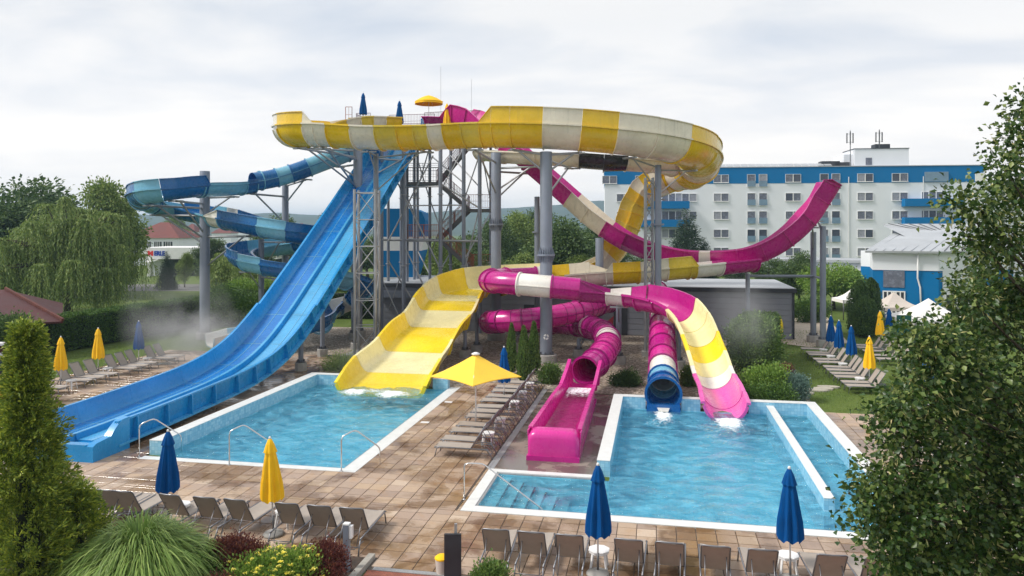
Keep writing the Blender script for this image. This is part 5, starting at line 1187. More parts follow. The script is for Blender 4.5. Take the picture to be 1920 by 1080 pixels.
# --- right lawn
g = 'sunloungers on the right lawn'
ys = (38.7, 39.55, 40.9, 41.8, 42.8, 43.7, 45.2, 46.2, 47.8, 48.6, 50.1)
for k, y in enumerate(ys):
    lounger(10.0, y, R_(90), ORD[k] + ' grey sunlounger of the lawn row, counted away from the near yellow parasol end', g)
for k, (kind, u, v, lab) in enumerate((('yellow', 1630, 725, 'closed yellow parasol nearest the pool on the right lawn'), ('blue', 1596, 696, 'wider closed blue parasol next to the yellow one on the lawn'), ('blue', 1573, 681, 'middle closed blue parasol of the three on the right lawn'), ('blue', 1558, 668, 'farthest closed blue parasol by the paired posts'))):
    p = gp(u, v); parasol(kind, p.x, p.y, lab, k * .9); table(p.x - .45, p.y - .05, ORD[k] + ' white stool table of the right lawn row from the pool')
for k, y in enumerate((47.0, 48.3, 49.9, 51.2, 52.2)):
    lounger(13.6, y, R_(90), ORD[k] + ' grey sunlounger of the rear lawn row beside the foreground tree', g)
p = gp(1650, 655); parasol('yellow', p.x, p.y, 'closed yellow parasol before the dark clipped conifers'); p = gp(1667, 648); parasol('blue', p.x, p.y, 'closed blue parasol beside the green sign')
p = gp(1738, 762); parasol('blue', p.x, p.y, 'closed blue parasol glimpsed through the foreground tree')
g = 'sunloungers on the right deck behind the tree'
for k, y in enumerate((23.6, 24.8, 26.0, 27.2, 28.4)):
    lounger(9.35, y, R_(90), ORD[k] + ' grey sunlounger half hidden behind the foreground tree on the deck', g)
# --- tower parasols
parasol('blue', *W(681, 59, 0).xy, 'closed blue parasol on the tower above the yellow chute', 0, (0, 0), 15.75, 1.08)
parasol('blue', *W(749, 58.2, 0).xy, 'closed blue parasol on the tower between the racing lanes', 0, (0, 0), 14.9, 1.12)
parasol('yellow', *W(838, 58.4, 0).xy, 'closed yellow parasol on the tower beside the magenta start', 0, (0, 0), 14.9, 1.05)
tp = thing('open_parasol', 'round open yellow parasol on the tower platform', 'parasol', tuple(W(804, 60, PZ)))
c = W(804, 60, PZ); MB().cyl(c, c + Vector((0, 0, 2.1)), .025, n=8).build('pole', 'white_paint', tp, True)
MB().lathe([(.25, 0), (.25, .05), (.04, .09)], c, 16).build('base', 'concrete', tp, True)
mb = MB(); mb.lathe([(1.15, 1.62), (1.14, 1.66), (1.16, 1.80), (.7, 2.08), (.3, 2.25), (0.02, 2.33)], c, 32, lambda k, i: 1 - .05 * abs(math.sin(k * math.pi / 4))); mb.f = [f for f in mb.f if len(f) == 4]; mb.mi = [0] * len(mb.f); mb.build('canopy', 'canvas_yellow', tp, 40)
for k in range(8):
    a = k * math.pi / 4; MB().bar(c + Vector((0, 0, 2.2)), c + Vector((math.cos(a) * 1.1, math.sin(a) * 1.1, 1.78)), .02).build('rib', 'white_paint', tp)
# --- posts and panels in front
p = gp(650, 1072); bo = thing('lamp_bollard', 'grey lamp bollard with a white socket box at the bed corner', 'bollard', tuple(p))
MB().bx(p.x - .065, p.x + .065, p.y - .065, p.y + .065, 0, 1.08).build('post', 'steel_paint', bo); MB().bx(p.x - .07, p.x + .07, p.y - .07, p.y + .07, 1.082, 1.11).build('cap', 'white_plastic', bo)
MB().bx(p.x + .068, p.x + .14, p.y - .05, p.y + .06, .78, 1.06).build('socket_box', 'white_plastic', bo)
p = W(849, 16.9, 0); ip = thing('info_panel', 'dark upright info panel on a slim post beside the red paving', 'panel', tuple(p), YAW)
MB().bx(p.x - .19, p.x + .19, p.y - .035, p.y + .035, .05, 1.0).build('board', 'anthracite', ip); MB().bx(p.x + .03, p.x + .09, p.y + .05, p.y + .1, 0, 1.2).build('post', 'steel', ip)
MB().bx(p.x - .1, p.x + .1, p.y - .1, p.y + .1, -.02, .045).build('foot', 'steel_dark', ip)
p = W(829, 17.2, 0); bn = thing('litter_bin', 'pale litter bin with a yellow lid behind the info panel', 'bin', tuple(p))
MB().lathe([(.13, 0), (.16, .30), (.16, .32)], p, 16).build('body', 'canvas_taupe', bn, 40); MB().lathe([(.17, .32), (.17, .35), (.12, .39), (0, .40)], p, 16).build('lid', 'canvas_yellow', bn, 40)
# rafts leaning by the grey building
p = gp(1444, 637); rf = thing('raft_stand', 'upright yellow and navy rafts leaning beside the grey building', 'raft', tuple(p))
for k in range(2):
    x = p.x + k * .42; y = p.y + .35 * k
    ring_ = [Vector((x + .42 * math.cos(6.283 * i / 20) * (1 if abs(math.cos(6.283 * i / 20)) < .8 else .92), y, .86 + .8 * math.sin(6.283 * i / 20) * .98)) for i in range(21)]
    t_ = MB().tube(ring_, .14, 10, False).build('raft_ring', 'pool_yellow', rf, True)
    MB().prism([(x - .34, y - .05), (x + .34, y - .05), (x + .34, y + .05), (x - .34, y + .05)], .2, 1.5).build('raft_floor', 'canvas_blue', rf)
p2 = gp(1428, 640); tag(MB().lathe([(.13, 0), (.15, .1), (.13, 1.1), (.16, 1.65), (.05, 1.75)], p2, 14).build('red_float', 'red_plastic', None, True), 'upright red plastic float beside the yellow rafts', 'float')

# ================================================================ buildings
class Facade:
    """a wall seen along the line between two bearings; places rectangles by picture columns and heights"""
    def __init__(s, u0, Y0, u1, Y1):
        s.a = W(u0, Y0, 0); s.b = W(u1, Y1, 0); s.d = (s.b - s.a); s.L = s.d.length; s.d.normalize(); s.n = Vector((s.d.y, -s.d.x, 0)); s.rz = math.atan2(s.d.y, s.d.x)
    def s_of(s, u):
        x = (u - 960.0) / FOC; r = Vector((x * CT - ST, x * ST + CT, 0)); den = r.x * s.d.y - r.y * s.d.x
        k = (s.a.x * s.d.y - s.a.y * s.d.x) / den; return (r * k - s.a).dot(s.d)
    def Y(s, t): q = s.a + s.d * t; return -q.x * ST + q.y * CT
    def z(s, u, v): return EYE - (v - 430) * s.Y(s.s_of(u)) / FOC
    def P(s, t, z, out=0.0): return s.a + s.d * t + s.n * out + Vector((0, 0, z))
    def block(s, mb, t0, t1, z0, z1, o0, o1):
        """o: distance out from the wall plane"""
        vs = [s.P(t, z, o) for z in (z0, z1) for o in (o0, o1) for t in (t0, t1)]
        return mb.add(vs, [(0, 2, 3, 1), (4, 5, 7, 6), (0, 1, 5, 4), (2, 6, 7, 3), (0, 4, 6, 2), (1, 3, 7, 5)])
def window_proto(F, parent, w, h, panes=2, glass='curtain', rail=False):
    """a window as a part with its panes and sill; local x along the wall, y inwards"""
    f = MB(); fw = .05
    f.bx(-w / 2, w / 2, -.03, .10, -h / 2, -h / 2 + fw).bx(-w / 2, w / 2, -.03, .10, h / 2 - fw, h / 2).bx(-w / 2, -w / 2 + fw, -.03, .10, -h / 2 + fw, h / 2 - fw).bx(w / 2 - fw, w / 2, -.03, .10, -h / 2 + fw, h / 2 - fw)
    for k in range(1, panes): x = -w / 2 + w * k / panes; f.bx(x - .06, x + .06, -.03, .10, -h / 2 + fw, h / 2 - fw)
    o = f.build('window', 'white_paint', None); o.parent = parent
    g = MB()
    for k in range(panes):
        g = MB(); x0, x1 = -w / 2 + w * k / panes, -w / 2 + w * (k + 1) / panes; g.bx(x0 + fw, x1 - fw, .03, .05, -h / 2 + fw, h / 2 - fw); q = g.build('pane', glass, None); q.parent = o
    s = MB().bx(-w / 2 - .06, w / 2 + .06, -.10, .0, -h / 2 - .07, -h / 2 - .01).build('sill', 'white_paint', None); s.parent = o
    if rail:
        r = MB().bx(-w / 2, w / 2, -.16, -.13, -h / 2 + .02, -h / 2 + 1.0).build('glass_rail', 'glass_rail', None); r.parent = o
    return o
WRND = random.Random(12)
def place(proto, F, t, z, first):
    loc = F.P(t, z, .10) - wloc(proto.parent)
    if first: o = proto
    else:
        o = proto.copy(); COL.objects.link(o)
        for ch in list(proto.children):
            c = ch.copy(); COL.objects.link(c); c.parent = o
            if c.name.startswith('pane') and WRND.random() < .45:
                c.material_slots[0].link = 'OBJECT'; c.material_slots[0].material = M[WRND.choice(('pane_mid', 'pane_pale', 'pane_mid'))]
    o.location = loc; o.rotation_euler = (0, 0, F.rz); return o
# ---- hotel
HF = Facade(1134, 130, 1848, 123)
hotel = thing('hotel_building', 'long white hotel with a blue top band and balconies', 'building', tuple(HF.a))
zr = 18.2; zb = 15.5
sBr = HF.s_of(1735)
mb = MB(); HF.block(mb, 0, HF.L, -.2, zb, -15, 0); mb.build('wall', 'hotel_white', hotel)
mb = MB(); HF.block(mb, -.03, HF.L - .3, zb, zr, -15.0, .03); mb.build('top_band', 'hotel_blue', hotel)
mb = MB(); HF.block(mb, -.1, HF.L, zr, zr + .12, -15.1, .12); mb.build('parapet', 'roof_grey', hotel)
t0, t1 = HF.s_of(1597), HF.s_of(1718); mb = MB(); HF.block(mb, t0 + 1.4, t1, zr + .12, 21.4, -9, -3); HF.block(mb, t0, t1 - 1, zr + .12, 20.6, -10, -4); ph = mb.build('penthouse', 'hotel_white', hotel)
mb = MB(); HF.block(mb, HF.s_of(1635), HF.s_of(1647), 18.7, 19.9, -3.0, -2.94); mb.build('penthouse_window', 'curtain', ph)
mb = MB(); HF.block(mb, t0 + 1.3, t1 + .1, 21.4, 21.5, -9.1, -2.9); mb.build('roof_edge', 'roof_dark', ph)
for u in (1607, 1663):
    t = HF.s_of(u); mb = MB(); q = HF.P(t, zr if u == 1607 else 21.4, -3.4); top = 24.6 if u == 1607 else 24.7
    mb.cyl(q, Vector((q.x, q.y, top)), .07, n=6); an = mb.build('antenna_mast', 'steel_dark', hotel)
    mb = MB()
    for k, dx in enumerate((-.55, .0, .45)):
        c = q + HF.d * dx; mb.box((c.x, c.y, top - 1.3), (.16, .16, 1.7 if k != 1 else 2.2), HF.rz)
    mb.bar(Vector((q.x, q.y, top - .6)) - HF.d * .55, Vector((q.x, q.y, top - .6)) + HF.d * .45, .05).bar(Vector((q.x, q.y, top - 2.0)) - HF.d * .55, Vector((q.x, q.y, top - 2.0)) + HF.d * .45, .05); mb.build('antenna_panel', 'steel_dark', an)
for k in range(15):   # solar panels
    t = HF.s_of(1352) + k * 1.25; q = HF.P(t, zr + .35, -2.2)
    MB().slab([q, q + HF.d * 1.15, q + HF.d * 1.15 - HF.n * 1.1 + Vector((0, 0, .45)), q - HF.n * 1.1 + Vector((0, 0, .45))], .05).build('solar_panel', 'roof_grey', hotel)
for u, w_, h_ in ((1568, 3, 1.1), (1590, 2.4, .9)):
    q = HF.P(HF.s_of(u), zr + .1 + h_ / 2, -4); MB().box(q, (w_, 2, h_), HF.rz).build('roof_unit', 'roof_dark', hotel)
q = HF.P(HF.s_of(1672), 21.9, -5); MB().box(q, (2.4, 2, .8), HF.rz).build('roof_unit', 'roof_dark', hotel)
wz = [16.35, 13.2, 10.15, 7.1, 4.05, 1.2]
two = window_proto(HF, hotel, 2.5, 1.35, 2); fr1 = True
for u in (1170, 1292, 1352, 1487, 1622, 1687):
    for k, z in enumerate(wz):
        if u == 1170 and k == 0: continue
        place(two, HF, HF.s_of(u), z, fr1); fr1 = False
tall = window_proto(HF, hotel, 1.35, 2.1, 1, rail=True); fr2 = True
for u in (1408.5, 1430.5, 1545, 1567):
    for z in wz[:5]: place(tall, HF, HF.s_of(u), z - .35, fr2); fr2 = False
tri = window_proto(HF, hotel, 3.4, 1.5, 3); fr3 = True
for u in (1748, 1260):
    for z in wz[1:5]: place(tri, HF, HF.s_of(u), z, fr3); fr3 = False
for (u, z) in ((1143, 16.3), (1205, 16.3)):
    place(two, HF, HF.s_of(u), z, False)
for (ua, ub) in ((1690, 1800), (1200, 1291)):
    for z in ((11.55, 8.5, 5.4) if ua > 1500 else (11.3, 8.2)):
        mb = MB(); HF.block(mb, HF.s_of(ua), HF.s_of(ub), z, z + 1.25, .02, 1.5); bo = mb.build('balcony', 'hotel_blue', hotel)
mb = MB(); HF.block(mb, HF.s_of(1733), HF.s_of(1777), 15.6, 17.2, .04, .3); tz = mb.build('terrace_glazing', 'glass_rail', hotel)
mb = MB(); HF.block(mb, HF.s_of(1828), HF.s_of(1846), 15.6, 17.0, .04, .2); mb.build('window', 'canvas_white', hotel)
mb = MB(); HF.block(mb, HF.L, HF.L + 14, -.2, 15.2, -15, -4); mb.build('side_wing', 'hotel_white', hotel)
for u in (1591, 1731): mb = MB(); HF.block(mb, HF.s_of(u) - .06, HF.s_of(u) + .06, 0, zb + 1, .04, .12); mb.build('downpipe', 'white_paint', hotel)
# low white link in front of the hotel
LF = Facade(1440, 104, 1650, 98)
lk = thing('low_annex', 'low white annex with a flat grey roof before the hotel', 'building', tuple(LF.a))
mb = MB(); LF.block(mb, 0, LF.L, -.2, 3.4, -8, 0); mb.build('wall', 'hotel_white', lk)
mb = MB(); LF.block(mb, -.3, LF.L + .3, 3.4, 3.75, -8.3, .4); mb.build('roof', 'roof_grey', lk)
mb = MB(); LF.block(mb, 4, LF.L - 1, 1.9, 2.2, .4, 2.6); mb.build('awning', 'steel_paint', lk)
for k, u in enumerate((1475, 1498, 1560, 1600)): mb = MB(); LF.block(mb, LF.s_of(u) - 1.1, LF.s_of(u) + 1.1, .3, 2.4, .02, .06); w_ = mb.build('window', 'pane_dark', lk); mb = MB(); LF.block(mb, LF.s_of(u) - .06, LF.s_of(u) + .06, .3, 2.4, .06, .1); mb.build('frame', 'white_paint', w_)
# ---- blue and white pool hall on the right
PF = Facade(1636, 66.5, 1760, 64.5); PG = Facade(1760, 64.5, 1900, 67)
hallb = thing('pool_hall', 'blue and white pool hall with a pale sloping metal roof', 'building', tuple(PF.b))
for F_, nm in ((PF, 'a'), (PG, 'b')):
    mb = MB(); F_.block(mb, 0, F_.L, -.2, 4.25, -9, 0); mb.build('wall', 'hotel_blue', hallb)
    mb = MB(); F_.block(mb, 0, F_.L, 4.25, 5.75, -9, .06); mb.build('upper_band', 'hotel_white', hallb)
mb = MB(); a, b, c_ = PF.P(-.6, 5.75, .5), PF.P(PF.L, 5.75, .7), PG.P(PG.L, 5.75, .6); r0, r1, r2 = PF.P(2.5, 7.2, -14), PF.P(PF.L + 5, 8.2, -15), PG.P(PG.L, 8.2, -15)
mb.slab([a, b, r1, r0], .18).slab([b, c_, r2, r1], .18); mb.build('roof', 'roof_grey', hallb)
for i in range(7):
    f = (i + 1) / 8; s0 = a.lerp(b, f); e0 = r0.lerp(r1, f); MB().bar(s0 + Vector((0, 0, .22)), e0 + Vector((0, 0, .22)), .05, .06).build('roof_seam', 'roof_grey', hallb)
for i in range(9):
    f = (i + .5) / 9; s0 = b.lerp(c_, f); e0 = r1.lerp(r2, f); MB().bar(s0 + Vector((0, 0, .22)), e0 + Vector((0, 0, .22)), .05, .06).build('roof_seam', 'steel_dark', hallb)
mb = MB(); PF.block(mb, PF.s_of(1656), PF.s_of(1696), 2.75, 4.2, .02, .05); mb.build('window', 'curtain', hallb)
s0, s1 = PF.s_of(1656), PF.s_of(1696); z0, z1 = .5, 2.4
mb = MB(); PF.block(mb, s0, s1, z0, z1, .02, .04); gw = mb.build('window', 'pane_dark', hallb); mb = MB()
for k in range(6): t = s0 + (s1 - s0) * k / 5; PF.block(mb, t - .05, t + .05, z0, z1, .04, .1)
for z in (z0, (z0 + z1) / 2, z1): PF.block(mb, s0 - .05, s1 + .05, z - .05, z + .05, .042, .098)
mb.build('frame', 'white_paint', gw)
mb = MB(); PG.block(mb, PG.s_of(1767), PG.s_of(1840), -.1, 4.25, .02, .04); mb.build('wall', 'hotel_white', hallb)
for ua, ub in ((1771, 1793), (1796, 1815)):
    s0, s1 = PG.s_of(ua), PG.s_of(ub); mb = MB(); PG.block(mb, s0, s1, .2, 2.2, .04, .07); gw = mb.build('window', 'pane_dark', hallb); mb = MB()
    for t in (s0, s1): PG.block(mb, t - .07, t + .07, .1, 2.3, .07, .13)
    for z in (.15, 1.2, 2.25): PG.block(mb, s0, s1, z - .06, z + .06, .072, .128)
    mb.build('frame', 'white_paint', gw)
MB().tube([PF.P(PF.L - 1.6, 5.7, .35), PF.P(PF.L - 1.6, 3.6, .12), PF.P(PF.L - 1.4, 2.8, .1), PF.P(PF.L - 1.3, 0, .1)], .07, 8).build('downpipe', 'white_paint', hallb, True)
# ---- grey technical building behind the gravel
gb = thing('technical_building', 'low grey clad technical building with a dark flat roof edge', 'building', (-5, 57, 0))
MB().bx(-21.5, 9.45, 56.6, 66, -.2, 3.3).build('core', 'grey_clad', gb)
n_ = 8; hh = 3.3 / n_
for j, (xa, xb) in enumerate(((-21.5, -14), (-14, -6.5), (-6.5, 1.5), (1.5, 9.45))):
    for k in range(n_): MB().bx(xa + .01, xb - .01, 56.52, 56.6, k * hh + .012, (k + 1) * hh - .012).build('cladding_board', 'grey_clad', gb)
for k in range(n_): MB().bx(9.45, 9.52, 56.6, 65.9, k * hh + .012, (k + 1) * hh - .012).build('cladding_board', 'grey_clad', gb)
MB().bx(-21.8, 9.75, 56.25, 66.2, 3.3, 3.58).build('roof_edge', 'roof_dark', gb); MB().bx(-21.75, 9.7, 56.3, 66.1, 3.58, 3.62).build('roof', 'roof_grey', gb)
MB().bx(9.5, 9.62, 56.42, 56.54, 0, 3.3).build('corner_post', 'anthracite', gb)
for x, w_ in ((-2.6, 1.0), (-9.3, 1.1)):
    MB().bx(x - w_ / 2, x + w_ / 2, 56.46, 56.53, 0, 2.1).build('door', 'roof_dark', gb)
MB().bx(-21.5, -14.2, 55.9, 56.5, 2.5, 3.0).build('canopy', 'steel_paint', gb)
MB().add([(-3.9, 53.2, .1), (-3.1, 53.0, .1), (-2.9, 53.0, 1.8), (-3.9, 53.2, .9)], [(0, 1, 2, 3)]).build('orange_panel', 'red_plastic', gb)
MB().slab([(-5.2, 52.2, 2.95), (-2.2, 52.2, 2.95), (-2.2, 54.5, 3.0), (-5.2, 54.5, 3.0)], .08).build('machine_cover', 'roof_grey', gb)
# ---- white showroom with its name sign, and the red-roofed house behind
MF = Facade(250, 126, 640, 126)
sh = thing('showroom_building', 'low white showroom with a red and blue name sign', 'building', tuple(MF.P(10, 0)))
mb = MB(); MF.block(mb, MF.s_of(275), MF.s_of(520), -.2, 2.85, -12, -3); mb.build('glass_front', 'pane_dark', sh)
mb = MB(); MF.block(mb, MF.s_of(258), MF.s_of(520), 2.85, 4.75, -12, 0); mb.build('fascia', 'white_paint', sh)
for ua_, ub_ in ((375, 380), (276, 282)): mb = MB(); MF.block(mb, MF.s_of(ua_), MF.s_of(ub_), -.1, 2.85, -1, 0); mb.build('pillar', 'white_paint', sh)
mb = MB(); MF.block(mb, MF.s_of(275), MF.s_of(298), -.1, 2.8, -2.9, -2); mb.build('side_wall', 'hotel_white', sh)
q0, q1 = MF.P(MF.s_of(277), 2.7, .1), MF.P(MF.s_of(300), 2.7, .1); mb = MB(); mb.slab([q0, q1, MF.P(MF.s_of(306), 2.95, 2), MF.P(MF.s_of(277), 2.2, 2)], .2); mb.build('awning', 'white_paint', sh)
def text_part(s, loc, rz, size, mat, parent, depth=.04, bold=0.0):
    cu = bpy.data.curves.new('lettering', 'FONT'); cu.body = s; cu.size = size; cu.extrude = depth; cu.offset = bold
    t = bpy.data.objects.new('t', cu); COL.objects.link(t); bpy.context.view_layer.update()
    me = bpy.data.meshes.new_from_object(t); bpy.data.objects.remove(t); me.materials.clear(); me.materials.append(M[mat])
    o = bpy.data.objects.new('lettering', me); COL.objects.link(o); o.parent = parent; o.location = Vector(loc) - wloc(parent); o.rotation_euler = (R_(90), 0, rz); return o
text_part('M', MF.P(MF.s_of(277.5), 3.45, .08), MF.rz, 1.02, 'logo_red', sh, .05, .06).scale = (1.12, 1, 1); text_part('ERLE', MF.P(MF.s_of(289.5), 3.45, .08), MF.rz, 1.02, 'logo_blue', sh, .05, .045).scale = (.82, 1, 1)
def house(u0, u1, Y, zw, zr_, depth, label, wall='hotel_white', roof='roof_red', windows=()):
    F_ = Facade(u0, Y, u1, Y); o = thing('house', label, 'house', tuple(F_.P(F_.L / 2, 0))); mb = MB(); F_.block(mb, 0, F_.L, -.2, zw, -depth, 0); mb.build('wall', wall, o)
    e = .5; i_ = min(depth, F_.L) * .42
    pts = [F_.P(-e, zw, e), F_.P(F_.L + e, zw, e), F_.P(F_.L + e, zw, -depth - e), F_.P(-e, zw, -depth - e), F_.P(i_, zr_, -depth / 2), F_.P(F_.L - i_, zr_, -depth / 2)]
    MB().add(pts, [(0, 1, 5, 4), (1, 2, 5), (2, 3, 4, 5), (3, 0, 4), (3, 2, 1, 0)]).build('roof', roof, o)
    for (t, z, w_, h_) in windows:
        mb = MB(); F_.block(mb, t - w_ / 2, t + w_ / 2, z, z + h_, .02, .05); wd = mb.build('window', 'pane_dark', o); mb = MB()
        for k in range(1, 4): F_.block(mb, t - w_ / 2 + w_ * k / 4 - .06, t - w_ / 2 + w_ * k / 4 + .06, z, z + h_, .05, .09)
        mb.build('mullion', 'white_paint', wd)
    return o
house(236, 334, 165, 5.9, 9.4, 12, 'white house with a red hipped roof above the showroom', windows=((2.8, 3.5, 1.9, 1.6), (4.7 , 3.5, 1.5, 1.6), (7.0, 3.5, 1.6, 1.6), (9.2, 3.5, 1.9, 1.6)))
for k, (u, w_, Y, z, zr_) in enumerate(((560, 30, 330, 6.5, 10.5), (598, 26, 380, 6, 10), (352, 24, 300, 6.8, 10), (415, 36, 350, 6, 9.5), (520, 24, 420, 8, 12), (455, 26, 460, 8, 12))):
    house(u - w_ / 2, u + w_ / 2, Y, z, zr_, 9, ('distant red-roofed house beside the racing slide', 'distant house with a red roof just left of the racing slide', 'small distant red-roofed house behind the showroom', 'distant red-roofed house seen under the blue loop', 'far red-roofed house at the foot of the hills', 'far house under the blue flume before the hills')[k])
for k, (u0, u1, Y, z) in enumerate(((944, 978, 150, 6.6), (1056, 1108, 160, 6.4), (868, 900, 150, 5.2))):
    F_ = Facade(u0, Y, u1, Y); o = thing('flat_roofed_building', ('white flat-roofed building among trees right of the thick column', 'white flat-roofed building behind trees by the cream drop', 'pale flat-roofed building glimpsed behind the stairs')[k], 'building', tuple(F_.P(F_.L / 2, 0)))
    mb = MB(); F_.block(mb, 0, F_.L, -.2, z, -10, 0); mb.build('wall', 'hotel_white', o); mb = MB(); F_.block(mb, -.4, F_.L + .4, z, z + .9, -10.4, .4); mb.build('roof_fascia', 'white_paint', o); mb = MB(); F_.block(mb, F_.L * .3, F_.L * .6, z - 2.4, z - .9, .02, .05); mb.build('window', 'pane_dark', o)
# ---- wooden pavilion and the little hut on the left
pv = thing('wooden_pavilion', 'red-brown wooden pavilion with a low maroon roof', 'pavilion', tuple(W(20, 46, 0)))
e0, e1, r0, r1 = W(118, 46.5, 2.15), W(-60, 43, 2.3), W(10, 51.5, 3.7), W(-110, 50, 3.7)
b0, b1 = W(118, 58, 2.15), W(-60, 58, 2.3)
MB().slab([e0, e1, r1, r0], .12).slab([e0, r0, b0], .12).slab([r0, r1, b1, b0], .12).build('roof', 'roof_maroon', pv)
MB().bar(e0 + Vector((0, 0, .1)), r0 + Vector((0, 0, .1)), .14, .16).build('ridge_cap', 'wood_red', pv)
for u, Y in ((84, 47.6), (8, 47), (-40, 45), (84, 53)): q = W(u, Y, 0); MB().bx(q.x - .1, q.x + .1, q.y - .1, q.y + .1, 0, 2.25).build('post', 'wood_red', pv)
MB().bar(W(100, 47.4, 2.08), W(-50, 45, 2.1), .14, .18).build('beam', 'wood_red', pv)
q = W(-30, 52, 0); MB().box((q.x, q.y, 1), (6, .2, 2), YAW).build('back_wall', 'wood_red', pv)
ht = thing('kiosk_hut', 'small white kiosk with a dark window at the edge of the deck', 'hut', tuple(W(0, 33, 0)))
KF = Facade(-60, 32, 34, 34.2)
mb = MB(); KF.block(mb, 0, KF.L, -.02, 2.35, -2.6, 0); mb.build('wall', 'hotel_white', ht)
mb = MB(); mb.add([KF.P(-.3, 2.95, .4), KF.P(KF.L + .35, 2.5, .4), KF.P(KF.L + .35, 2.5, -3), KF.P(-.3, 2.95, -3), KF.P(-.3, 3.05, .4), KF.P(KF.L + .35, 2.6, .4), KF.P(KF.L + .35, 2.6, -3), KF.P(-.3, 3.05, -3)], [(0, 1, 2, 3), (4, 5, 6, 7), (0, 1, 5, 4), (1, 2, 6, 5), (2, 3, 7, 6), (3, 0, 4, 7)]); mb.build('roof', 'white_paint', ht)
mb = MB(); KF.block(mb, 0, KF.L, 2.35, 2.75, -.2, -.02); mb.build('gable', 'roof_maroon', ht)
mb = MB(); KF.block(mb, KF.L - 1.6, KF.L - .45, .95, 2.05, .02, .05); wd = mb.build('window', 'pane_dark', ht); mb = MB(); KF.block(mb, KF.L - .45, KF.L - .38, .9, 2.1, .02, .1); KF.block(mb, KF.L - 1.6, KF.L - .45, 2.05, 2.12, .02, .1); mb.build('frame', 'wood_red', wd)
mb = MB(); KF.block(mb, 0, KF.L, 0, .75, .02, .08); mb.build('base_boards', 'wood_red', ht)
# ---- garden tents and the green sign
def tent(u, Y, half, ze, zt, mat, label):
    c = W(u, Y, 0); o = thing('garden_tent', label, 'tent', tuple(c), group='garden tents')
    cs = [c + TX * sx * half + TN * sy * half for sx, sy in ((-1, -1), (1, -1), (1, 1), (-1, 1))]; ap = c + Vector((0, 0, zt)); mb = MB()
    n = 6; rows = []
    for i in range(n + 1):
        f = i / n; rows.append([(q + Vector((0, 0, ze))).lerp(ap, f) - Vector((0, 0, .28 * math.sin(math.pi * f) * .7)) for q in cs] if i < n else [ap] * 4)
    for i in range(n):
        for k in range(4): mb.add([rows[i][k], rows[i][(k + 1) % 4], rows[i + 1][(k + 1) % 4], rows[i + 1][k]], [(0, 1, 2, 3)])
    mb.build('roof', mat, o); mb = MB()
    for k in range(4): a, b = cs[k], cs[(k + 1) % 4]; mb.bar(a + Vector((0, 0, ze - .14)), b + Vector((0, 0, ze - .14)), .02, .28)
    mb.build('valance', mat, o)
    for q in cs: MB().cyl(q, q + Vector((0, 0, ze)), .04, n=8).build('post', 'steel_dark', o, True)
tent(1596, 66, 1.2, 1.75, 2.6, 'canvas_white', 'white garden tent partly hidden left of the clipped conifers'); tent(1676, 60, 1.5, 1.75, 2.85, 'canvas_taupe', 'beige garden tent right of the clipped conifers'); tent(1741, 55.5, 2.1, 1.3, 2.75, 'canvas_white', 'large white garden tent before the pool hall')
q = W(1695, 52.5, 0); sg = thing('green_sign', 'dark green sign board with white lettering beside the tents', 'sign', tuple(q), YAW)
MB().bx(q.x - .5, q.x + .5, q.y - .04, q.y + .04, .3, 1.85).build('board', 'sign_green', sg)
for k, (x, w_, z, h_) in enumerate(((-.36, .05, 1.5, .06), (-.15, .32, 1.46, .1), (-.40, .1, 1.3, .12), (-.27, .08, 1.3, .08), (-.16, .08, 1.3, .1), (-.05, .08, 1.3, .08), (.06, .09, 1.3, .1), (.18, .1, 1.3, .08), (-.1, .36, 1.2, .03))): MB().bx(q.x + x, q.x + x + w_, q.y - .046, q.y - .041, z, z + h_).build('sign_mark', 'white_paint', sg)
for k in range(2): MB().bx(q.x - .45 + k * .86, q.x - .41 + k * .86, q.y - .02, q.y + .02, 0, .3).build('post', 'steel_dark', sg)

# ================================================================ vegetation
def unit(v): return v / np.maximum(np.linalg.norm(v, axis=1, keepdims=True), 1e-9)
def leaf_arrays(P, D, N, L, Wd, fold=.25):
    """P bases, D directions, N normals -> folded leaves of two triangles each"""
    D = unit(D); S = unit(np.cross(D, N)); N = np.cross(S, D); L = np.asarray(L)[:, None] if np.ndim(L) else L; Wd = np.asarray(Wd)[:, None] if np.ndim(Wd) else Wd
    v0 = P; v1 = P + D * L * .45 + S * Wd * .5 + N * Wd * fold; v2 = P + D * L; v3 = P + D * L * .45 - S * Wd * .5 + N * Wd * fold
    n = len(P); V = np.stack([v0, v1, v2, v3], 1).reshape(-1, 3); b = np.arange(n)[:, None] * 4
    F = np.concatenate([b + np.array([0, 1, 2]), b + np.array([0, 2, 3])], 0); return V, F
def clumps_in(blobs, n, rng, shell=.55):
    """points in a set of ellipsoids (cx,cy,cz,rx,ry,rz), more towards the surface"""
    w = np.array([b[3] * b[4] + b[3] * b[5] for b in blobs]) ** .9; k = rng.choice(len(blobs), n, p=w / w.sum()); B = np.array(blobs)[k]
    d = unit(rng.normal(size=(n, 3))); r = (shell + (1 - shell) * rng.random(n) ** .6)[:, None] * rng.uniform(.86, 1.12, (n, 1)); r = np.where(rng.random((n, 1)) < .12, rng.random((n, 1)), r)
    return B[:, :3] + d * B[:, 3:6] * r, d
def foliage(blobs, nc, per, L, asp, rng, spread, droop=.3, up=.0, shell=.55, jit=.9):
    C, d = clumps_in(blobs, nc, rng, shell); n = nc * per
    off = rng.normal(size=(n, 3)) * spread; P = np.repeat(C, per, 0) + off; out = np.repeat(d, per, 0)
    D = out * .8 + unit(off) * .6 + rng.normal(size=(n, 3)) * jit * .5; D[:, 2] += up - droop
    N = out * .4 + rng.normal(size=(n, 3)) * jit; N[:, 2] += .6
    ll = L * rng.uniform(.65, 1.25, n); return leaf_arrays(P, D, N, ll, ll * asp)
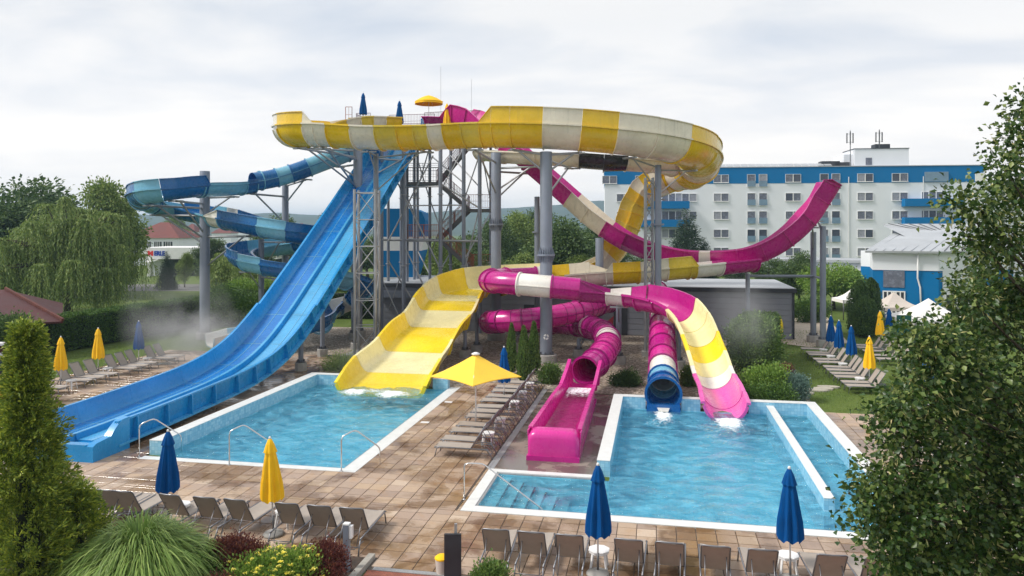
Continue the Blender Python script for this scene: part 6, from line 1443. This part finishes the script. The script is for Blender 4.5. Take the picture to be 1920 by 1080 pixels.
def trunk_mesh(base, pts, r0, limbs):
    mb = MB(); b = Vector(base); T0 = [b] + [Vector(p) for p in pts]; n = len(T0); mb.tube(T0, [r0 * 1.25] + [r0 * (1 - .75 * i / (n - 1)) for i in range(1, n)], 10)
    for a, c, r in limbs:
        a, c = Vector(a), Vector(c); m = (a + c) / 2 + Vector((0, 0, (c - a).length * .08)); mb.tube([a, m, c], [r, r * .7, r * .25], 6)
    return mb
def tree(name, label, base, h, blobs, mat, nc, per, L, r0, seed, asp=.62, spread=None, group=None, cat='tree', droop=.3, shell=.55, up=0.0, nlimb=14):
    rng = np.random.default_rng(seed); o = thing(name, label, cat, base, group=group); bx = [(b[0] + base[0], b[1] + base[1], b[2] + base[2]) + tuple(b[3:]) for b in blobs]
    c = np.array([b[:3] for b in bx]).mean(0); top = max(b[2] + b[5] * .6 for b in bx); b = Vector(base)
    pts = [b + Vector((rng.normal(0, .02) * h, rng.normal(0, .02) * h, h * f)) for f in (.2, .4, .6, .8)]; pts = [Vector((p.x + (c[0] - b.x) * (i + 1) / 5, p.y + (c[1] - b.y) * (i + 1) / 5, p.z)) for i, p in enumerate(pts)]
    lim = [(pts[int(rng.integers(0, 3))], Vector(bb[:3]) + Vector(rng.normal(0, .15, 3) * bb[3]), r0 * .4) for bb in (bx * 4)[:nlimb]]
    trunk_mesh(b, pts, r0, lim).build('trunk', 'bark', o, True)
    V, F = foliage(bx, nc, per, L, asp, rng, spread or L * 1.6, droop, up, shell); np_mesh('crown', V, F, mat, o, tri=True); return o
def mulberry(n, R, H, z0, rng, flat=.8):
    """lumpy crown: a set of overlapping ellipsoids"""
    out = [(0, 0, z0 + H * .5, R * .62, R * .62, H * .42)]
    for k in range(n):
        a = rng.uniform(0, 6.28); f = rng.uniform(-.9, .95); rr = R * .68 * math.sqrt(max(.05, 1 - f * f * .8)); s = R * rng.uniform(.26, .44)
        out.append((math.cos(a) * rr, math.sin(a) * rr, z0 + H * (.5 + .42 * f), s, s, s * flat))
    return out
BG = 'trees in the background'
PROTO = {}
def bg_tree(kind, u, Y, h, label, rz=0.0, wide=1.0):
    if kind not in PROTO:
        rng = np.random.default_rng(len(PROTO) + 11)
        if kind == 'round': o = tree('broadleaf_tree', label, (0, 0, 0), 8, mulberry(16, 3.2, 7.0, 1.6, rng), 'leaf_tree', 1500, 12, .26, .22, 21, group=BG, spread=.3)
        elif kind == 'tall': o = tree('broadleaf_tree', label, (0, 0, 0), 8, mulberry(18, 2.3, 7.4, 1.0, rng), 'leaf_tree', 1500, 12, .22, .18, 22, group=BG, spread=.26)
        elif kind == 'light': o = tree('broadleaf_tree', label, (0, 0, 0), 8, mulberry(14, 2.9, 6.6, 1.6, rng), 'leaf_willow', 1300, 12, .25, .18, 23, group=BG, spread=.3)
        else:
            bl = [(0, 0, .6 + 7.0 * f, 2.0 * (1 - f) + .12, 2.0 * (1 - f) + .12, .55) for f in np.linspace(0, 1, 12)]
            o = tree('conifer_tree', label, (0, 0, 0), 8, bl, 'leaf_pine', 1500, 12, .24, .16, 24, asp=.3, group=BG, spread=.22, droop=.1)
        PROTO[kind] = o; first = True
    else: first = False
    p = W(u, Y, 0); s = h / 8.4
    if first: o = PROTO[kind]; o.location = p; o.rotation_euler = (0, 0, rz); o.scale = (s * wide, s * wide, s)
    else: o = dup(PROTO[kind], p, rz, label, BG, (s * wide, s * wide, s))
    return o
bgl = [('round', 1052, 86, 9.3, 'dark broadleaf tree right of the thick foreground column', 1.3), ('round', 905, 96, 8.4, 'bushy tree seen right of the stairs'), ('tall', 940, 104, 9.5, 'tree beside the white building right of the thick collar column'), ('light', 985, 112, 10.2, 'pale green tree behind the thick foreground column'), ('tall', 1004, 122, 11.2, 'slender far tree touching the hill line'),
       ('conifer', 1020, 135, 12.2, 'pointed far conifer near the thick column'), ('round', 1090, 98, 7.4, 'low dark tree before the far white building'), ('tall', 1112, 118, 9.8, 'tree close under the cream drop'), ('light', 1075, 82, 5.0, 'small pale bushy tree beneath the white buildings', 1.4), ('round', 870, 88, 7.2, 'tree glimpsed through the stairs'), ('light', 838, 84, 6.6, 'pale tree behind the lower stairs'), ('round', 815, 92, 5.6, 'low tree right of the blue and white hall', 1.2), ('light', 968, 80, 5.2, 'pale shrubby tree under the collar column', 1.3), ('round', 915, 78, 5.8, 'dark bushy tree behind the rust railing', 1.3), ('conifer', 1076, 120, 8.6, 'small pointed conifer by the white building'),
       ('conifer', 604, 150, 11.6, 'lone pine beside the upper racing slide'), ('round', 515, 140, 10.6, 'round tree behind the second blue column'), ('light', 330, 240, 12, 'far tree behind the red roofs'), ('tall', 562, 200, 8.0, 'far tree at the foot of the hills by the column'), ('round', 580, 130, 6.5, 'low tree under the blue helix', 1.4), ('tall', 640, 125, 7.5, 'tree hidden behind the racing slide'), ('round', 470, 110, 6.2, 'low round tree under the blue loop', 1.3), ('conifer', 313, 98, 5.2, 'small clipped conifer before the showroom'), ('light', 346, 102, 4.6, 'young pale tree on the showroom lawn', .7),
       ('round', 48, 88, 14.0, 'tall dark tree rising behind the willow', 1.35), ('round', -30, 84, 12.6, 'dark tree at the edge behind the pavilion', 1.4), ('light', 203, 86, 13.2, 'airy pale tree beside the willow crown', .8), ('tall', 222, 90, 11.0, 'slim tree between the willow and the red roof', .8), ('round', 110, 96, 12.2, 'dark tree peeping over the willow top', 1.3), ('tall', 395, 108, 6.6, 'tree behind the first blue column', 1.3), ('round', 430, 88, 4.6, 'low bushy tree behind the garden hedge', 1.5),
       ('round', 1500, 78, 5.6, 'dark round tree left of the bright maple', 1.0), ('conifer', 1287, 104, 11.2, 'dark pine standing before the hotel', 1.25), ('conifer', 1320, 104, 7.0, 'lower dark pine beside the hotel pine', 1.2), ('round', 1440, 92, 4.4, 'bushy tree below the magenta valley', 1.2), ('light', 1228, 90, 5.2, 'pale tree below the hotel corner'), ('round', 1180, 92, 5.4, 'dark tree behind the yellow tail'), ('round', 1370, 100, 4.8, 'low tree beneath the climbing slide', 1.2), ('round', 690, 120, 7, 'tree behind the lattice mast', 1.2), ('light', 740, 130, 6.5, 'pale tree behind the blue hall', 1.2)]
for k, q in enumerate(bgl): bg_tree(q[0], q[1], q[2], q[3], q[4], k * 1.7, q[5] if len(q) > 5 else 1.0)
p = W(1563, 74, 0); rg_ = np.random.default_rng(3)
tree('globe_maple', 'bright green globe maple between the paired posts and conifers', tuple(p), 4.4, [(0, 0, 3.0, 2.5, 2.5, 1.25)] + [(math.cos(a) * 2.2, math.sin(a) * 2.2, 2.7 + .5 * math.sin(3 * a), 1.0, 1.0, .6) for a in np.linspace(0, 6.28, 11)], 'leaf_light', 1300, 12, .22, .16, 31, spread=.2, shell=.7)
# ---- willows
def willow(label, base, R, H, nl, ns, seed):
    rng = np.random.default_rng(seed); o = thing('willow_tree', label, 'tree', base); b = Vector(base); Ps = []; Ds = []
    limbs = []
    for k in range(nl):
        f = rng.random() ** .75; a = rng.uniform(0, 6.28); el = f * 1.25 - .15; rr = R * .9 * math.cos(min(el, 1.2)) * rng.uniform(.55, 1.08); c = np.array([b.x + math.cos(a) * rr, b.y + math.sin(a) * rr, H * (.42 + .52 * math.sin(max(el, 0))) * rng.uniform(.82, 1.08)])
        lr = R * rng.uniform(.12, .27); limbs.append((Vector((b.x, b.y, H * rng.uniform(.25, .45))), Vector(c), R * .018))
        for s in range(ns):
            t = rng.uniform(0, 6.28); q = lr * math.sqrt(rng.random()); drop = min(c[2] - .4, H * rng.uniform(.12, .46)); m = int(drop / .14) + 5
            u = np.linspace(0, 1, m); sp = q * (1 - (1 - u) ** 2.6); x = c[0] + np.cos(t) * sp + rng.normal(0, .03, m); y = c[1] + np.sin(t) * sp + rng.normal(0, .03, m); z = c[2] + .22 * lr * np.sin(np.pi * np.minimum(u * 2.2, 1)) - drop * u ** 1.35
            Ps.append(np.stack([x, y, z], 1)); d = np.zeros((m, 3)); d[:, 0] = np.cos(t) * .35 + rng.normal(0, .3, m); d[:, 1] = np.sin(t) * .35 + rng.normal(0, .3, m); d[:, 2] = -.9; Ds.append(d)
    P = np.concatenate(Ps); D = np.concatenate(Ds); n = len(P); N = rng.normal(size=(n, 3)); L = rng.uniform(.2, .36, n)
    V, F = leaf_arrays(P, D, N, L, L * .32); trunk_mesh(b, [b + Vector((0, 0, H * f)) for f in (.15, .3, .45)], R * .05, limbs).build('trunk', 'bark', o, True); np_mesh('crown', V, F, 'leaf_willow', o, tri=True)
willow('broad weeping willow behind the garden hedge', tuple(W(128, 70, 0)), 6.6, 11.4, 84, 44, 5)
willow('smaller weeping willow beyond the first blue column', tuple(W(440, 78, 0)), 3.6, 6.0, 50, 22, 6)
# ---- hedges
def hedge(label, a, b, w, h, n, mat, seed, L=.13, name='hedge'):
    rng = np.random.default_rng(seed); a, b = Vector(a), Vector(b); d = (b - a); Ln = d.length; d.normalize(); s = Vector((-d.y, d.x, 0)); o = thing(name, label, 'hedge', tuple((a + b) / 2))
    t = rng.random(n) * Ln; side = rng.random(n); P = np.zeros((n, 3)); O = np.zeros((n, 3)); da, sa = np.array(d), np.array(s)
    wv = 1 + .10 * np.sin(t * 1.9 + 1) + .07 * np.sin(t * 4.7); A = np.array(a)
    zt = rng.random(n)
    lat = np.where(side < .38, -1.0, np.where(side < .62, 1.0, rng.uniform(-1, 1, n))) ; z = np.where(side < .62, zt ** .9 * h, h) * (1 + .03 * np.sin(t * 3.1)) + rng.normal(0, .05, n)
    P = A + da * t[:, None] + sa * (lat * w / 2 * wv * rng.uniform(.86, 1.04, n))[:, None]; P[:, 2] = np.maximum(z, .03)
    O = sa * lat[:, None]; O[:, 2] = np.where(side < .62, .25, 1.2)
    D = O + rng.normal(size=(n, 3)) * .7; D[:, 2] += .35; V, F = leaf_arrays(P, D, rng.normal(size=(n, 3)) + np.array([0, 0, .5]), L * rng.uniform(.6, 1.3, n), L * .55 * rng.uniform(.7, 1.2, n)); np_mesh('foliage', V, F, mat, o, tri=True)
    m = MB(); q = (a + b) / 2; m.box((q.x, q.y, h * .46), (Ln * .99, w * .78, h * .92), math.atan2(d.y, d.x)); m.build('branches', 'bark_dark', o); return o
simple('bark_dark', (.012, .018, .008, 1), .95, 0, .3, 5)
hedge('long clipped green hedge along the left lawn', gp(75, 664), (-36.6, 58, 0), 1.5, 2.15, 42000, 'leaf_hedge', 8)
hedge('darker hedge across the back behind the blue flume end', (-36, 61.5, 0), (-21.8, 64, 0), 1.8, 2.3, 16000, 'leaf_cypress', 9)
hedge('dense evergreen hedge beside the tall right shrubs', (5.2, 43.4, 0), (6.4, 48.8, 0), 2.0, 2.6, 12000, 'leaf_hedge', 10)
# ---- shrubs
def shrub(name, label, base, blobs, mat, nc, per, L, seed, asp=.6, up=.4, spread=None, cat='shrub', jit=.9, group=None):
    rng = np.random.default_rng(seed); o = thing(name, label, cat, base, group=group); bx = [(b[0] + base[0], b[1] + base[1], b[2] + base[2]) + tuple(b[3:]) for b in blobs]
    V, F = foliage(bx, nc, per, L, asp, rng, spread or L * 1.3, 0, up, .6, jit); np_mesh('foliage', V, F, mat, o, tri=True); mb = MB(); b0 = Vector(base)
    for k in range(9): a = k * .7; q = bx[k % len(bx)]; mb.tube([b0 + Vector((math.cos(a) * .05, math.sin(a) * .05, -.02)), Vector((q[0] + math.cos(a) * q[3] * .5, q[1] + math.sin(a) * q[4] * .5, q[2]))], [.03, .008], 5)
    mb.build('stems', 'bark', o, True); return o
def columnar(label, base, r, h, mat, n, seed, L=.1, name='columnar_conifer', pointy=1.0, group=None):
    rng = np.random.default_rng(seed); o = thing(name, label, 'conifer', base, group=group); f = rng.random(n) ** .85; a = rng.uniform(0, 6.283, n)
    prof = np.minimum(1, (f * 7 + .45)) * (1 - f ** (1.6 if pointy > .5 else 4)) ** (.75) ; rr = r * prof * (1 + .12 * np.sin(a * 3 + f * 9) + .08 * np.sin(a * 7 - f * 17)) * rng.uniform(.72, 1.05, n)
    P = np.stack([base[0] + np.cos(a) * rr, base[1] + np.sin(a) * rr, base[2] + .03 + f * h * .97], 1); D = np.stack([np.cos(a) * .35, np.sin(a) * .35, np.ones(n)], 1) + rng.normal(size=(n, 3)) * .28
    N = np.stack([np.cos(a), np.sin(a), np.zeros(n)], 1) + rng.normal(size=(n, 3)) * .5; l = L * rng.uniform(.7, 1.4, n); V, F = leaf_arrays(P, D, N, l, l * .42); np_mesh('foliage', V, F, mat, o, tri=True)
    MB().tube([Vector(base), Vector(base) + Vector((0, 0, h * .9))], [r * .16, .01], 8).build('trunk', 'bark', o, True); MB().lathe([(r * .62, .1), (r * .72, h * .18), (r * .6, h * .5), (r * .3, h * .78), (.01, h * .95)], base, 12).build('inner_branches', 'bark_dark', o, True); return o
cg = 'slim conifers on the gravel'
for k, (u, v, h, r) in enumerate(((959, 700, 2.7, .30), (982, 716, 2.85, .34), (1001, 698, 2.75, .33))): columnar(ORD[k] + ' slim green conifer from the broad yellow slide, beside the thick column', tuple(gp(u, v)), r, h, 'leaf_arbor', 4200, 40 + k, .12, group=cg)
for k, (u, Y, h, r) in enumerate(((1612, 56, 4.05, .85), (1633, 56.6, 4.2, .8), (1622, 55, 2.9, 1.0))): columnar(('taller left', 'taller right', 'low front')[k] + ' part of the dark clipped conifer group by the tents', tuple(W(u, Y, 0)), r, h, 'leaf_cypress', 9000, 50 + k, .13, pointy=0)
shrub('shrub', 'tall bushy green shrub in the steam right of the magenta flume', (5.0, 41.4, 0), [(0, 0, 1.3, .9, .9, 1.2), (.8, .3, 1.5, .7, .7, 1.2), (-.6, .6, 1.7, .7, .7, 1.2), (.3, 1.1, 2.0, .8, .8, 1.2)], 'leaf_arbor', 900, 12, .15, 60)
shrub('shrub', 'light green shrub at the back wall of the big pool', (4.9, 36.6, 0), [(0, 0, .7, .8, .7, .65), (.5, .1, .9, .6, .5, .6), (-.5, .2, .6, .5, .5, .5)], 'leaf_light', 800, 10, .11, 61)
shrub('shrub', 'low dark green shrub beside the pool back wall', (4.6, 35.2, 0), [(0, 0, .35, .9, .5, .4), (.8, 0, .4, .6, .5, .45)], 'leaf_hedge', 600, 10, .09, 62)
shrub('shrub', 'blue-green rounded shrub between the pool and the red ball shrub', (6.3, 36.4, 0), [(0, 0, .55, .5, .5, .6)], 'leaf_bluegreen', 500, 10, .09, 63)
shrub('shrub', 'clipped dark red ball shrub on the lawn edge', tuple(gp(1472, 722)), [(0, 0, .5, .42, .42, .5)], 'leaf_barberry', 700, 10, .06, 64)
shrub('shrub', 'low green shrub before the thick column', tuple(gp(1029, 717)), [(0, 0, .35, .5, .45, .42), (.15, 0, .6, .3, .3, .25)], 'leaf_arbor', 500, 10, .09, 65)
shrub('shrub', 'low dark juniper on the gravel beside the pink trough', tuple(gp(1172, 722)), [(0, 0, .2, .75, .4, .25), (.2, .2, .35, .4, .3, .25)], 'leaf_cypress', 500, 10, .09, 66)
shrub('shrub', 'small olive shrub between the blue mouth tube and the flume', tuple(gp(1292, 722)), [(0, 0, .35, .3, .3, .5)], 'leaf_arbor', 260, 10, .1, 67)
shrub('shrub', 'low grassy tuft at the left pool beside the yellow slide', tuple(gp(640, 694)), [(0, 0, .25, .9, .5, .3)], 'blade', 500, 10, .16, 68, asp=.15)
shrub('shrub', 'round dark bush behind the end of the blue flume', tuple(W(432, 62, 0)), [(0, 0, 1.5, 2.1, 1.6, 1.4), (2.0, 0, 1.2, 1.5, 1.3, 1.2), (-1.2, .5, 2.0, 1.2, 1.0, 1.0)], 'leaf_hedge', 1200, 12, .17, 69)
shrub('shrub', 'yellow-green bush behind the racing slide', tuple(W(478, 68, 0)), [(0, 0, 1.9, 1.6, 1.3, 1.1), (-1.4, 0, 2.5, .9, .8, .6), (1.0, 0, 2.4, .8, .8, .7)], 'leaf_light', 800, 12, .17, 70)
shrub('shrub', 'climbing green shrub over the corner of the wooden pavilion', tuple(W(5, 43, 0)), [(0, 0, 1.5, 1.0, .8, 1.2), (.9, 0, 2.3, .7, .6, .6), (-.8, 0, 2.2, .8, .6, .7)], 'leaf_tree', 800, 12, .14, 71)
shrub('shrub', 'dark shrub beside the garden path near the tents', tuple(W(1510, 64, 0)), [(0, 0, .9, 1.2, .9, .9), (.9, .3, 1.0, .9, .8, .9)], 'leaf_hedge', 700, 12, .14, 72)
# ---- planting bed in front
def grass_clump(label, base, R, H, n, seed):
    rng = np.random.default_rng(seed); o = thing('grass_clump', label, 'ornamental grass', base); m = 8; a = rng.uniform(0, 6.283, n); f = rng.random(n) ** .6; reach = R * (.32 + .72 * f) * rng.uniform(.75, 1.15, n); hh = H * (1.0 - .2 * f) * rng.uniform(.72, 1.05, n); fall = (.5 + .95 * f) * rng.uniform(.6, 1.2, n)
    u = np.linspace(0, 1, m)[None, :]; rad = .28 * R * f[:, None] * .5 + reach[:, None] * u ** 1.35; z = hh[:, None] * (1.55 * u - .62 * u ** 2 - fall[:, None] * .62 * u ** 3.2)
    tw = a[:, None] + rng.normal(0, .12, n)[:, None] * u; x = base[0] + np.cos(tw) * rad; y = base[1] + np.sin(tw) * rad; C = np.stack([x, y, base[2] + z], 2)
    sd = np.stack([-np.sin(a), np.cos(a), np.zeros(n)], 1)[:, None, :]; wd = (.017 * rng.uniform(.6, 1.4, n)[:, None] * (1 - u ** 2 * .92))[:, :, None]
    V = np.stack([C - sd * wd, C + sd * wd], 2).reshape(-1, 3); b = (np.arange(n) * m * 2)[:, None] + np.arange(m - 1)[None, :] * 2; Q = np.stack([b, b + 1, b + 3, b + 2], 2).reshape(-1, 4); np_mesh('blades', V, Q, 'blade', o)
grass_clump('big arching ornamental grass clump in the front bed', tuple(W(262, 15.9, 0)), 1.6, 2.5, 5200, 80)
def thuja(label, base, prof, H, nc, per, seed, L=.10, mat='leaf_thuja', name='thuja_tree'):
    rng = np.random.default_rng(seed); o = thing(name, label, 'conifer', base); f = rng.random(nc) ** .9; a = rng.uniform(0, 6.283, nc); R = np.interp(f, [q[0] for q in prof], [q[1] for q in prof])
    lob = 1 + .26 * np.sin(a * 2 + f * 11) + .2 * np.sin(a * 5 - f * 23) + .18 * np.sin(f * 31 + a); rr = R * lob * (.45 + .55 * rng.random(nc) ** .5) * np.where(rng.random(nc) < .14, 1.28, 1.0); C = np.stack([base[0] + np.cos(a) * rr, base[1] + np.sin(a) * rr, base[2] + f * H], 1)
    n = nc * per; o_ = np.stack([np.cos(a), np.sin(a), np.full(nc, .55)], 1); ax = unit(o_ + rng.normal(size=(nc, 3)) * .35); S = unit(np.cross(ax, rng.normal(size=(nc, 3))))
    AX = np.repeat(ax, per, 0); SS = np.repeat(S, per, 0); k = rng.uniform(0, 1, n)[:, None]; w = rng.uniform(-1, 1, n)[:, None]
    P = np.repeat(C, per, 0) + AX * (k - .3) * .46 + SS * w * .16 * (1.1 - k * .7) + rng.normal(size=(n, 3)) * .02; D = AX + SS * w * 1.1 + rng.normal(size=(n, 3)) * .25; N = np.cross(AX, SS) + rng.normal(size=(n, 3)) * .35
    l = L * rng.uniform(.6, 1.3, n); V, F = leaf_arrays(P, D, N, l, l * .34); np_mesh('foliage', V, F, mat, o, tri=True); b = Vector(base); MB().tube([b, b + Vector((0, 0, H * .95))], [.12, .01], 8).build('trunk', 'bark', o, True)
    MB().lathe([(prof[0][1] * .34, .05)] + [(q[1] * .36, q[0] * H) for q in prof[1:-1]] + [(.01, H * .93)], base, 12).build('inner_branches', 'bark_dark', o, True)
thuja('tall golden-green thuja at the edge of the front bed', tuple(W(50, 15.6, 0)), [(0, .66), (.2, .70), (.42, .56), (.6, .38), (.78, .20), (.9, .07), (1, .0)], 5.75, 1050, 60, 90)
thuja('lower green thuja bush tucked between tall thuja and grass', tuple(W(140, 16.6, 0)), [(0, .5), (.4, .52), (.8, .3), (1, .05)], 2.1, 380, 40, 91)
shrub('flower_shrub', 'orange-red flowering plant beside the tall thuja', tuple(W(22, 17.5, 0)), [(0, 0, 4.1, .2, .2, .25)], 'petal_red', 60, 10, .06, 96)
shrub('barberry_shrub', 'dark red barberry beside the big grass clump', tuple(W(440, 16.55, 0)), [(0, 0, .62, .62, .5, .42), (-.4, .1, .55, .4, .4, .35), (.4, 0, .5, .4, .4, .35)], 'leaf_barberry', 900, 14, .055, 92, up=.9)
shrub('barberry_shrub', 'dark red barberry before the lamp bollard', tuple(W(612, 16.5, 0)), [(0, 0, .52, .42, .4, .45), (-.2, -.3, .4, .4, .3, .4), (.15, -.4, .35, .35, .3, .35)], 'leaf_barberry', 900, 14, .055, 93, up=.9)
shrub('barberry_shrub', 'low red shrub at the foot of the grass clump', tuple(W(405, 15.4, 0)), [(0, 0, .35, .5, .4, .3)], 'leaf_barberry', 420, 14, .055, 94, up=.9)
shrub('shrub', 'small green shrub under the left barberry', tuple(W(365, 15.9, 0)), [(0, 0, .5, .4, .4, .4)], 'leaf_hedge', 420, 12, .07, 95)
fs = shrub('flower_shrub', 'yellow flowering sedum between the two barberries', tuple(W(520, 16.0, 0)), [(0, 0, .5, .7, .5, .42), (-.55, -.2, .42, .5, .4, .36), (.45, .1, .55, .5, .4, .42)], 'leaf_light', 800, 12, .07, 97, up=.8)
def flowers(o, c, blobs, n, seed, mat):
    rng = np.random.default_rng(seed); C, d = clumps_in([(b[0] + c[0], b[1] + c[1], b[2] + c[2]) + tuple(b[3:]) for b in blobs], n, rng, .92); keep = d[:, 2] > -.25; C = C[keep]; d = d[keep]; per = 26; m = len(C) * per
    off = unit(rng.normal(size=(m, 3))) * rng.uniform(.02, .045, (m, 1)); off[:, 2] = np.abs(off[:, 2]) * .6; P = np.repeat(C + d * .06, per, 0) + off; V, F = leaf_arrays(P, off + np.array([0, 0, .01]), rng.normal(size=(m, 3)), np.full(m, .028), np.full(m, .024)); np_mesh('blossom', V, F, mat, o, tri=True)
flowers(fs, W(520, 16.0, 0), [(0, 0, .5, .74, .54, .46), (-.55, -.2, .42, .54, .44, .4), (.45, .1, .55, .54, .44, .46)], 200, 98, 'petal')
shrub('shrub', 'low green shrub before the first taupe lounger', tuple(W(920, 16.2, 0)), [(0, 0, .3, .34, .3, .28)], 'leaf_arbor', 320, 12, .07, 99)
# ---- the linden in the foreground
def linden():
    rng = np.random.default_rng(7); base = W(2060, 9.6, 0); o = thing('linden_tree', 'large linden in the foreground filling the right edge', 'tree', tuple(base))
    spots = [(1932, 205, 9.2, 34), (1912, 262, 9.2, 44), (1885, 320, 9.0, 40), (1918, 350, 9.5, 60), (1835, 388, 8.8, 36), (1788, 378, 8.8, 22), (1886, 420, 9.2, 66), (1846, 462, 9.0, 46), (1812, 440, 8.9, 22), (1905, 520, 9.6, 90), (1870, 590, 9.4, 84), (1818, 560, 8.8, 44), (1745, 640, 8.4, 48), (1712, 650, 8.2, 32), (1780, 690, 8.6, 80), (1722, 722, 8.3, 52), (1672, 755, 8.1, 34), (1850, 720, 9.2, 100), (1750, 790, 8.5, 86), (1668, 810, 8.2, 50), (1900, 810, 9.6, 110), (1820, 850, 9.0, 100),
             (1720, 870, 8.4, 76), (1640, 900, 8.0, 44), (1612, 940, 7.9, 26), (1690, 950, 8.2, 76), (1780, 960, 8.7, 96), (1870, 950, 9.3, 110), (1640, 985, 8.0, 46), (1720, 1050, 8.4, 86), (1820, 1060, 9.0, 100), (1910, 1060, 9.5, 110), (1660, 1045, 8.1, 40)]
    B = []
    for u, v, Y, r in spots: p = at(u + (10 if u < 1690 else 4 if u < 1760 else 0), v, Y); q = r * Y / FOC; B.append((p.x, p.y, p.z, q, q, q * .86))
    for k in range(46):   # the rest of the crown beyond the frame
        a = rng.uniform(0, 6.28); e = rng.uniform(-.8, 1.3); rr = 2.9; p = Vector((base.x + math.cos(a) * math.cos(e) * rr, base.y + math.sin(a) * math.cos(e) * rr, 6.0 + math.sin(e) * 2.7))
        if u_of(p) > 2060: B.append((p.x, p.y, p.z, .75, .75, .65))
    n0 = len(spots)
    for b in list(B[:n0]):   # twigs reaching out of the mass
        for k in range(5):
            d = rng.normal(size=3); d /= np.linalg.norm(d); r = b[3] * rng.uniform(1.0, 1.35); q = b[3] * rng.uniform(.12, .26); B.append((b[0] + d[0] * r, b[1] + d[1] * r, b[2] + d[2] * r * .8, q, q, q * .8))
    B = [(b[0], b[1], b[2], b[3] * .9, b[4] * .9, b[5] * .86) for b in B]
    V, F = foliage(B, 4700, 17, .068, .78, rng, .095, .35, .1, .35, .8); np_mesh('crown', V, F, 'leaf_linden', o, tri=True)
    V, F = foliage(B[:n0], 420, 5, .085, .22, rng, .06, .5, .0, .8, .8); np_mesh('flower_bract', V, F, 'leaf_bract', o, tri=True)
    t = [base + Vector((0, 0, z)) for z in (1.5, 3.0, 4.5, 6.0, 7.5, 8.8)]; lim = []
    for k, b in enumerate(B[:n0]): z = max(2.0, min(7.6, b[2] - 2.2)); lim.append((base + Vector((0, 0, z)), Vector(b[:3]), .03))
    trunk_mesh(base, t, .22, lim).build('trunk', 'bark', o, True)
linden()
# ---- lawn tufts
def tufts():
    rng = np.random.default_rng(77); n = 34000; A = []
    P1 = np.stack([rng.uniform(7.0, 24, n), rng.uniform(34.5, 62, n), np.full(n, -.05)], 1); P2 = np.stack([rng.uniform(-36, -30.9, n // 3), rng.uniform(28, 60, n // 3), np.full(n // 3, -.05)], 1); P = np.concatenate([P1, P2]); m = len(P)
    D = rng.normal(size=(m, 3)) * .45; D[:, 2] = 1; V, F = leaf_arrays(P, D, rng.normal(size=(m, 3)), rng.uniform(.05, .11, m), rng.uniform(.012, .03, m)); struct(np_mesh('lawn_grass', V, F, 'leaf_grass', tri=True), 'stuff')
leaf_mat('leaf_grass', (.05, .085, .016), (.085, .125, .026), (.13, .17, .045), .7, .2, .2)
tufts()

# ================================================================ air: haze and steam
def air():
    n = NT('haze'); n.t.nodes.remove(n.b); v = n.n('ShaderNodeVolumePrincipled'); v.inputs['Color'].default_value = (.52, .76, 1.0, 1); v.inputs['Density'].default_value = .00036; v.inputs['Anisotropy'].default_value = .15
    n.l(v.outputs[0], n.o.inputs['Volume']); M['haze'] = n.m
    struct(MB().bx(-6300, 6300, -3300, 6300, -2.6, 84).build('haze', 'haze'), 'stuff')
air()
def steam(p, rx, ry, rz, dens, seed):
    n = NT('steam'); n.t.nodes.remove(n.b); c = n.n('ShaderNodeTexCoord'); ln = n.n('ShaderNodeVectorMath', operation='LENGTH'); n.l(c.outputs['Object'], ln.inputs[0])
    mp = n.n('ShaderNodeMapping'); mp.inputs['Location'].default_value = (seed * 3.1, seed, 0); n.l(c.outputs['Object'], mp.inputs[0])
    nz = n.noise(mp.outputs[0], 1.5, 3, .5, .6); f = n.rng(ln.outputs['Value'], .05, 1.0, 1, 0); g = n.rng(nz, .36, .7, 0, 1)
    m = n.n('ShaderNodeMath', operation='MULTIPLY'); n.l(f, m.inputs[0]); n.l(g, m.inputs[1]); m2 = n.n('ShaderNodeMath', operation='MULTIPLY'); n.l(m.outputs[0], m2.inputs[0]); m2.inputs[1].default_value = dens
    v = n.n('ShaderNodeVolumePrincipled'); v.inputs['Color'].default_value = (.95, .96, .98, 1); n.l(m2.outputs[0], v.inputs['Density']); n.l(v.outputs[0], n.o.inputs['Volume'])
    bm = bmesh.new(); bmesh.ops.create_icosphere(bm, subdivisions=3, radius=1); me = bpy.data.meshes.new('steam'); bm.to_mesh(me); bm.free(); me.materials.append(n.m)
    o = bpy.data.objects.new('steam', me); COL.objects.link(o); o.location = p; o.scale = (rx, ry, rz); struct(o, 'stuff')
steam(at(335, 600, 43), 3.2, 3.4, 3.4, .42, 1); steam(at(400, 640, 41), 3.2, 3.4, 1.9, .4, 2); steam(at(1388, 605, 38.5), 2.0, 2.6, 2.7, .26, 3); steam(at(720, 690, 37), 3.2, 1.8, 1.2, .2, 4)
